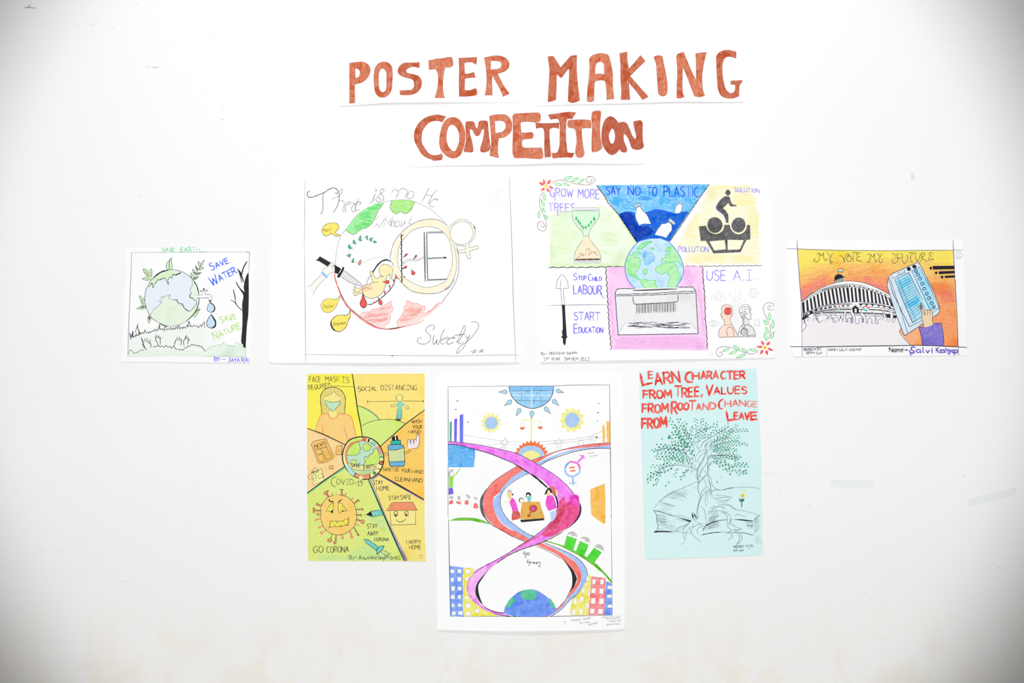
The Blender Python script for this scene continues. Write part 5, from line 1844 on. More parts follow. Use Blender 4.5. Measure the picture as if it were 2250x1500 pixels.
l K4 1.4 : 2920,258 2930,1200 2950,2450
l K4 1.0 : 2945,2400 2955,3200 2960,3800 2965,4035
l K4 1.2 : 298,4068 1400,4072 1850,4072 2300,4062 2960,4052
part solar_half_sun
g bl11 : 1265,285! 2000,285! 1985,400 1940,500 1860,580 1760,630 1630,652 1520,625 1400,555 1320,470 1280,380
f bl12 : 1270,288 1998,288 1990,355 1280,362
s K 1.3 : 1262,285 1280,380 1320,470 1400,555 1500,615 1630,652 1760,632 1860,580 1940,500 1985,400 2000,285
l K 1.3 : 1262,283 2000,283
l K4 1.0 : 1467,287 1465,605
l K4 1.0 : 1783,285 1787,605
l K4 1.0 : 1285,365 1640,358 1985,355
l K4 1.0 : 1365,520 1640,525 1905,528
l wh3 2.4 : 1637,290 1635,645
l wh3 2.0 : 1315,435 1955,437
part ray_drop
drop bl13 K4 0.9 : 1092,382 1235,378 66
part ray_drop
drop bl13 K4 0.9 : 1187,607 1308,525 68
part ray_drop
drop bl13 K4 0.9 : 1380,780 1448,655 68
part ray_drop
drop bl13 K4 0.9 : 1632,830 1642,692 70
part ray_drop
drop bl13 K4 0.9 : 1948,740 1848,632 66
part ray_drop
drop bl13 K4 0.9 : 2083,605 1985,510 70
part ray_drop
drop bl13 K4 0.9 : 2172,392 2038,355 62
part gear
gear ye4 1 : 967,887 135,170 12
g bl14 : 967,787 1050,820 1078,890 1040,970 967,993 890,960 862,890 900,815
part gear
gear ye4 1 : 2300,840 170,210 11
g bl14 : 2305,718 2395,765 2425,845 2385,930 2300,968 2215,930 2185,840 2220,760
part scales
l ye6 1.6 : 1492,846 1560,842 1640,848 1783,856
l ye6 2.8 : 1632,850 1634,1010 1628,1202
l p2 0.6 : 1490,850 1442,958
l p2 0.6 : 1492,850 1525,955
l p2 0.6 : 1783,860 1740,948
l p2 0.6 : 1785,860 1815,945
g rdo2 : 1440,965! 1525,956! 1515,985 1482,1003 1450,990
g rdo2 : 1738,948! 1816,950! 1810,975 1778,997 1750,980
part power_line
s p2 0.6 : 330,1030 500,1080 750,1130 1000,1165 1150,1190
s p2 0.6 : 870,1255 1000,1250 1110,1225
l p2 0.7 : 1270,1205 1480,1205
l p2 0.7 : 1240,1240 1400,1250
s p2 0.7 : 1700,1200 2000,1190 2250,1165 2500,1130 2700,1070 2925,960
s p2 0.7 : 1870,1240 2150,1215 2400,1190 2600,1155 2800,1130
l K4 0.7 : 1203,1125 1175,1185 1115,1180 1155,1210 1100,1225 1165,1240 1265,1240 1215,1215 1280,1198 1220,1190 1203,1125
l K4 0.7 : 1165,1245 1130,1310
l K4 0.7 : 1205,1245 1212,1335
l K4 0.6 : 1160,1265 1210,1275 1140,1295 1212,1310
l p2 0.8 : 2087,1135 2060,1185 1990,1185 2040,1205 1990,1225 2050,1235 2140,1240 2110,1215 2175,1220 2120,1190 2087,1135
l p2 0.8 : 2060,1245 2035,1330
l p2 0.8 : 2110,1245 2125,1310
l p2 0.6 : 2060,1265 2115,1275 2045,1295 2120,1305
part car_sketch
s p2 0.7 : 2385,1230 2420,1205 2430,1180 2470,1172 2495,1200 2490,1240
e p2 0.6 : 2410,1240 12,14
e p2 0.6 : 2480,1235 12,14
part station_sketch
l p2 0.7 : 2580,1225 2575,1130 2685,1105 2690,1220
l p2 0.6 : 2590,1190 2680,1185
l p2 0.7 : 2640,1125 2620,1150 2640,1150 2620,1175
e K 1.6 : 2708,1125 8,8
part bird
g K3 : 390,525 410,530 430,512! 425,535 400,538
part bird
g K3 : 368,665 385,665 400,650! 395,672 375,676
part bird
g K3 : 562,873 585,875 607,865! 598,885 580,880
part bird
g K3 : 2722,560 2738,565 2752,560! 2740,580
part bird
g K3 : 2705,715 2730,718 2745,705! 2735,735
part bird
g K3 : 2703,850 2717,855 2728,843! 2725,866
part half_gear
gear rdo2 0.5 : 1630,1470 258,292 26
g bl14 : 1410,1400! 1450,1320 1530,1275 1630,1263 1740,1285 1810,1340 1850,1410! 1630,1510
g ye4 : 1480,1420! 1530,1370 1630,1348 1720,1370 1790,1425! 1630,1515!
part smoke_column
f te9 : 286,870 322,870 318,1200 284,1195
part smoke_column
f pu4 : 362,828 408,815 403,1200 358,1195
part smoke_column
f pu5 : 452,762 510,745 508,1210 450,1205
part orange_column
f ora5 : 2800,930 2835,925 2848,1100 2840,1215 2810,1210 2800,1000
f ora5 : 2866,860 2924,862 2928,1215 2885,1212 2870,1100
part blue_cloth
f bl15 : 265,1240 480,1270 700,1330 708,1440 695,1500 685,1620 255,1618
part orange_cloth
f ora5 : 2600,1985 2840,1885 2850,2100 2850,2530 2840,2555 2800,2540 2625,2410 2610,2360
part green_path
g gr9 : 270,2505! 400,2455 560,2448 720,2460 850,2500 985,2565! 800,2530 640,2500 450,2500 330,2500
part green_path
g gr9 : 1625,2728! 1700,2755 1690,2775 1640,2745!
g gr9 : 1860,2820! 2000,2860 2200,2925 2400,3020 2560,3110 2700,3210 2830,3340 2960,3490! 2958,3545! 2860,3420 2740,3310 2600,3200 2420,3080 2250,2990 2050,2895 1830,2835
part ribbon
g red3 : 2930,1215! 2600,1240 2350,1285 2150,1330 1950,1390 1780,1455 1620,1510! 1400,1600 1200,1720 1000,1860 880,2020 835,2180 850,2340 920,2480 1050,2610 1250,2720 1530,2840! 1620,2800! 1450,2700 1280,2640 1120,2520 1040,2380 1000,2230 1020,2110 1110,2030 1150,1960 1280,1840 1500,1680! 1800,1500 2050,1370 2350,1310 2600,1290 2930,1255!
g bl16 : 2930,1258! 2600,1290 2350,1320 2100,1390 1900,1470 1750,1540! 1500,1670 1350,1760 1200,1900 1130,1990 1100,2060 1030,2120 1000,2240 1050,2390 1150,2530 1300,2640 1470,2720 1590,2800! 1660,2760! 1530,2690 1400,2600 1250,2480 1150,2330 1120,2200 1140,2070 1200,1960 1350,1840 1500,1750 1610,1725! 1760,1590! 1900,1510 2150,1400 2450,1330 2700,1310 2930,1310!
g red3 : 1700,2890! 1850,2960 2000,3030 2130,3120 2250,3260 2360,3370 2390,3450 2350,3560 2280,3640 2200,3800 2100,3900 1980,4000 1860,4072! 1900,4072! 2020,4000 2150,3900 2230,3790 2350,3650 2440,3500 2450,3340 2370,3200 2240,3100 2080,3000 1920,2920 1780,2860
g bl16 : 1790,2850! 2000,2930 2250,3030 2400,3120 2510,3240 2555,3350 2550,3450 2500,3560 2370,3720 2250,3820 2150,3930 2050,4010 1945,4075! 1900,4072! 2020,3995 2150,3890 2240,3760 2400,3600 2450,3480 2450,3350 2370,3200 2240,3090 2080,2990 1920,2910
g K6 : 940,1930! 850,2030 790,2150 785,2280 820,2400 900,2500 985,2570! 900,2470 850,2340 830,2200 860,2060!
g K3 : 2120,3100! 2220,3230 2290,3360 2305,3500 2290,3600 2250,3680! 2330,3590 2385,3450! 2330,3330 2220,3200
s K4 0.9 : 2930,1213 2600,1240 2350,1283 2150,1328 1950,1390 1780,1455 1620,1510
s K4 0.9 : 1410,1595 1200,1720 1000,1860 900,1980
s K 1.3 : 2930,1315 2850,1308 2600,1318 2350,1360 2150,1420 1900,1515 1765,1595
s K 1.0 : 1610,1725 1540,1740 1350,1850 1200,1970 1140,2070 1120,2200 1150,2330 1250,2480 1400,2600 1530,2690 1660,2760
s K 1.1 : 900,2500 1000,2580 1150,2660 1300,2750 1530,2845
s K 0.9 : 1690,2910 1850,2975 2000,3050 2120,3130
s K 1.0 : 1820,2850 2000,2925 2250,3030 2400,3120 2510,3240 2555,3350 2550,3450 2500,3560 2370,3720 2250,3820 2150,3930 2050,4010 1945,4072
s K 1.0 : 2280,3620 2200,3780 2100,3900 1980,4000 1860,4070
part ribbon
g mag1 : 265,1195! 500,1215 800,1260 1150,1330 1400,1400 1620,1505 1800,1610 1980,1720 2200,1900 2350,2080 2420,2200 2430,2330 2400,2450 2300,2570 2100,2690 1900,2800 1700,2890 1500,2950 1250,3060 1050,3200 920,3300 800,3440 720,3580 710,3700 780,3850 900,3950 1100,4000 1300,4065! 1100,4040 900,3990 750,3880 600,3760 565,3620 600,3470 680,3370 850,3250 1080,3130 1300,3000 1400,2930 1550,2840 1700,2740 1850,2620 1980,2470 2050,2330 2060,2210 2040,2100 1960,2000 1850,1860 1700,1770 1600,1720 1400,1580 1150,1470 900,1380 600,1300 480,1260 265,1235!
g mag2 : 2380,2100 2430,2230 2430,2330 2390,2450 2300,2560 2150,2660 1960,2760 1840,2750 1780,2720! 1900,2600 2000,2460 2060,2300 2100,2180 2160,2100 2200,2200 2330,2130
g mag3 : 2150,2400! 2190,2300 2160,2240 2110,2280 2060,2400 1990,2500 1860,2640! 1900,2650 2050,2600
g mag4 : 2400,2080 2420,2180 2420,2260 2350,2260 2250,2150 2260,2080
g mag5 : 720,3300 900,3240 850,3370 740,3520 700,3640 720,3780 620,3720 590,3580 640,3400
s mag4 1.8 : 2430,2280 2390,2440 2280,2560
s mag2 3.0 : 1780,2740 1600,2830 1420,2930
g K3 : 2425,2190! 2455,2280 2440,2400 2380,2500 2280,2590 2150,2680! 2300,2560 2390,2440 2430,2320
g K3 : 1060,3200! 920,3320 830,3440 760,3560 765,3680 800,3800 840,3890! 780,3830 715,3710 720,3580 780,3470 920,3310
s K 1.0 : 265,1195 500,1215 800,1258 1150,1330 1400,1400 1620,1505 1800,1610 1980,1720 2200,1900 2350,2080 2420,2190
s K 1.5 : 265,1238 480,1262 600,1300 900,1380 1150,1475 1350,1560
s K 2.2 : 1350,1560 1460,1630 1600,1722
s K 3.6 : 1620,1730 1720,1800 1800,1870 1890,1950
s K 3.0 : 1960,2000 2030,2100 2060,2200 2060,2280
s K 1.2 : 2060,2280 2030,2390 1960,2510 1850,2620 1700,2740 1550,2840 1400,2930 1300,3000 1080,3130 850,3250 680,3370 600,3470 565,3620 575,3700 650,3800 750,3890 900,3995 1100,4045 1300,4068
s K 1.6 : 2150,2680 1950,2790 1700,2895 1500,2960 1250,3070 1060,3200
s K 1.6 : 840,3890 900,3940 1050,4000 1200,4015 1370,4070
part woman_left
g gyh : 1230,2020 1260,1990 1300,2000 1310,2045 1240,2040
g sk2 : 1235,2035 1275,2025 1305,2050 1300,2130 1265,2140 1235,2090
g sk2 : 1150,2090! 1180,2160 1220,2195 1290,2150 1300,2165 1230,2205 1190,2190
g K : 1320,2050 1335,2065 1325,2085 1308,2075
g mag6 : 1310,2120! 1275,2200 1310,2300 1320,2355! 1415,2330! 1390,2230 1350,2150
g red5 : 1320,2355! 1305,2430 1310,2495! 1400,2475 1448,2455 1440,2370 1400,2330
l K4 0.9 : 1340,2370 1325,2460
l K4 0.9 : 1370,2365 1370,2440
l K4 0.9 : 1405,2350 1425,2420
part woman_right
g sk2 : 1890,1990 1930,1980 1950,2020 1945,2080 1900,2085 1885,2040
g sk2 : 2010,1965! 2060,2010 2065,2070 2030,2100! 2040,2040
g red5 : 1940,1930! 2010,1940! 2035,2060 2000,2075 1960,1990
g K : 1845,2070! 1880,1990 1915,1955 1950,1975 1975,2040 1950,2040 1915,1985 1880,2060
g mag6 : 1895,2085! 1975,2080! 2020,2160 2050,2290! 1915,2340! 1870,2250 1865,2180
g bl17 : 1940,2350! 2045,2320! 2040,2420 2000,2490 1955,2515!
s K 1.0 : 1975,2040 2000,2090
part child
g K : 1540,2065 1560,2035 1600,2035 1628,2070 1620,2095 1600,2080 1580,2060 1560,2075 1555,2100
f sk2 : 1565,2070 1600,2070 1598,2095 1570,2095
g te5 : 1502,2070! 1530,2100 1570,2095 1610,2098 1670,2112! 1625,2115 1625,2150 1618,2185! 1570,2185! 1565,2130 1520,2105
part child
s K 1.6 : 1452,2205 1430,2160 1450,2130 1480,2130 1510,2160
f sk2 : 1448,2150 1475,2145 1475,2170 1450,2170
part counter
g ora6 : 1480,2190! 1770,2185! 1800,2300 1855,2460! 1650,2470 1450,2475! 1460,2300
g ora7 : 1700,2300 1800,2350 1820,2400 1720,2430 1600,2440 1610,2400
g brn3 : 1660,2238 1715,2255 1728,2300 1705,2345 1655,2360 1605,2335 1598,2290 1620,2250
g mag6 : 1650,2270 1680,2285 1675,2325 1645,2330 1628,2300
f brn3 : 1625,2350 1640,2360 1605,2400 1625,2430 1570,2440 1560,2400 1590,2395
f K3 : 1445,2485 1840,2460 1842,2490 1465,2525
part teacher
g gyh : 265,1720! 290,1665 340,1652 350,1680 310,1700 285,1760 265,1790!
s g3 0.6 : 300,1740 330,1760 350,1720 350,1690
g gr10 : 275,1770! 330,1765 355,1770 345,1830 340,1950! 270,1955!
l gr10 2.4 : 350,1780 400,1720 455,1640
f pu4 : 270,1960 335,1955 355,2055 268,2075
part pupil
g gyh : 280,2110 310,2090 345,2105 340,2135 310,2145
g red3 : 285,2175 330,2160 345,2190 335,2215 275,2230
part pupil
g gyh : 410,2105 435,2085 465,2105 460,2150 425,2160
g red3 : 395,2180 460,2185 475,2205 455,2230 400,2215
part pupil
g gyh : 540,2085 590,2070 620,2100 610,2145 590,2130 570,2100
g red3 : 545,2165 590,2165 595,2225 570,2238 532,2225
part pupil
g gyh : 675,2125 710,2110 740,2130 742,2170 715,2145
g red3 : 700,2205 740,2220 758,2285 720,2298 675,2285 685,2230
part green_figure
g gyh : 2215,2740! 2250,2690 2310,2675 2365,2705 2392,2770! 2350,2750 2310,2755 2280,2720
f gr11 : 2215,2745 2380,2798 2320,2985 2165,2925
part green_figure
g gyh : 2435,2790! 2490,2762 2550,2770 2590,2810 2600,2865! 2570,2850 2530,2845 2500,2800
f gr11 : 2430,2832 2575,2895 2505,3075 2360,3005
part green_figure
g gyh : 2670,2925! 2720,2890 2770,2895 2815,2930 2825,3005! 2790,2980 2740,2960
f gr11 : 2665,2942 2790,3020 2670,3185 2540,3105
part signature
s K3 1.2 : 1530,2995 1500,3030 1510,3050 1545,3025! 1545,3070 1525,3090 1540,3115
s K3 1.2 : 1585,3020 1600,3030 1590,3060 1568,3060 1565,3035 1585,3020
s K3 1.1 : 1585,3135 1560,3165 1565,3190 1600,3165! 1600,3200 1585,3245
t K3 1.1 44 : 1612,3205 1735,3212 ree
s K3 1.1 : 1730,3180 1775,3185 1770,3230 1750,3250 1785,3252
part globe
g bl18 : 1180,4010! 1195,3920 1260,3820 1340,3730 1420,3670 1560,3630 1700,3635 1850,3720 1960,3820 2045,3950! 1980,4020 1860,4072! 1430,4072! 1250,4040
g gr12 : 1460,3650! 1560,3630 1700,3635! 1715,3720 1690,3780 1650,3805 1600,3795 1530,3795 1470,3760 1450,3700
g gr12 : 1325,3740! 1375,3820! 1310,3870 1270,3930! 1205,3910! 1250,3820
g gr12 : 1940,3770! 1990,3840 2028,3910! 1960,3925! 1940,3870 1915,3810
part building
f bl19 : 288,3242 515,3270 500,3420 508,3700 500,3900 522,4080 300,4065
wins wh3 : 300,3298 365,3310 355,3365 298,3355
wins wh3 : 420,3295 480,3300 475,3365 420,3355
wins wh3 : 305,3440 350,3438 358,3500 308,3498
wins wh3 : 418,3425 480,3430 475,3495 415,3495
wins wh3 : 310,3578 375,3578 370,3650 318,3650
wins wh3 : 425,3580 480,3590 475,3645 420,3640
wins wh3 : 312,3720 370,3720 365,3790 305,3780
wins wh3 : 425,3718 470,3720 470,3782 420,3780
wins wh3 : 325,3860 360,3862 362,3922 320,3915
wins wh3 : 425,3868 475,3862 485,3910 425,3910
wins wh3 : 330,3990 385,3990 380,4050 325,4048
wins wh3 : 430,3985 500,3985 498,4050 428,4040
part building
f ye7 : 520,3270 685,3280 680,3370 600,3460 565,3620 620,3760 700,3850 850,3960 1000,4020 1100,4065 522,4068 508,3900 510,3600 500,3400
wins wh3 : 548,3300 622,3300 620,3370 545,3360
wins wh3 : 540,3435 610,3435 595,3478 540,3478
wins wh3 : 545,3590 565,3590 560,3640 540,3640
wins wh3 : 540,3735 590,3740 605,3790 540,3790
wins wh3 : 552,3865 630,3862 628,3930 550,3925
wins wh3 : 712,3950 770,3950 768,4010 708,4008
wins wh3 : 555,4000 630,3995 625,4055 552,4055
part building
f ye7 : 2555,3400 2590,3382 2620,3420 2600,3600 2580,3850 2565,4050 2268,4050 2280,3900 2310,3780 2400,3700 2480,3580 2540,3480
wins wh3 : 2545,3425 2588,3430 2575,3490 2535,3480
wins wh3 : 2520,3520 2555,3525 2545,3570 2510,3560
wins wh3 : 2480,3600 2518,3605 2500,3688 2462,3675
wins wh3 : 2565,3675 2590,3675 2585,3740 2555,3730
wins wh3 : 2440,3735 2492,3750 2478,3830 2432,3820
wins wh3 : 2335,3770 2378,3780 2365,3875 2322,3865
wins wh3 : 2535,3855 2578,3858 2575,3935 2530,3925
wins wh3 : 2420,3940 2478,3950 2472,4030 2418,4030
wins wh3 : 2305,3955 2360,3960 2358,4040 2300,4035
part building
f red6 : 2620,3412 2855,3445 2845,3700 2835,4045 2565,4048 2590,3800
wins wh3 : 2640,3458 2688,3465 2680,3545 2635,3540
wins wh3 : 2768,3462 2828,3468 2822,3548 2765,3540
wins wh3 : 2625,3610 2690,3610 2682,3690 2618,3685
wins wh3 : 2755,3612 2820,3618 2812,3700 2750,3695
wins wh3 : 2618,3775 2685,3770 2678,3862 2608,3855
wins wh3 : 2750,3782 2825,3780 2818,3872 2745,3865
wins wh3 : 2600,3945 2672,3945 2662,4025 2595,4020
wins wh3 : 2735,3950 2810,3950 2800,4030 2725,4025
part building
f bl19 : 2860,3510 2880,3495 2930,3520 2958,3560 2965,4050 2832,4048 2845,3700
wins wh3 : 2885,3570 2955,3565 2958,3625 2885,3620
wins wh3 : 2880,3715 2955,3718 2955,3765 2878,3762
wins wh3 : 2888,3880 2958,3878 2960,3928 2885,3925
part equality_symbol
s mag4 3.2 : 2240,1540 2290,1530 2350,1540 2400,1570 2425,1610 2430,1660
s bl18 3.4 : 2245,1550 2205,1590 2185,1640
s bl16 3.8 : 2190,1640 2195,1700 2240,1755 2310,1770 2380,1745 2425,1700 2428,1665
l mag7 4.2 : 2385,1550 2440,1490 2480,1450
f mag7 : 2418,1415 2500,1420 2512,1492 2470,1465
l rdo2 2.8 : 2262,1627 2340,1618
l rdo2 2.8 : 2272,1682 2345,1675
l bl16 4.0 : 2312,1775 2320,1905
l bl16 3.0 : 2262,1880 2378,1872
part lettering
t p2 0.6 28 : 2555,1405 2670,1385 Gender
t p2 0.6 28 : 2590,1450 2725,1430 equality
part pencil_note
t p2 0.9 45 : 2145,4195 2190,4205 7
t p2 0.8 40 : 2295,4150 2450,4135 Priyanka
t p2 0.8 38 : 2490,4130 2605,4105 Kumari
t p2 0.8 36 : 2420,4195 2590,4170 IInd year
t p2 0.8 34 : 2580,4220 2720,4180 electrical
t p2 0.7 28 : 2800,4100 3100,4080 [Resource and
t p2 0.7 28 : 2860,4130 3100,4110 Society
t p2 0.7 28 : 2910,4165 3100,4150 women and
t p2 0.7 28 : 2865,4215 3090,4200 green energy
"""

# ------------------------------------------------------------------ colours and materials
CAL = 0.82
def lin(c):
    c /= 255.0
    return c / 12.92 if c <= 0.04045 else ((c + 0.055) / 1.055) ** 2.4
def alb(rgb): return tuple(min(0.88, lin(c) * CAL) for c in rgb) + (1.0,)
COL = {}
for ln in COLOURS.strip().splitlines():
    p = ln.split()
    COL[p[0]] = (tuple(int(x) for x in p[1:4]), int(p[4]), float(p[5]) if len(p) > 5 else 0.5, float(p[6]) if len(p) > 6 else 20.0)
MATS = {}
def new_mat(name, rough=0.85):
    m = bpy.data.materials.new(name); m.use_nodes = True
    nt = m.node_tree; b = nt.nodes['Principled BSDF']
    b.inputs['Roughness'].default_value = rough
    b.inputs['Specular IOR Level'].default_value = 0.0
    return m, nt, b
def mix_rgb(nt, fac, a, b):
    n = nt.nodes.new('ShaderNodeMix'); n.data_type = 'RGBA'
    if isinstance(fac, float): n.inputs[0].default_value = fac
    else: nt.links.new(fac, n.inputs[0])
    for sock, v in ((n.inputs[6], a), (n.inputs[7], b)):
        if isinstance(v, tuple): sock.default_value = v
        else: nt.links.new(v, sock)
    return n.outputs[2]
def noise(nt, scale, detail=2.0, rough=0.5, rot=0.0, sc=(1, 1, 1), dist=0.0):
    tc = nt.nodes.new('ShaderNodeTexCoord')
    r = nt.nodes.new('ShaderNodeMapping'); r.inputs['Rotation'].default_value = (0, rot, 0)
    nt.links.new(tc.outputs['Object'], r.inputs[0])
    mp = nt.nodes.new('ShaderNodeMapping'); mp.inputs['Scale'].default_value = sc
    nt.links.new(r.outputs[0], mp.inputs[0])
    n = nt.nodes.new('ShaderNodeTexNoise'); n.inputs['Scale'].default_value = scale
    n.inputs['Detail'].default_value = detail; n.inputs['Roughness'].default_value = rough
    n.inputs['Distortion'].default_value = dist
    nt.links.new(mp.outputs[0], n.inputs['Vector'])
    return n.outputs[0]
def ramp(nt, x, lo, hi):
    n = nt.nodes.new('ShaderNodeMapRange'); n.inputs[1].default_value = lo; n.inputs[2].default_value = hi
    nt.links.new(x, n.inputs[0]); return n.outputs[0]
def mat(name):
    if name in MATS: return MATS[name]
    rgb, style, amt, ang = COL[name]
    m, nt, b = new_mat('drawn_' + name)
    base = alb(rgb)
    light_ = alb(tuple(c + (255 - c) * amt for c in rgb))
    dark_ = alb(tuple(max(0, c - (255 - c) * amt * 0.55) * (1 - 0.06 * amt) for c in rgb))
    if style == 0:
        b.inputs['Base Color'].default_value = base
    elif style == 1:      # coloured pencil: long fine strokes over paper grain
        a = noise(nt, 1.0, 3.0, 0.6, math.radians(ang), (60, 1, 620))
        g = noise(nt, 900.0, 1.0)
        c = mix_rgb(nt, ramp(nt, a, 0.42, 0.66), base, light_)
        c = mix_rgb(nt, ramp(nt, g, 0.52, 0.85), c, light_)
        w = noise(nt, 14.0, 1.0)
        c = mix_rgb(nt, ramp(nt, w, 0.55, 0.8), c, dark_)
        nt.links.new(c, b.inputs['Base Color'])
    else:                 # paint or felt pen: pools and brush marks
        a = noise(nt, 1.0, 2.0, 0.55, math.radians(ang), (70, 1, 210), 1.5)
        w = noise(nt, 38.0, 2.0, 0.5, 0.0, (1, 1, 1), 0.8)
        c = mix_rgb(nt, ramp(nt, a, 0.5, 0.72), base, light_)
        c = mix_rgb(nt, ramp(nt, w, 0.5, 0.66), c, dark_)
        nt.links.new(c, b.inputs['Base Color'])
    MATS[name] = m
    return m
def paper_mat(name, rgb, amt=0.03):
    if name in MATS: return MATS[name]
    m, nt, b = new_mat(name)
    a = noise(nt, 5.0, 3.0); f = noise(nt, 700.0, 2.0)
    base = alb(rgb) if rgb != (255, 255, 255) else (0.842, 0.846, 0.85, 1)
    c = mix_rgb(nt, ramp(nt, a, 0.35, 0.7), base, tuple(x * (1 - amt) for x in base[:3]) + (1,))
    nt.links.new(c, b.inputs['Base Color'])
    bp = nt.nodes.new('ShaderNodeBump'); bp.inputs['Strength'].default_value = 0.05; bp.inputs['Distance'].default_value = 0.0003
    nt.links.new(f, bp.inputs['Height']); nt.links.new(bp.outputs[0], b.inputs['Normal'])
    MATS[name] = m
    return m
PAPERS = {'white': (255, 255, 255), 'yel': (246, 236, 120), 'pblu': (220, 249, 249)}

# ------------------------------------------------------------------ structure
def link(o, parent=None):
    scene.collection.objects.link(o)
    if parent: o.parent = parent
    return o
def box(name, x0, x1, y0, y1, z0, z1, m, parent=None):
    bm = bmesh.new()
    bmesh.ops.create_cube(bm, size=1.0)
    for v in bm.verts:
        v.co = Vector(((x0 + x1) / 2 + v.co.x * (x1 - x0), (y0 + y1) / 2 + v.co.y * (y1 - y0), (z0 + z1) / 2 + v.co.z * (z1 - z0)))
    me = bpy.data.meshes.new(name); bm.to_mesh(me); bm.free(); me.materials.append(m)
    return link(bpy.data.objects.new(name, me), parent)

wm, nt, b = new_mat('whitewashed_plaster', 0.9)
WALLC = (0.800, 0.803, 0.806, 1)
c = mix_rgb(nt, ramp(nt, noise(nt, 1.3, 4.0), 0.35, 0.7), WALLC, (0.785, 0.788, 0.790, 1))
hs = noise(nt, 1.0, 4.0, 0.65, 0.0, (6, 1, 26))
c = mix_rgb(nt, ramp(nt, hs, 0.62, 0.9), c, (0.755, 0.750, 0.738, 1))
# damp yellowish stains along the foot of the wall, uneven in height
tc = nt.nodes.new('ShaderNodeTexCoord'); sp = nt.nodes.new('ShaderNodeSeparateXYZ')
nt.links.new(tc.outputs['Object'], sp.inputs[0])
low = nt.nodes.new('ShaderNodeMapRange'); nt.links.new(sp.outputs[2], low.inputs[0])
low.inputs[1].default_value = 0.62; low.inputs[2].default_value = 0.38
st = noise(nt, 1.0, 6.0, 0.62, 0.0, (7.5, 1, 5.0), 0.7)
mu = nt.nodes.new('ShaderNodeMath'); mu.operation = 'MULTIPLY'
nt.links.new(low.outputs[0], mu.inputs[0]); nt.links.new(ramp(nt, st, 0.47, 0.62), mu.inputs[1])
c = mix_rgb(nt, mu.outputs[0], c, (0.770, 0.700, 0.590, 1))
low2 = nt.nodes.new('ShaderNodeMapRange'); nt.links.new(sp.outputs[2], low2.inputs[0])  # separate from the stains: wall colour turns evenly greyer towards the bottom
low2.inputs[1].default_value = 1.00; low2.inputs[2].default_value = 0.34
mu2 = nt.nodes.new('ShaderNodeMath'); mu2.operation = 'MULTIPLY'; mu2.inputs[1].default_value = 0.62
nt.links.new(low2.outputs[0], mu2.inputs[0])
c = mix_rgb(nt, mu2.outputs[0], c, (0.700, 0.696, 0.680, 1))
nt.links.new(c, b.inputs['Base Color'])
bn = noise(nt, 1.0, 6.0, 0.6, 0.0, (40, 1, 130)); bn2 = noise(nt, 7.0, 3.0)
ad = nt.nodes.new('ShaderNodeMath'); ad.operation = 'ADD'
nt.links.new(bn, ad.inputs[0]); nt.links.new(bn2, ad.inputs[1])
bp = nt.nodes.new('ShaderNodeBump'); bp.inputs['Strength'].default_value = 0.18; bp.inputs['Distance'].default_value = 0.002
nt.links.new(ad.outputs[0], bp.inputs['Height']); nt.links.new(bp.outputs[0], b.inputs['Normal'])
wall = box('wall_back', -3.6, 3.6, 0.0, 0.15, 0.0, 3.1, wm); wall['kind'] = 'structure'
wall['label'] = 'white plastered wall with hairline cracks and yellowish damp stains low down'
fm, nt, b = new_mat('stone_floor', 0.6)
c = mix_rgb(nt, ramp(nt, noise(nt, 6.0, 5.0), 0.3, 0.7), (0.52, 0.50, 0.47, 1), (0.60, 0.58, 0.55, 1))
nt.links.new(c, b.inputs['Base Color'])
fl = box('floor', -3.6, 3.6, -8.6, 0.15, -0.1, 0.0, fm); fl['kind'] = 'structure'

# ------------------------------------------------------------------ pen strokes and fills on a sheet
GLYPH = {}
for ln in FONT.strip().splitlines():
    ch, w, d = ln.split(' ', 2)
    strokes = []
    for s_ in d.split('|'):
        strokes.append([(float(a.rstrip('!').split(',')[0]), float(a.rstrip('!').split(',')[1]), a.endswith('!')) for a in s_.split()])
    GLYPH[ch] = (float(w), strokes)

def catmull(pts, step=2.5, closed=False):
    """pts: (x, y, corner).  Smooth curve through the points, sharp at the corners."""
    n = len(pts)
    if n < 3 and not closed: return [(p[0], p[1]) for p in pts]
    out = []
    rng = range(n if closed else n - 1)
    def P(i): return pts[i % n] if closed else pts[max(0, min(n - 1, i))]
    for i in rng:
        p1, p2 = P(i), P(i + 1)
        p0 = p1 if p1[2] else P(i - 1)
        p3 = p2 if p2[2] else P(i + 2)
        d = math.hypot(p2[0] - p1[0], p2[1] - p1[1])
        k = max(1 if (p1[2] and p2[2] and n > 2 and d < 6) else 4, min(16, int(d / step)))
        if d < 0.9: k = min(k, 2)
        d0 = math.hypot(p1[0] - p0[0], p1[1] - p0[1]) or d or 1
        d3 = math.hypot(p3[0] - p2[0], p3[1] - p2[1]) or d or 1
        f1 = min(1.0, d / d0) if d0 else 1; f3 = min(1.0, d / d3) if d3 else 1
        m1 = ((p2[0] - p1[0] + (p1[0] - p0[0]) * f1) * 0.5, (p2[1] - p1[1] + (p1[1] - p0[1]) * f1) * 0.5)
        m2 = ((p2[0] - p1[0] + (p3[0] - p2[0]) * f3) * 0.5, (p2[1] - p1[1] + (p3[1] - p2[1]) * f3) * 0.5)
        for j in range(k):
            t = j / k; t2 = t * t; t3 = t2 * t
            h1, h2, h3, h4 = 2 * t3 - 3 * t2 + 1, t3 - 2 * t2 + t, -2 * t3 + 3 * t2, t3 - t2
            out.append((h1 * p1[0] + h2 * m1[0] + h3 * p2[0] + h4 * m2[0], h1 * p1[1] + h2 * m1[1] + h3 * p2[1] + h4 * m2[1]))
    if not closed: out.append((pts[-1][0], pts[-1][1]))
    return out

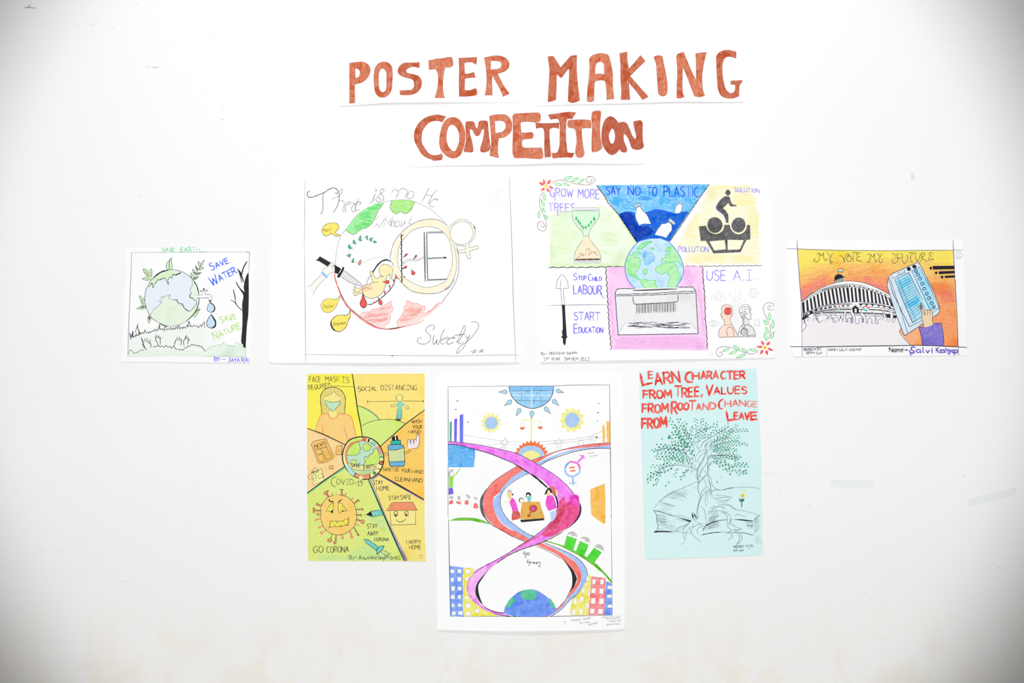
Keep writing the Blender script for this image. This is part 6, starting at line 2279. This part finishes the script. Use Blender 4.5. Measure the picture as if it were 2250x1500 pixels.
def densify(pts, step=10.0):
    out = [pts[0]]
    for a, b_ in zip(pts, pts[1:]):
        d = math.hypot(b_[0] - a[0], b_[1] - a[1]); k = max(1, int(d / step))
        for j in range(1, k + 1): out.append((a[0] + (b_[0] - a[0]) * j / k, a[1] + (b_[1] - a[1]) * j / k))
    return out

STAT = [0]
class Sheet:
    def __init__(self, name, label, cat, group):
        self.name, self.label, self.cat, self.group = name, label, cat, group
        self.paper = 'white'; self.boxes = []; self.parts = []; self.cur = None; self.top = None
    def set_outline(self, pts):
        self.outline = pts
        xs = [p[0] for p in pts]; ys = [p[1] for p in pts]
        self.u0, self.u1, self.v0, self.v1 = min(xs), max(xs), min(ys), max(ys)
    def set_lift(self, top, bottom, prof):
        self.gx = [self.u0 - 2 + (self.u1 - self.u0 + 4) * i / (len(prof) - 1) for i in range(len(prof))]
        ts = [0, 0.35, 0.7, 0.88, 1.0]; ws = [0, 0.06, 0.25, 0.55, 1.0]
        self.gy = [self.v0 - 2 + (self.v1 - self.v0 + 4) * t for t in ts]
        self.g = [[(top + (bottom * p - top) * w) * 0.001 for p in prof] for w in ws]
    def lift(self, u, v):
        gx, gy = self.gx, self.gy
        i = 0
        while i < len(gx) - 2 and u > gx[i + 1]: i += 1
        j = 0
        while j < len(gy) - 2 and v > gy[j + 1]: j += 1
        a = (u - gx[i]) / (gx[i + 1] - gx[i]); c_ = (v - gy[j]) / (gy[j + 1] - gy[j])
        a = max(-0.3, min(1.3, a)); c_ = max(-0.3, min(1.3, c_))
        g00, g10 = self.g[j][i], self.g[j][i + 1]; g01, g11 = self.g[j + 1][i], self.g[j + 1][i + 1]
        if a + c_ <= 1: return g00 + (g10 - g00) * a + (g01 - g00) * c_
        return g11 + (g01 - g11) * (1 - a) + (g10 - g11) * (1 - c_)
    def cut(self, bm):
        if not bm.verts: return
        us = [v.co.x for v in bm.verts]; vv = [v.co.y for v in bm.verts]
        a0, a1, b0, b1 = min(us), max(us), min(vv), max(vv)
        def bis(co, no):
            bmesh.ops.bisect_plane(bm, geom=bm.verts[:] + bm.edges[:] + bm.faces[:], dist=1e-4, plane_co=co, plane_no=no)
        for x in self.gx[1:-1]:
            if a0 < x < a1: bis((x, 0, 0), (1, 0, 0))
        for y in self.gy[1:-1]:
            if b0 < y < b1: bis((0, y, 0), (0, 1, 0))
        for i in range(len(self.gx) - 1):
            for j in range(len(self.gy) - 1):
                x0, x1, y0, y1 = self.gx[i], self.gx[i + 1], self.gy[j], self.gy[j + 1]
                if a1 <= x0 or a0 >= x1 or b1 <= y0 or b0 >= y1: continue
                s0 = (a0 - x0) / (x1 - x0) + (b0 - y0) / (y1 - y0); s1 = (a1 - x0) / (x1 - x0) + (b1 - y0) / (y1 - y0)
                if s0 > 1 or s1 < 1: continue
                bis((x1, y0, 0), (y1 - y0, x1 - x0, 0))
    def level(self, pts, pad=1.0):
        xs = [p[0] for p in pts]; ys = [p[1] for p in pts]
        bx = (min(xs) - pad, max(xs) + pad, min(ys) - pad, max(ys) + pad)
        lv = 0
        for q in self.boxes:
            if q[4] > lv and q[0] < bx[1] and q[1] > bx[0] and q[2] < bx[3] and q[3] > bx[2]: lv = q[4]
        self.boxes.append(bx + (lv + 1,)); STAT[0] = max(STAT[0], lv)
        return lv + 1
    # -- parts
    def part(self, name, sub=False):
        self.cur = {'name': name, 'sub': sub, 'bm': bmesh.new(), 'mats': [], 'stuff': False}
        self.parts.append(self.cur)
    def mi(self, c_):
        ms = self.cur['mats']
        if c_ not in ms: ms.append(c_)
        return ms.index(c_)
    def fill(self, col_, loops, lv=None):
        if lv is None: lv = self.level(loops[0], 0.2)
        allp = [p for l in loops for p in l]
        tris = tessellate_polygon([[Vector((p[0], p[1], 0)) for p in l] for l in loops])
        bm = self.cur['bm']; vs_ = [bm.verts.new((p[0], p[1], lv)) for p in allp]; k = self.mi(col_)
        for t in tris:
            try: f = bm.faces.new([vs_[i] for i in t]); f.material_index = k
            except ValueError: pass
    def stroke(self, col_, w, pts, lv=None, closed=False, taper=True):
        q = [pts[0]]
        for p in pts[1:]:
            if abs(p[0] - q[-1][0]) + abs(p[1] - q[-1][1]) > 1e-3: q.append(p)
        if len(q) < 2: q.append((q[0][0] + w, q[0][1]))
        if lv is None: lv = self.level(q, w / 2)
        bm = self.cur['bm']; k = self.mi(col_); n = len(q); L, R = [], []
        hw0 = w * 0.52; acc = [0.0]
        for a, b_ in zip(q, q[1:]): acc.append(acc[-1] + math.hypot(b_[0] - a[0], b_[1] - a[1]))
        tot = acc[-1] or 1.0; ph = RNG.uniform(0, 6.28); wl = RNG.uniform(9, 22); soft = taper and not closed and tot > 5 * w
        for i in range(n):
            hw = hw0
            if taper: hw *= 1.0 + 0.13 * math.sin(ph + acc[i] / wl * 6.28)
            if soft: hw *= 0.62 + 0.38 * min(1.0, min(acc[i], tot - acc[i]) / min(6.0, tot * 0.3))
            a = q[i - 1] if i else (q[-2] if closed else q[0]); b_ = q[i + 1] if i < n - 1 else (q[1] if closed else q[-1])
            p = q[i]
            d1 = Vector((p[0] - a[0], p[1] - a[1])); d2 = Vector((b_[0] - p[0], b_[1] - p[1]))
            if d1.length < 1e-6: d1 = d2
            if d2.length < 1e-6: d2 = d1
            d1.normalize(); d2.normalize()
            t = d1 + d2
            if t.length < 0.3: t = d1.copy(); m = 1.0
            else:
                t.normalize(); m = min(1.6, 1.0 / max(0.3, t.dot(d1)))
            nx, ny = -t.y * hw * m, t.x * hw * m
            ex = ey = 0.0
            if not closed and i == 0: ex, ey = -d2.x * hw * 0.6, -d2.y * hw * 0.6
            if not closed and i == n - 1: ex, ey = d1.x * hw * 0.6, d1.y * hw * 0.6
            z = lv + i * min(0.07, 0.8 / n)      # each bit of ink lies a hair above the last, never in one plane with it
            L.append(bm.verts.new((p[0] + nx + ex, p[1] + ny + ey, z))); R.append(bm.verts.new((p[0] - nx + ex, p[1] - ny + ey, z)))
        for i in range(n - 1):
            f = bm.faces.new((L[i], L[i + 1], R[i + 1], R[i])); f.material_index = k
    def text(self, col_, w, size, p0, p1, angle, txt):
        tot = 0.0; gap = 1.7
        for ch in txt: tot += (3.2 if ch == ' ' else GLYPH[ch][0]) + gap
        tot -= gap
        ys = size / 10.0
        if p1 is None:
            dx, dy = math.cos(math.radians(angle)), math.sin(math.radians(angle)); xs = ys * 0.92
        else:
            dx, dy = p1[0] - p0[0], p1[1] - p0[1]; l = math.hypot(dx, dy); dx /= l; dy /= l; xs = l / tot
        ux, uy = dy, -dx                   # upwards
        if p1 is not None and abs(math.degrees(math.atan2(dy, dx))) < 6: ux, uy = 0.0, -1.0
        x = 0.0
        lv = self.level([(p0[0], p0[1] + size * .3), (p0[0] + dx * tot * xs, p0[1] + dy * tot * xs), (p0[0] + ux * size, p0[1] + uy * size), (p0[0] + dx * tot * xs + ux * size, p0[1] + dy * tot * xs + uy * size)], 1)
        home = self.cur; split = home['name'] == 'lettering' and size >= 11
        for ch in txt:
            if ch == ' ': x += 3.2 + gap; continue
            if split: self.part('letter' if ch.isalnum() or ch == '^' else 'dot', True)
            gw, strokes = GLYPH[ch]
            jy = RNG.uniform(-0.25, 0.25); jr = RNG.uniform(-0.03, 0.03); js = RNG.uniform(0.96, 1.05)
            for si, st_ in enumerate(strokes):
                pts = []
                for (gx, gy, c_) in st_:
                    a = (x + gx + gy * jr) * xs; h = (gy * js + jy) * ys
                    pts.append((p0[0] + dx * a + ux * h, p0[1] + dy * a + uy * h, c_))
                self.stroke(col_, w, catmull(pts, 1.6), lv + si)
            x += gw + gap
        self.cur = home
    # -- build
    def build(self):
        ub, vb = (self.u0 + self.u1) / 2, self.v1
        base = 0.0006
        root = bpy.data.objects.new(self.name, None)
        root.location = ((ub - CX) * S, 0.0, CZ + (CY - vb) * S)
        root.empty_display_size = 0.05
        scene.collection.objects.link(root)
        root['label'] = self.label; root['category'] = self.cat; root['group'] = self.group
        def conv(bm, dz):
            for v in bm.verts:
                u, vv, lv = v.co
                v.co = Vector(((u - ub) * S, -(base + self.lift(u, vv) + lv * dz), (vb - vv) * S))
        # the sheet of paper itself
        bm = bmesh.new()
        pts = self.outline
        ff = bm.faces.new([bm.verts.new((p[0], p[1], 0)) for p in pts])
        bmesh.ops.triangulate(bm, faces=[ff]); self.cut(bm); conv(bm, 0)
        ret = bmesh.ops.extrude_face_region(bm, geom=bm.faces[:])
        for g in ret['geom']:
            if isinstance(g, bmesh.types.BMVert): g.co.y += 0.00035
        bmesh.ops.recalc_face_normals(bm, faces=bm.faces[:])
        me = bpy.data.meshes.new('sheet'); bm.to_mesh(me); bm.free()
        me.materials.append(paper_mat('paper_' + self.paper, PAPERS[self.paper]))
        link(bpy.data.objects.new('sheet', me), root)
        last = None
        for p in self.parts:
            bm = p['bm']; self.cut(bm); conv(bm, DZ)
            me = None
            if bm.faces:
                me = bpy.data.meshes.new(p['name']); bm.to_mesh(me)
                for c_ in p['mats']: me.materials.append(mat(c_))
            bm.free()
            o = bpy.data.objects.new(p['name'], me)
            link(o, last if (p['sub'] and last) else root)
            if p['stuff']: o['kind'] = 'stuff'
            if not p['sub']: last = o
        return root
DZ = 0.000026
RNG = random.Random(7)

def run(data):
    sh = None; X0 = Y0 = 0.0; K_ = 1.0
    def P(tok):
        c_ = tok.endswith('!'); a, b_ = tok.rstrip('!').split(',')
        return (X0 + float(a) / K_, Y0 + float(b_) / K_, c_)
    def path(toks): return [P(t) for t in toks]
    for ln in data.strip().splitlines():
        if not ln.strip(): continue
        head, _, tail = ln.partition(' : ')
        h = head.split(); cmd = h[0]
        if cmd == 'poster':
            if sh: sh.build()
            a = ln[7:].split('|'); sh = Sheet(*a); continue
        if cmd == 'V': X0, Y0, K_ = float(h[1]), float(h[2]), float(h[3]); continue
        if cmd == 'out': sh.set_outline(path(h[1:])); continue
        if cmd == 'lift': sh.set_lift(float(h[1]), float(h[2]), [float(x) for x in h[3].split(',')]); continue
        if cmd == 'paper': sh.paper = h[1]; continue
        if cmd == 'part': sh.part(h[1]); continue
        if cmd == 'sub': sh.part(h[1], True); continue
        if cmd == 'stuff': sh.cur['stuff'] = True; continue
        T = tail.split()
        if cmd in ('s', 'ls'):
            p = path(T); sh.stroke(h[1], float(h[2]), catmull(p))
        elif cmd == 'l':
            p = [(a[0], a[1]) for a in path(T)]; sh.stroke(h[1], float(h[2]), p)
        elif cmd == 'f':
            sh.fill(h[1], [[(a[0], a[1]) for a in path(x.split())] for x in tail.split(';')])
        elif cmd == 'wins':
            p = [(a[0], a[1]) for a in path(T)]; sh.fill(h[1], [p]); sh.stroke('p1', 0.6, p + [p[0]])
        elif cmd == 'g':
            sh.fill(h[1], [catmull(path(x.split()), 3.0, True) for x in tail.split(';')])
            if h[1].startswith('br') and sh.name == 'heading_strip':
                for x in tail.split(';'):
                    q = catmull(path(x.split()), 3.0, True); sh.stroke('edge', 0.7, q + [q[0]], closed=True)
        elif cmd == 'e':
            c_ = P(T[0]); rx, ry = [float(x) / K_ for x in T[1].split(',')]
            q = [(c_[0] + rx * math.cos(i * math.pi / 12), c_[1] + ry * math.sin(i * math.pi / 12)) for i in range(25)]
            sh.stroke(h[1], float(h[2]), q, closed=True)
        elif cmd == 't':
            p0 = P(T[0])[:2]
            if ',' in T[1]: p1, ang = P(T[1])[:2], 0
            else: p1, ang = None, float(T[1])
            sh.text(h[1], float(h[2]), float(h[3]) / K_, p0, p1, ang, ' '.join(T[2:]))
        elif cmd == 'leaf':
            a, b_ = P(T[0]), P(T[1]); w = float(T[2]) / K_
            dx, dy = b_[0] - a[0], b_[1] - a[1]; l = math.hypot(dx, dy); nx, ny = -dy / l * w / 2, dx / l * w / 2
            pts = [(a[0], a[1], True), (a[0] + dx * .3 + nx * .95, a[1] + dy * .3 + ny * .95, False), (a[0] + dx * .65 + nx * .7, a[1] + dy * .65 + ny * .7, False),
                   (b_[0], b_[1], True), (a[0] + dx * .65 - nx * .7, a[1] + dy * .65 - ny * .7, False), (a[0] + dx * .3 - nx * .95, a[1] + dy * .3 - ny * .95, False)]
            q = catmull(pts, 1.6, True); sh.fill(h[1], [q])
            if h[2] != h[1]: sh.stroke(h[2], float(h[3]), q + [q[0]], closed=True)
            if h[1] == 'gp': sh.stroke('lgv', 1.2, [(a[0] + dx * .2, a[1] + dy * .2), (a[0] + dx * .7, a[1] + dy * .7)])
        elif cmd == 'drop':
            a, b_ = P(T[0]), P(T[1]); w = float(T[2]) / K_
            dx, dy = b_[0] - a[0], b_[1] - a[1]; l = math.hypot(dx, dy); nx, ny = -dy / l * w / 2, dx / l * w / 2
            pts = [(a[0], a[1], True)] + [(a[0] + dx * t + nx * s_, a[1] + dy * t + ny * s_, False) for t, s_ in ((.35, .4), (.68, 1), (.9, .72), (1, 0), (.9, -.72), (.68, -1), (.35, -.4))]
            q = catmull(pts, 1.6, True); sh.fill(h[1], [q])
            if h[2] != h[1]: sh.stroke(h[2], float(h[3]), q + [q[0]], closed=True)
        elif cmd in ('thorn', 'wv', 'grass', 'lv', 'scr', 'bars'):
            pp = path(T if cmd != 'bars' else T[:2])
            q = densify(catmull([(a[0], a[1], a[2]) for a in pp], 4.0) if cmd in ('thorn', 'lv', 'grass') else [(a[0], a[1]) for a in pp], 3.0)
            def at(s_):
                x_ = max(0, min(len(q) - 1.001, s_ * (len(q) - 1))); i = int(x_); f = x_ - i
                return (q[i][0] * (1 - f) + q[i + 1][0] * f, q[i][1] * (1 - f) + q[i + 1][1] * f, math.atan2(q[i + 1][1] - q[i][1], q[i + 1][0] - q[i][0]))
            if cmd == 'thorn':
                w, tick, n = float(h[2]), float(h[3]) / K_, int(h[4])
                sh.stroke(h[1], w, q); lv = sh.level(q, tick)
                for i in range(n):
                    for sd in (-1, 1):
                        x, y, a = at((i + 0.3 + 0.25 * sd) / n); an = a + sd * RNG.uniform(0.5, 0.8)
                        sh.stroke(h[1], max(0.5, w * 0.7), [(x, y), (x + math.cos(an) * tick * .7, y + math.sin(an) * tick * .7)], lv + .4 * (i % 3))
            elif cmd == 'wv':
                w, amp, wl = float(h[2]), float(h[3]) / K_, float(h[4]) / K_
                L_ = sum(math.hypot(b2[0] - a2[0], b2[1] - a2[1]) for a2, b2 in zip(q, q[1:])); n = max(2, int(L_ / max(wl * 0.25, 1.6)))
                out = []; ph = 0
                for i in range(n + 1):
                    x, y, a = at(i / n); ph += RNG.uniform(1.1, 2.0)
                    o = amp * math.sin(ph); out.append((x - math.sin(a) * o, y + math.cos(a) * o, False))
                sh.stroke(h[1], w, catmull(out, 2.0))
            elif cmd == 'grass':
                w, amp, st_ = float(h[2]), float(h[3]) / K_, float(h[4]) / K_
                L_ = sum(math.hypot(b2[0] - a2[0], b2[1] - a2[1]) for a2, b2 in zip(q, q[1:])); n = max(2, int(L_ / st_))
                out = []
                lean = 0.5
                for i in range(n + 1):
                    x, y, a = at(i / n)
                    if i % 2 == 0: out.append((x, y + RNG.uniform(-.25, .15) * amp))
                    else:
                        if RNG.random() < .25: lean = RNG.uniform(-1, 1)
                        hgt = amp * (RNG.uniform(.9, 1.5) if RNG.random() < .3 else RNG.uniform(.25, .7))
                        out.append((x + lean * hgt * .35, y - hgt))
                dn = densify(out, 2.0)
                sh.stroke(h[1], w, dn)
            elif cmd == 'lv':
                size, sp_ = float(h[1]) / K_, float(h[2]) / K_
                L_ = sum(math.hypot(b2[0] - a2[0], b2[1] - a2[1]) for a2, b2 in zip(q, q[1:])); n = max(2, int(L_ / (sp_ * 1.15)))
                sh.stroke('g3', 0.45, q[: max(2, int(len(q) * .8))])
                lv = sh.level(q, size)
                for i in range(n):
                    t = (i + 0.5) / n
                    x, y, a = at(t); sd = 1 if i % 2 else -1
                    an = a + sd * RNG.uniform(0.3, 0.75); off = size * RNG.uniform(.2, .34) * sd
                    x -= math.sin(a) * off; y += math.cos(a) * off
                    l = size * RNG.uniform(.75, 1.1); wd = size * RNG.uniform(.26, .36)
                    dx, dy = math.cos(an) * l, math.sin(an) * l; nx, ny = -math.sin(an) * wd, math.cos(an) * wd
                    pts = [(x, y), (x + dx * .3 + nx * .8, y + dy * .3 + ny * .8), (x + dx * .7 + nx * .7, y + dy * .7 + ny * .7), (x + dx, y + dy), (x + dx * .7 - nx * .7, y + dy * .7 - ny * .7), (x + dx * .3 - nx * .8, y + dy * .3 - ny * .8)]
                    sh.fill(RNG.choice(['lf1', 'lf2', 'lf2', 'lf3', 'lf4']), [pts], lv + .45 * (i % 2))
            elif cmd == 'scr':
                a, b_ = pp
                lv = sh.level([a, b_], 1)
                for i in range(54):
                    x = a[0] + 2 + (b_[0] - a[0] - 16) * ((i * 0.618) % 1.0); y = RNG.uniform(a[1], b_[1]); l = RNG.uniform(8, 30)
                    dy = RNG.uniform(-1.0, 1.8) * l / 20
                    if x + l > b_[0] + 2: l = b_[0] - x
                    sh.stroke(h[1], RNG.choice([0.7, 0.9, 1.4]), catmull([(x, y, False), (x + l * .5, y + dy * .5 + RNG.uniform(-.6, .6), False), (x + l, y + dy, False)]), lv + i * .1)
                for k_ in range(5): sh.level([a, b_], 1)
            elif cmd == 'bars':
                hgt = float(T[2]) / K_; lv = sh.level([q[0], (q[-1][0], q[-1][1] + hgt)], 1); x = 0.0; i = 0
                while x < 1:
                    px, py, a = at(x)
                    w = 1.7 if i % 4 == 0 else RNG.choice([0.6, 0.7, 0.8])
                    sh.stroke(h[1], w, [(px, py), (px + RNG.uniform(0, 1.4), py + hgt * (1.0 if w > 1 else RNG.uniform(.8, .96)))], lv)
                    x += RNG.uniform(0.013, 0.022) * (1.2 if w > 1 else 1); i += 1
        elif cmd == 'fr':      # loose pencil strokes scattered along a line: fr colour width length spread count angle
            q = densify([(a[0], a[1]) for a in path(T)], 3.0); w, ln_, sp_ = float(h[2]), float(h[3]) / K_, float(h[4]) / K_
            lv = sh.level(q, sp_); xa, xb = min(p[0] for p in q), max(p[0] for p in q)
            for i in range(int(h[5])):
                c_ = q[RNG.randrange(len(q))]; d = RNG.gauss(0, 0.5) * sp_; an = math.radians(float(h[6]) + RNG.uniform(-7, 7)); l = ln_ * RNG.uniform(.5, 1.2) / 2
                x, y = c_[0] + RNG.uniform(-2, 2), c_[1] + d
                dx, dy = math.cos(an) * l, math.sin(an) * l
                if abs(dx) > abs(dy):
                    x = max(xa + abs(dx), min(xb - abs(dx), x))
                sh.stroke(h[1], w * RNG.uniform(.6, 1.2), [(x - dx, y - dy), (x + dx, y + dy)], lv + 5.0 * i / int(h[5]))
            for k_ in range(6): sh.level(q, sp_)
        elif cmd in ('cols', 'rungs'):
            a, b_ = [densify(catmull(path(x.split()), 3.0), 1.5) for x in tail.split(';')]
            def at2(q, s_):
                x_ = max(0, min(len(q) - 1.001, s_ * (len(q) - 1))); i = int(x_); f = x_ - i
                return (q[i][0] * (1 - f) + q[i + 1][0] * f, q[i][1] * (1 - f) + q[i + 1][1] * f)
            lv = sh.level(a + b_, 0.3)
            if cmd == 'cols':
                n, fr = int(h[2]), float(h[3])
                for i in range(n):
                    t0, t1 = (i + .1) / n, (i + .1 + fr) / n
                    sh.fill(h[1], [[at2(a, t0), at2(a, t1), at2(b_, t1), at2(b_, t0)]], lv)
            else:
                n = int(h[3])
                for i in range(1, n): sh.stroke(h[1], float(h[2]), [at2(a, i / n), at2(b_, i / n)], lv)
        elif cmd == 'gear':
            c_ = P(T[0]); r1, r2 = [float(x) / K_ for x in T[1].split(',')]; n = int(T[2]); half = h[2] != '1'
            q = []; N = n * 4
            for i in range(N):
                a = 2 * math.pi * i / N
                if half and not (math.pi + 0.22 < a < 2 * math.pi - 0.22): continue
                r = r2 if i % 4 in (1, 2) else r1
                q.append((c_[0] + r * math.cos(a + (0.03 if i % 4 == 1 else 0)), c_[1] + r * math.sin(a)))
            if half: q.append((c_[0], c_[1]))
            sh.fill(h[1], [q])
        else: raise RuntimeError('unknown ' + cmd)
    if sh: sh.build()
run(DATA)

# ------------------------------------------------------------------ bits of tape left on the wall, marks in the plaster
def px(u, v, y=0.0): return Vector(((u - CX) * S, -y, CZ + (CY - v) * S))
tape_m, nt, b = new_mat('glossy_tape', 0.35)
b.inputs['Specular IOR Level'].default_value = 0.3
c = mix_rgb(nt, ramp(nt, noise(nt, 60.0, 3.0), 0.35, 0.7), (0.735, 0.76, 0.76, 1), (0.715, 0.74, 0.74, 1)); nt.links.new(c, b.inputs['Base Color'])
beige_m, nt, b = new_mat('old_masking_tape', 0.7)
c = mix_rgb(nt, ramp(nt, noise(nt, 200.0, 3.0), 0.35, 0.7), (0.76, 0.69, 0.60, 1), (0.72, 0.64, 0.55, 1)); nt.links.new(c, b.inputs['Base Color'])
def strip(name, label, cat, pts, th, m, group=None, curl=0.0):
    """a strip of tape: bevelled thin slab with its long edges a little raised"""
    o0 = px(sum(p[0] for p in pts) / 4, sum(p[1] for p in pts) / 4)
    root = bpy.data.objects.new(name, None); root.location = o0; root.empty_display_size = .02
    scene.collection.objects.link(root); root['label'] = label; root['category'] = cat
    if group: root['group'] = group
    a, b_, c_, d = [px(*p) - o0 for p in pts]          # tl, tr, br, bl
    bm = bmesh.new(); N, M = 12, 6; grid = []
    for i in range(N + 1):
        row = []
        for j in range(M + 1):
            s_, t = i / N, j / M
            p = (a * (1 - s_) + b_ * s_) * (1 - t) + (d * (1 - s_) + c_ * s_) * t
            e = abs(2 * t - 1) ** 6; ee = abs(2 * s_ - 1) ** 10
            p.y = -(th + curl * (e + 0.6 * ee) * (0.6 + 0.4 * math.sin(7 * s_ + 1)))
            row.append(bm.verts.new(p))
        grid.append(row)
    for i in range(N):
        for j in range(M): bm.faces.new((grid[i][j], grid[i][j + 1], grid[i + 1][j + 1], grid[i + 1][j]))
    ret = bmesh.ops.extrude_face_region(bm, geom=bm.faces[:])
    for g in ret['geom']:
        if isinstance(g, bmesh.types.BMVert): g.co.y += min(th, 0.0003)
    bmesh.ops.recalc_face_normals(bm, faces=bm.faces[:])
    me = bpy.data.meshes.new('tape_film'); bm.to_mesh(me); bm.free(); me.materials.append(m)
    for p in me.polygons: p.use_smooth = False
    link(bpy.data.objects.new('tape_film', me), root)
    return root
strip('tape_strip', 'level strip of greyish white tape with slanted ends, right of the pale blue poster', 'tape', [(1828.5, 1054), (1921, 1055.5), (1915, 1070.5), (1824, 1068)], 0.0008, tape_m, 'tape strips on the bare wall', 0.0003)
strip('tape_strip', 'tilted strip of greyish white tape rising to the edge of the wall in view', 'tape', [(2128, 1097), (2233.5, 1069.5), (2229.5, 1087.5), (2129, 1112.5)], 0.0008, tape_m, 'tape strips on the bare wall', 0.0003)
strip('tape_scrap', 'tiny beige scrap of old tape above the orange sky poster', 'tape', [(2001.5, 380), (2009.5, 379.5), (2009, 394.5), (2002.5, 395)], 0.0005, beige_m)

mark_m, nt, b = new_mat('bare_plaster_mark', 0.95)
c = mix_rgb(nt, ramp(nt, noise(nt, 300.0, 3.0), 0.4, 0.65), (0.60, 0.58, 0.53, 1), (0.74, 0.73, 0.70, 1)); nt.links.new(c, b.inputs['Base Color'])
crack_m, nt, b = new_mat('hairline_crack', 0.95); b.inputs['Base Color'].default_value = (0.725, 0.72, 0.71, 1)
dark_m, nt, b = new_mat('scuff', 0.95); b.inputs['Base Color'].default_value = (0.36, 0.36, 0.35, 1)
def wall_poly(name, faces, m):
    bm = bmesh.new()
    for f in faces: bm.faces.new([bm.verts.new(px(p[0], p[1], 0.0003)) for p in f])
    me = bpy.data.meshes.new(name); bm.to_mesh(me); bm.free(); me.materials.append(m)
    return link(bpy.data.objects.new(name, me), wall)
def line_faces(pts, w):
    q = densify(pts, 6.0); q = [(x + RNG.uniform(-.8, .8), y + RNG.uniform(-.8, .8)) for x, y in q]; out = []
    for a, b_ in zip(q, q[1:]):
        d = Vector((b_[0] - a[0], b_[1] - a[1])); l = d.length or 1; n = Vector((-d.y, d.x)) / l * w * RNG.uniform(.3, .6)
        out.append([(a[0] + n.x, a[1] + n.y), (b_[0] + n.x, b_[1] + n.y), (b_[0] - n.x, b_[1] - n.y), (a[0] - n.x, a[1] - n.y)])
    return out
wall_poly('hairline_crack', line_faces([(520, 0), (508, 40), (490, 55), (488, 72), (448, 88), (443, 112), (452, 132), (441, 160), (440, 190), (457, 214), (460, 238), (440, 262), (440, 300), (430, 360), (426, 420), (425, 500), (427, 600), (424, 740), (428, 900), (427, 1000), (423, 1100), (420, 1180), (424, 1300), (426, 1380)], 0.7), crack_m)
wall_poly('hairline_crack', line_faces([(2158, 400), (2165, 430), (2190, 455), (2208, 500), (2205, 540)], 0.8), crack_m)
wall_poly('hairline_crack', line_faces([(1680, 1040), (1760, 1048), (1800, 1060)], 0.7), crack_m)
wall_poly('hairline_crack', line_faces([(1936, 1310), (1936, 1380), (1934, 1460)], 1.0), crack_m)
wall_poly('hairline_crack', line_faces([(0, 1396), (60, 1400), (130, 1408)], 1.2), crack_m)
def blob(cx, cy, rx, ry, n=9):
    return [(cx + rx * RNG.uniform(.6, 1.1) * math.cos(2 * math.pi * i / n), cy + ry * RNG.uniform(.6, 1.1) * math.sin(2 * math.pi * i / n)) for i in range(n)]
wall_poly('plaster_chip', [blob(341, 148, 11, 2.6, 14), blob(326, 147, 7, 1.4)], mark_m)
wall_poly('plaster_chip', [blob(488, 236, 4, 1.2), blob(491, 243, 6, 1.0), blob(490, 263, 5, 1.4)], mark_m)
wall_poly('plaster_chip', [blob(585, 180, 5, .8), blob(577, 188, 4, .7), blob(618, 190, 5, .7), blob(600, 193, 4, .6)], crack_m)
wall_poly('scuff_mark', [[(50, 17.5), (62, 14), (66, 10), (68, 10), (64, 15), (78, 17), (79, 18.5), (62, 17.5)], ], dark_m)
wall_poly('scuff_mark', [blob(2117, 1045, 2.6, 2.2)], mark_m)
wall_poly('scuff_mark', [blob(1713, 1085, 2.6, 1.6)], mark_m)
wall_poly('scuff_mark', [blob(2195, 1246, 4, 1.6)], mark_m)
wall_poly('scuff_mark', [blob(268, 1278, 6, 1.4), blob(276, 1275, 5, 1.0)], mark_m)
spots = [(320, 60), (204, 54), (249, 63), (301, 7), (632, 133), (587, 208), (92, 1208), (130, 1210), (176, 1270), (325, 1301), (308, 430), (1899, 1302), (1737, 422), (2246, 390), (672, 1468), (1956, 1078), (857, 1402), (2222, 1440), (1777, 1110)]
wall_poly('wall_speck', [blob(u, v, 1.3, 1.0, 6) for u, v in spots], dark_m)['kind'] = 'stuff'
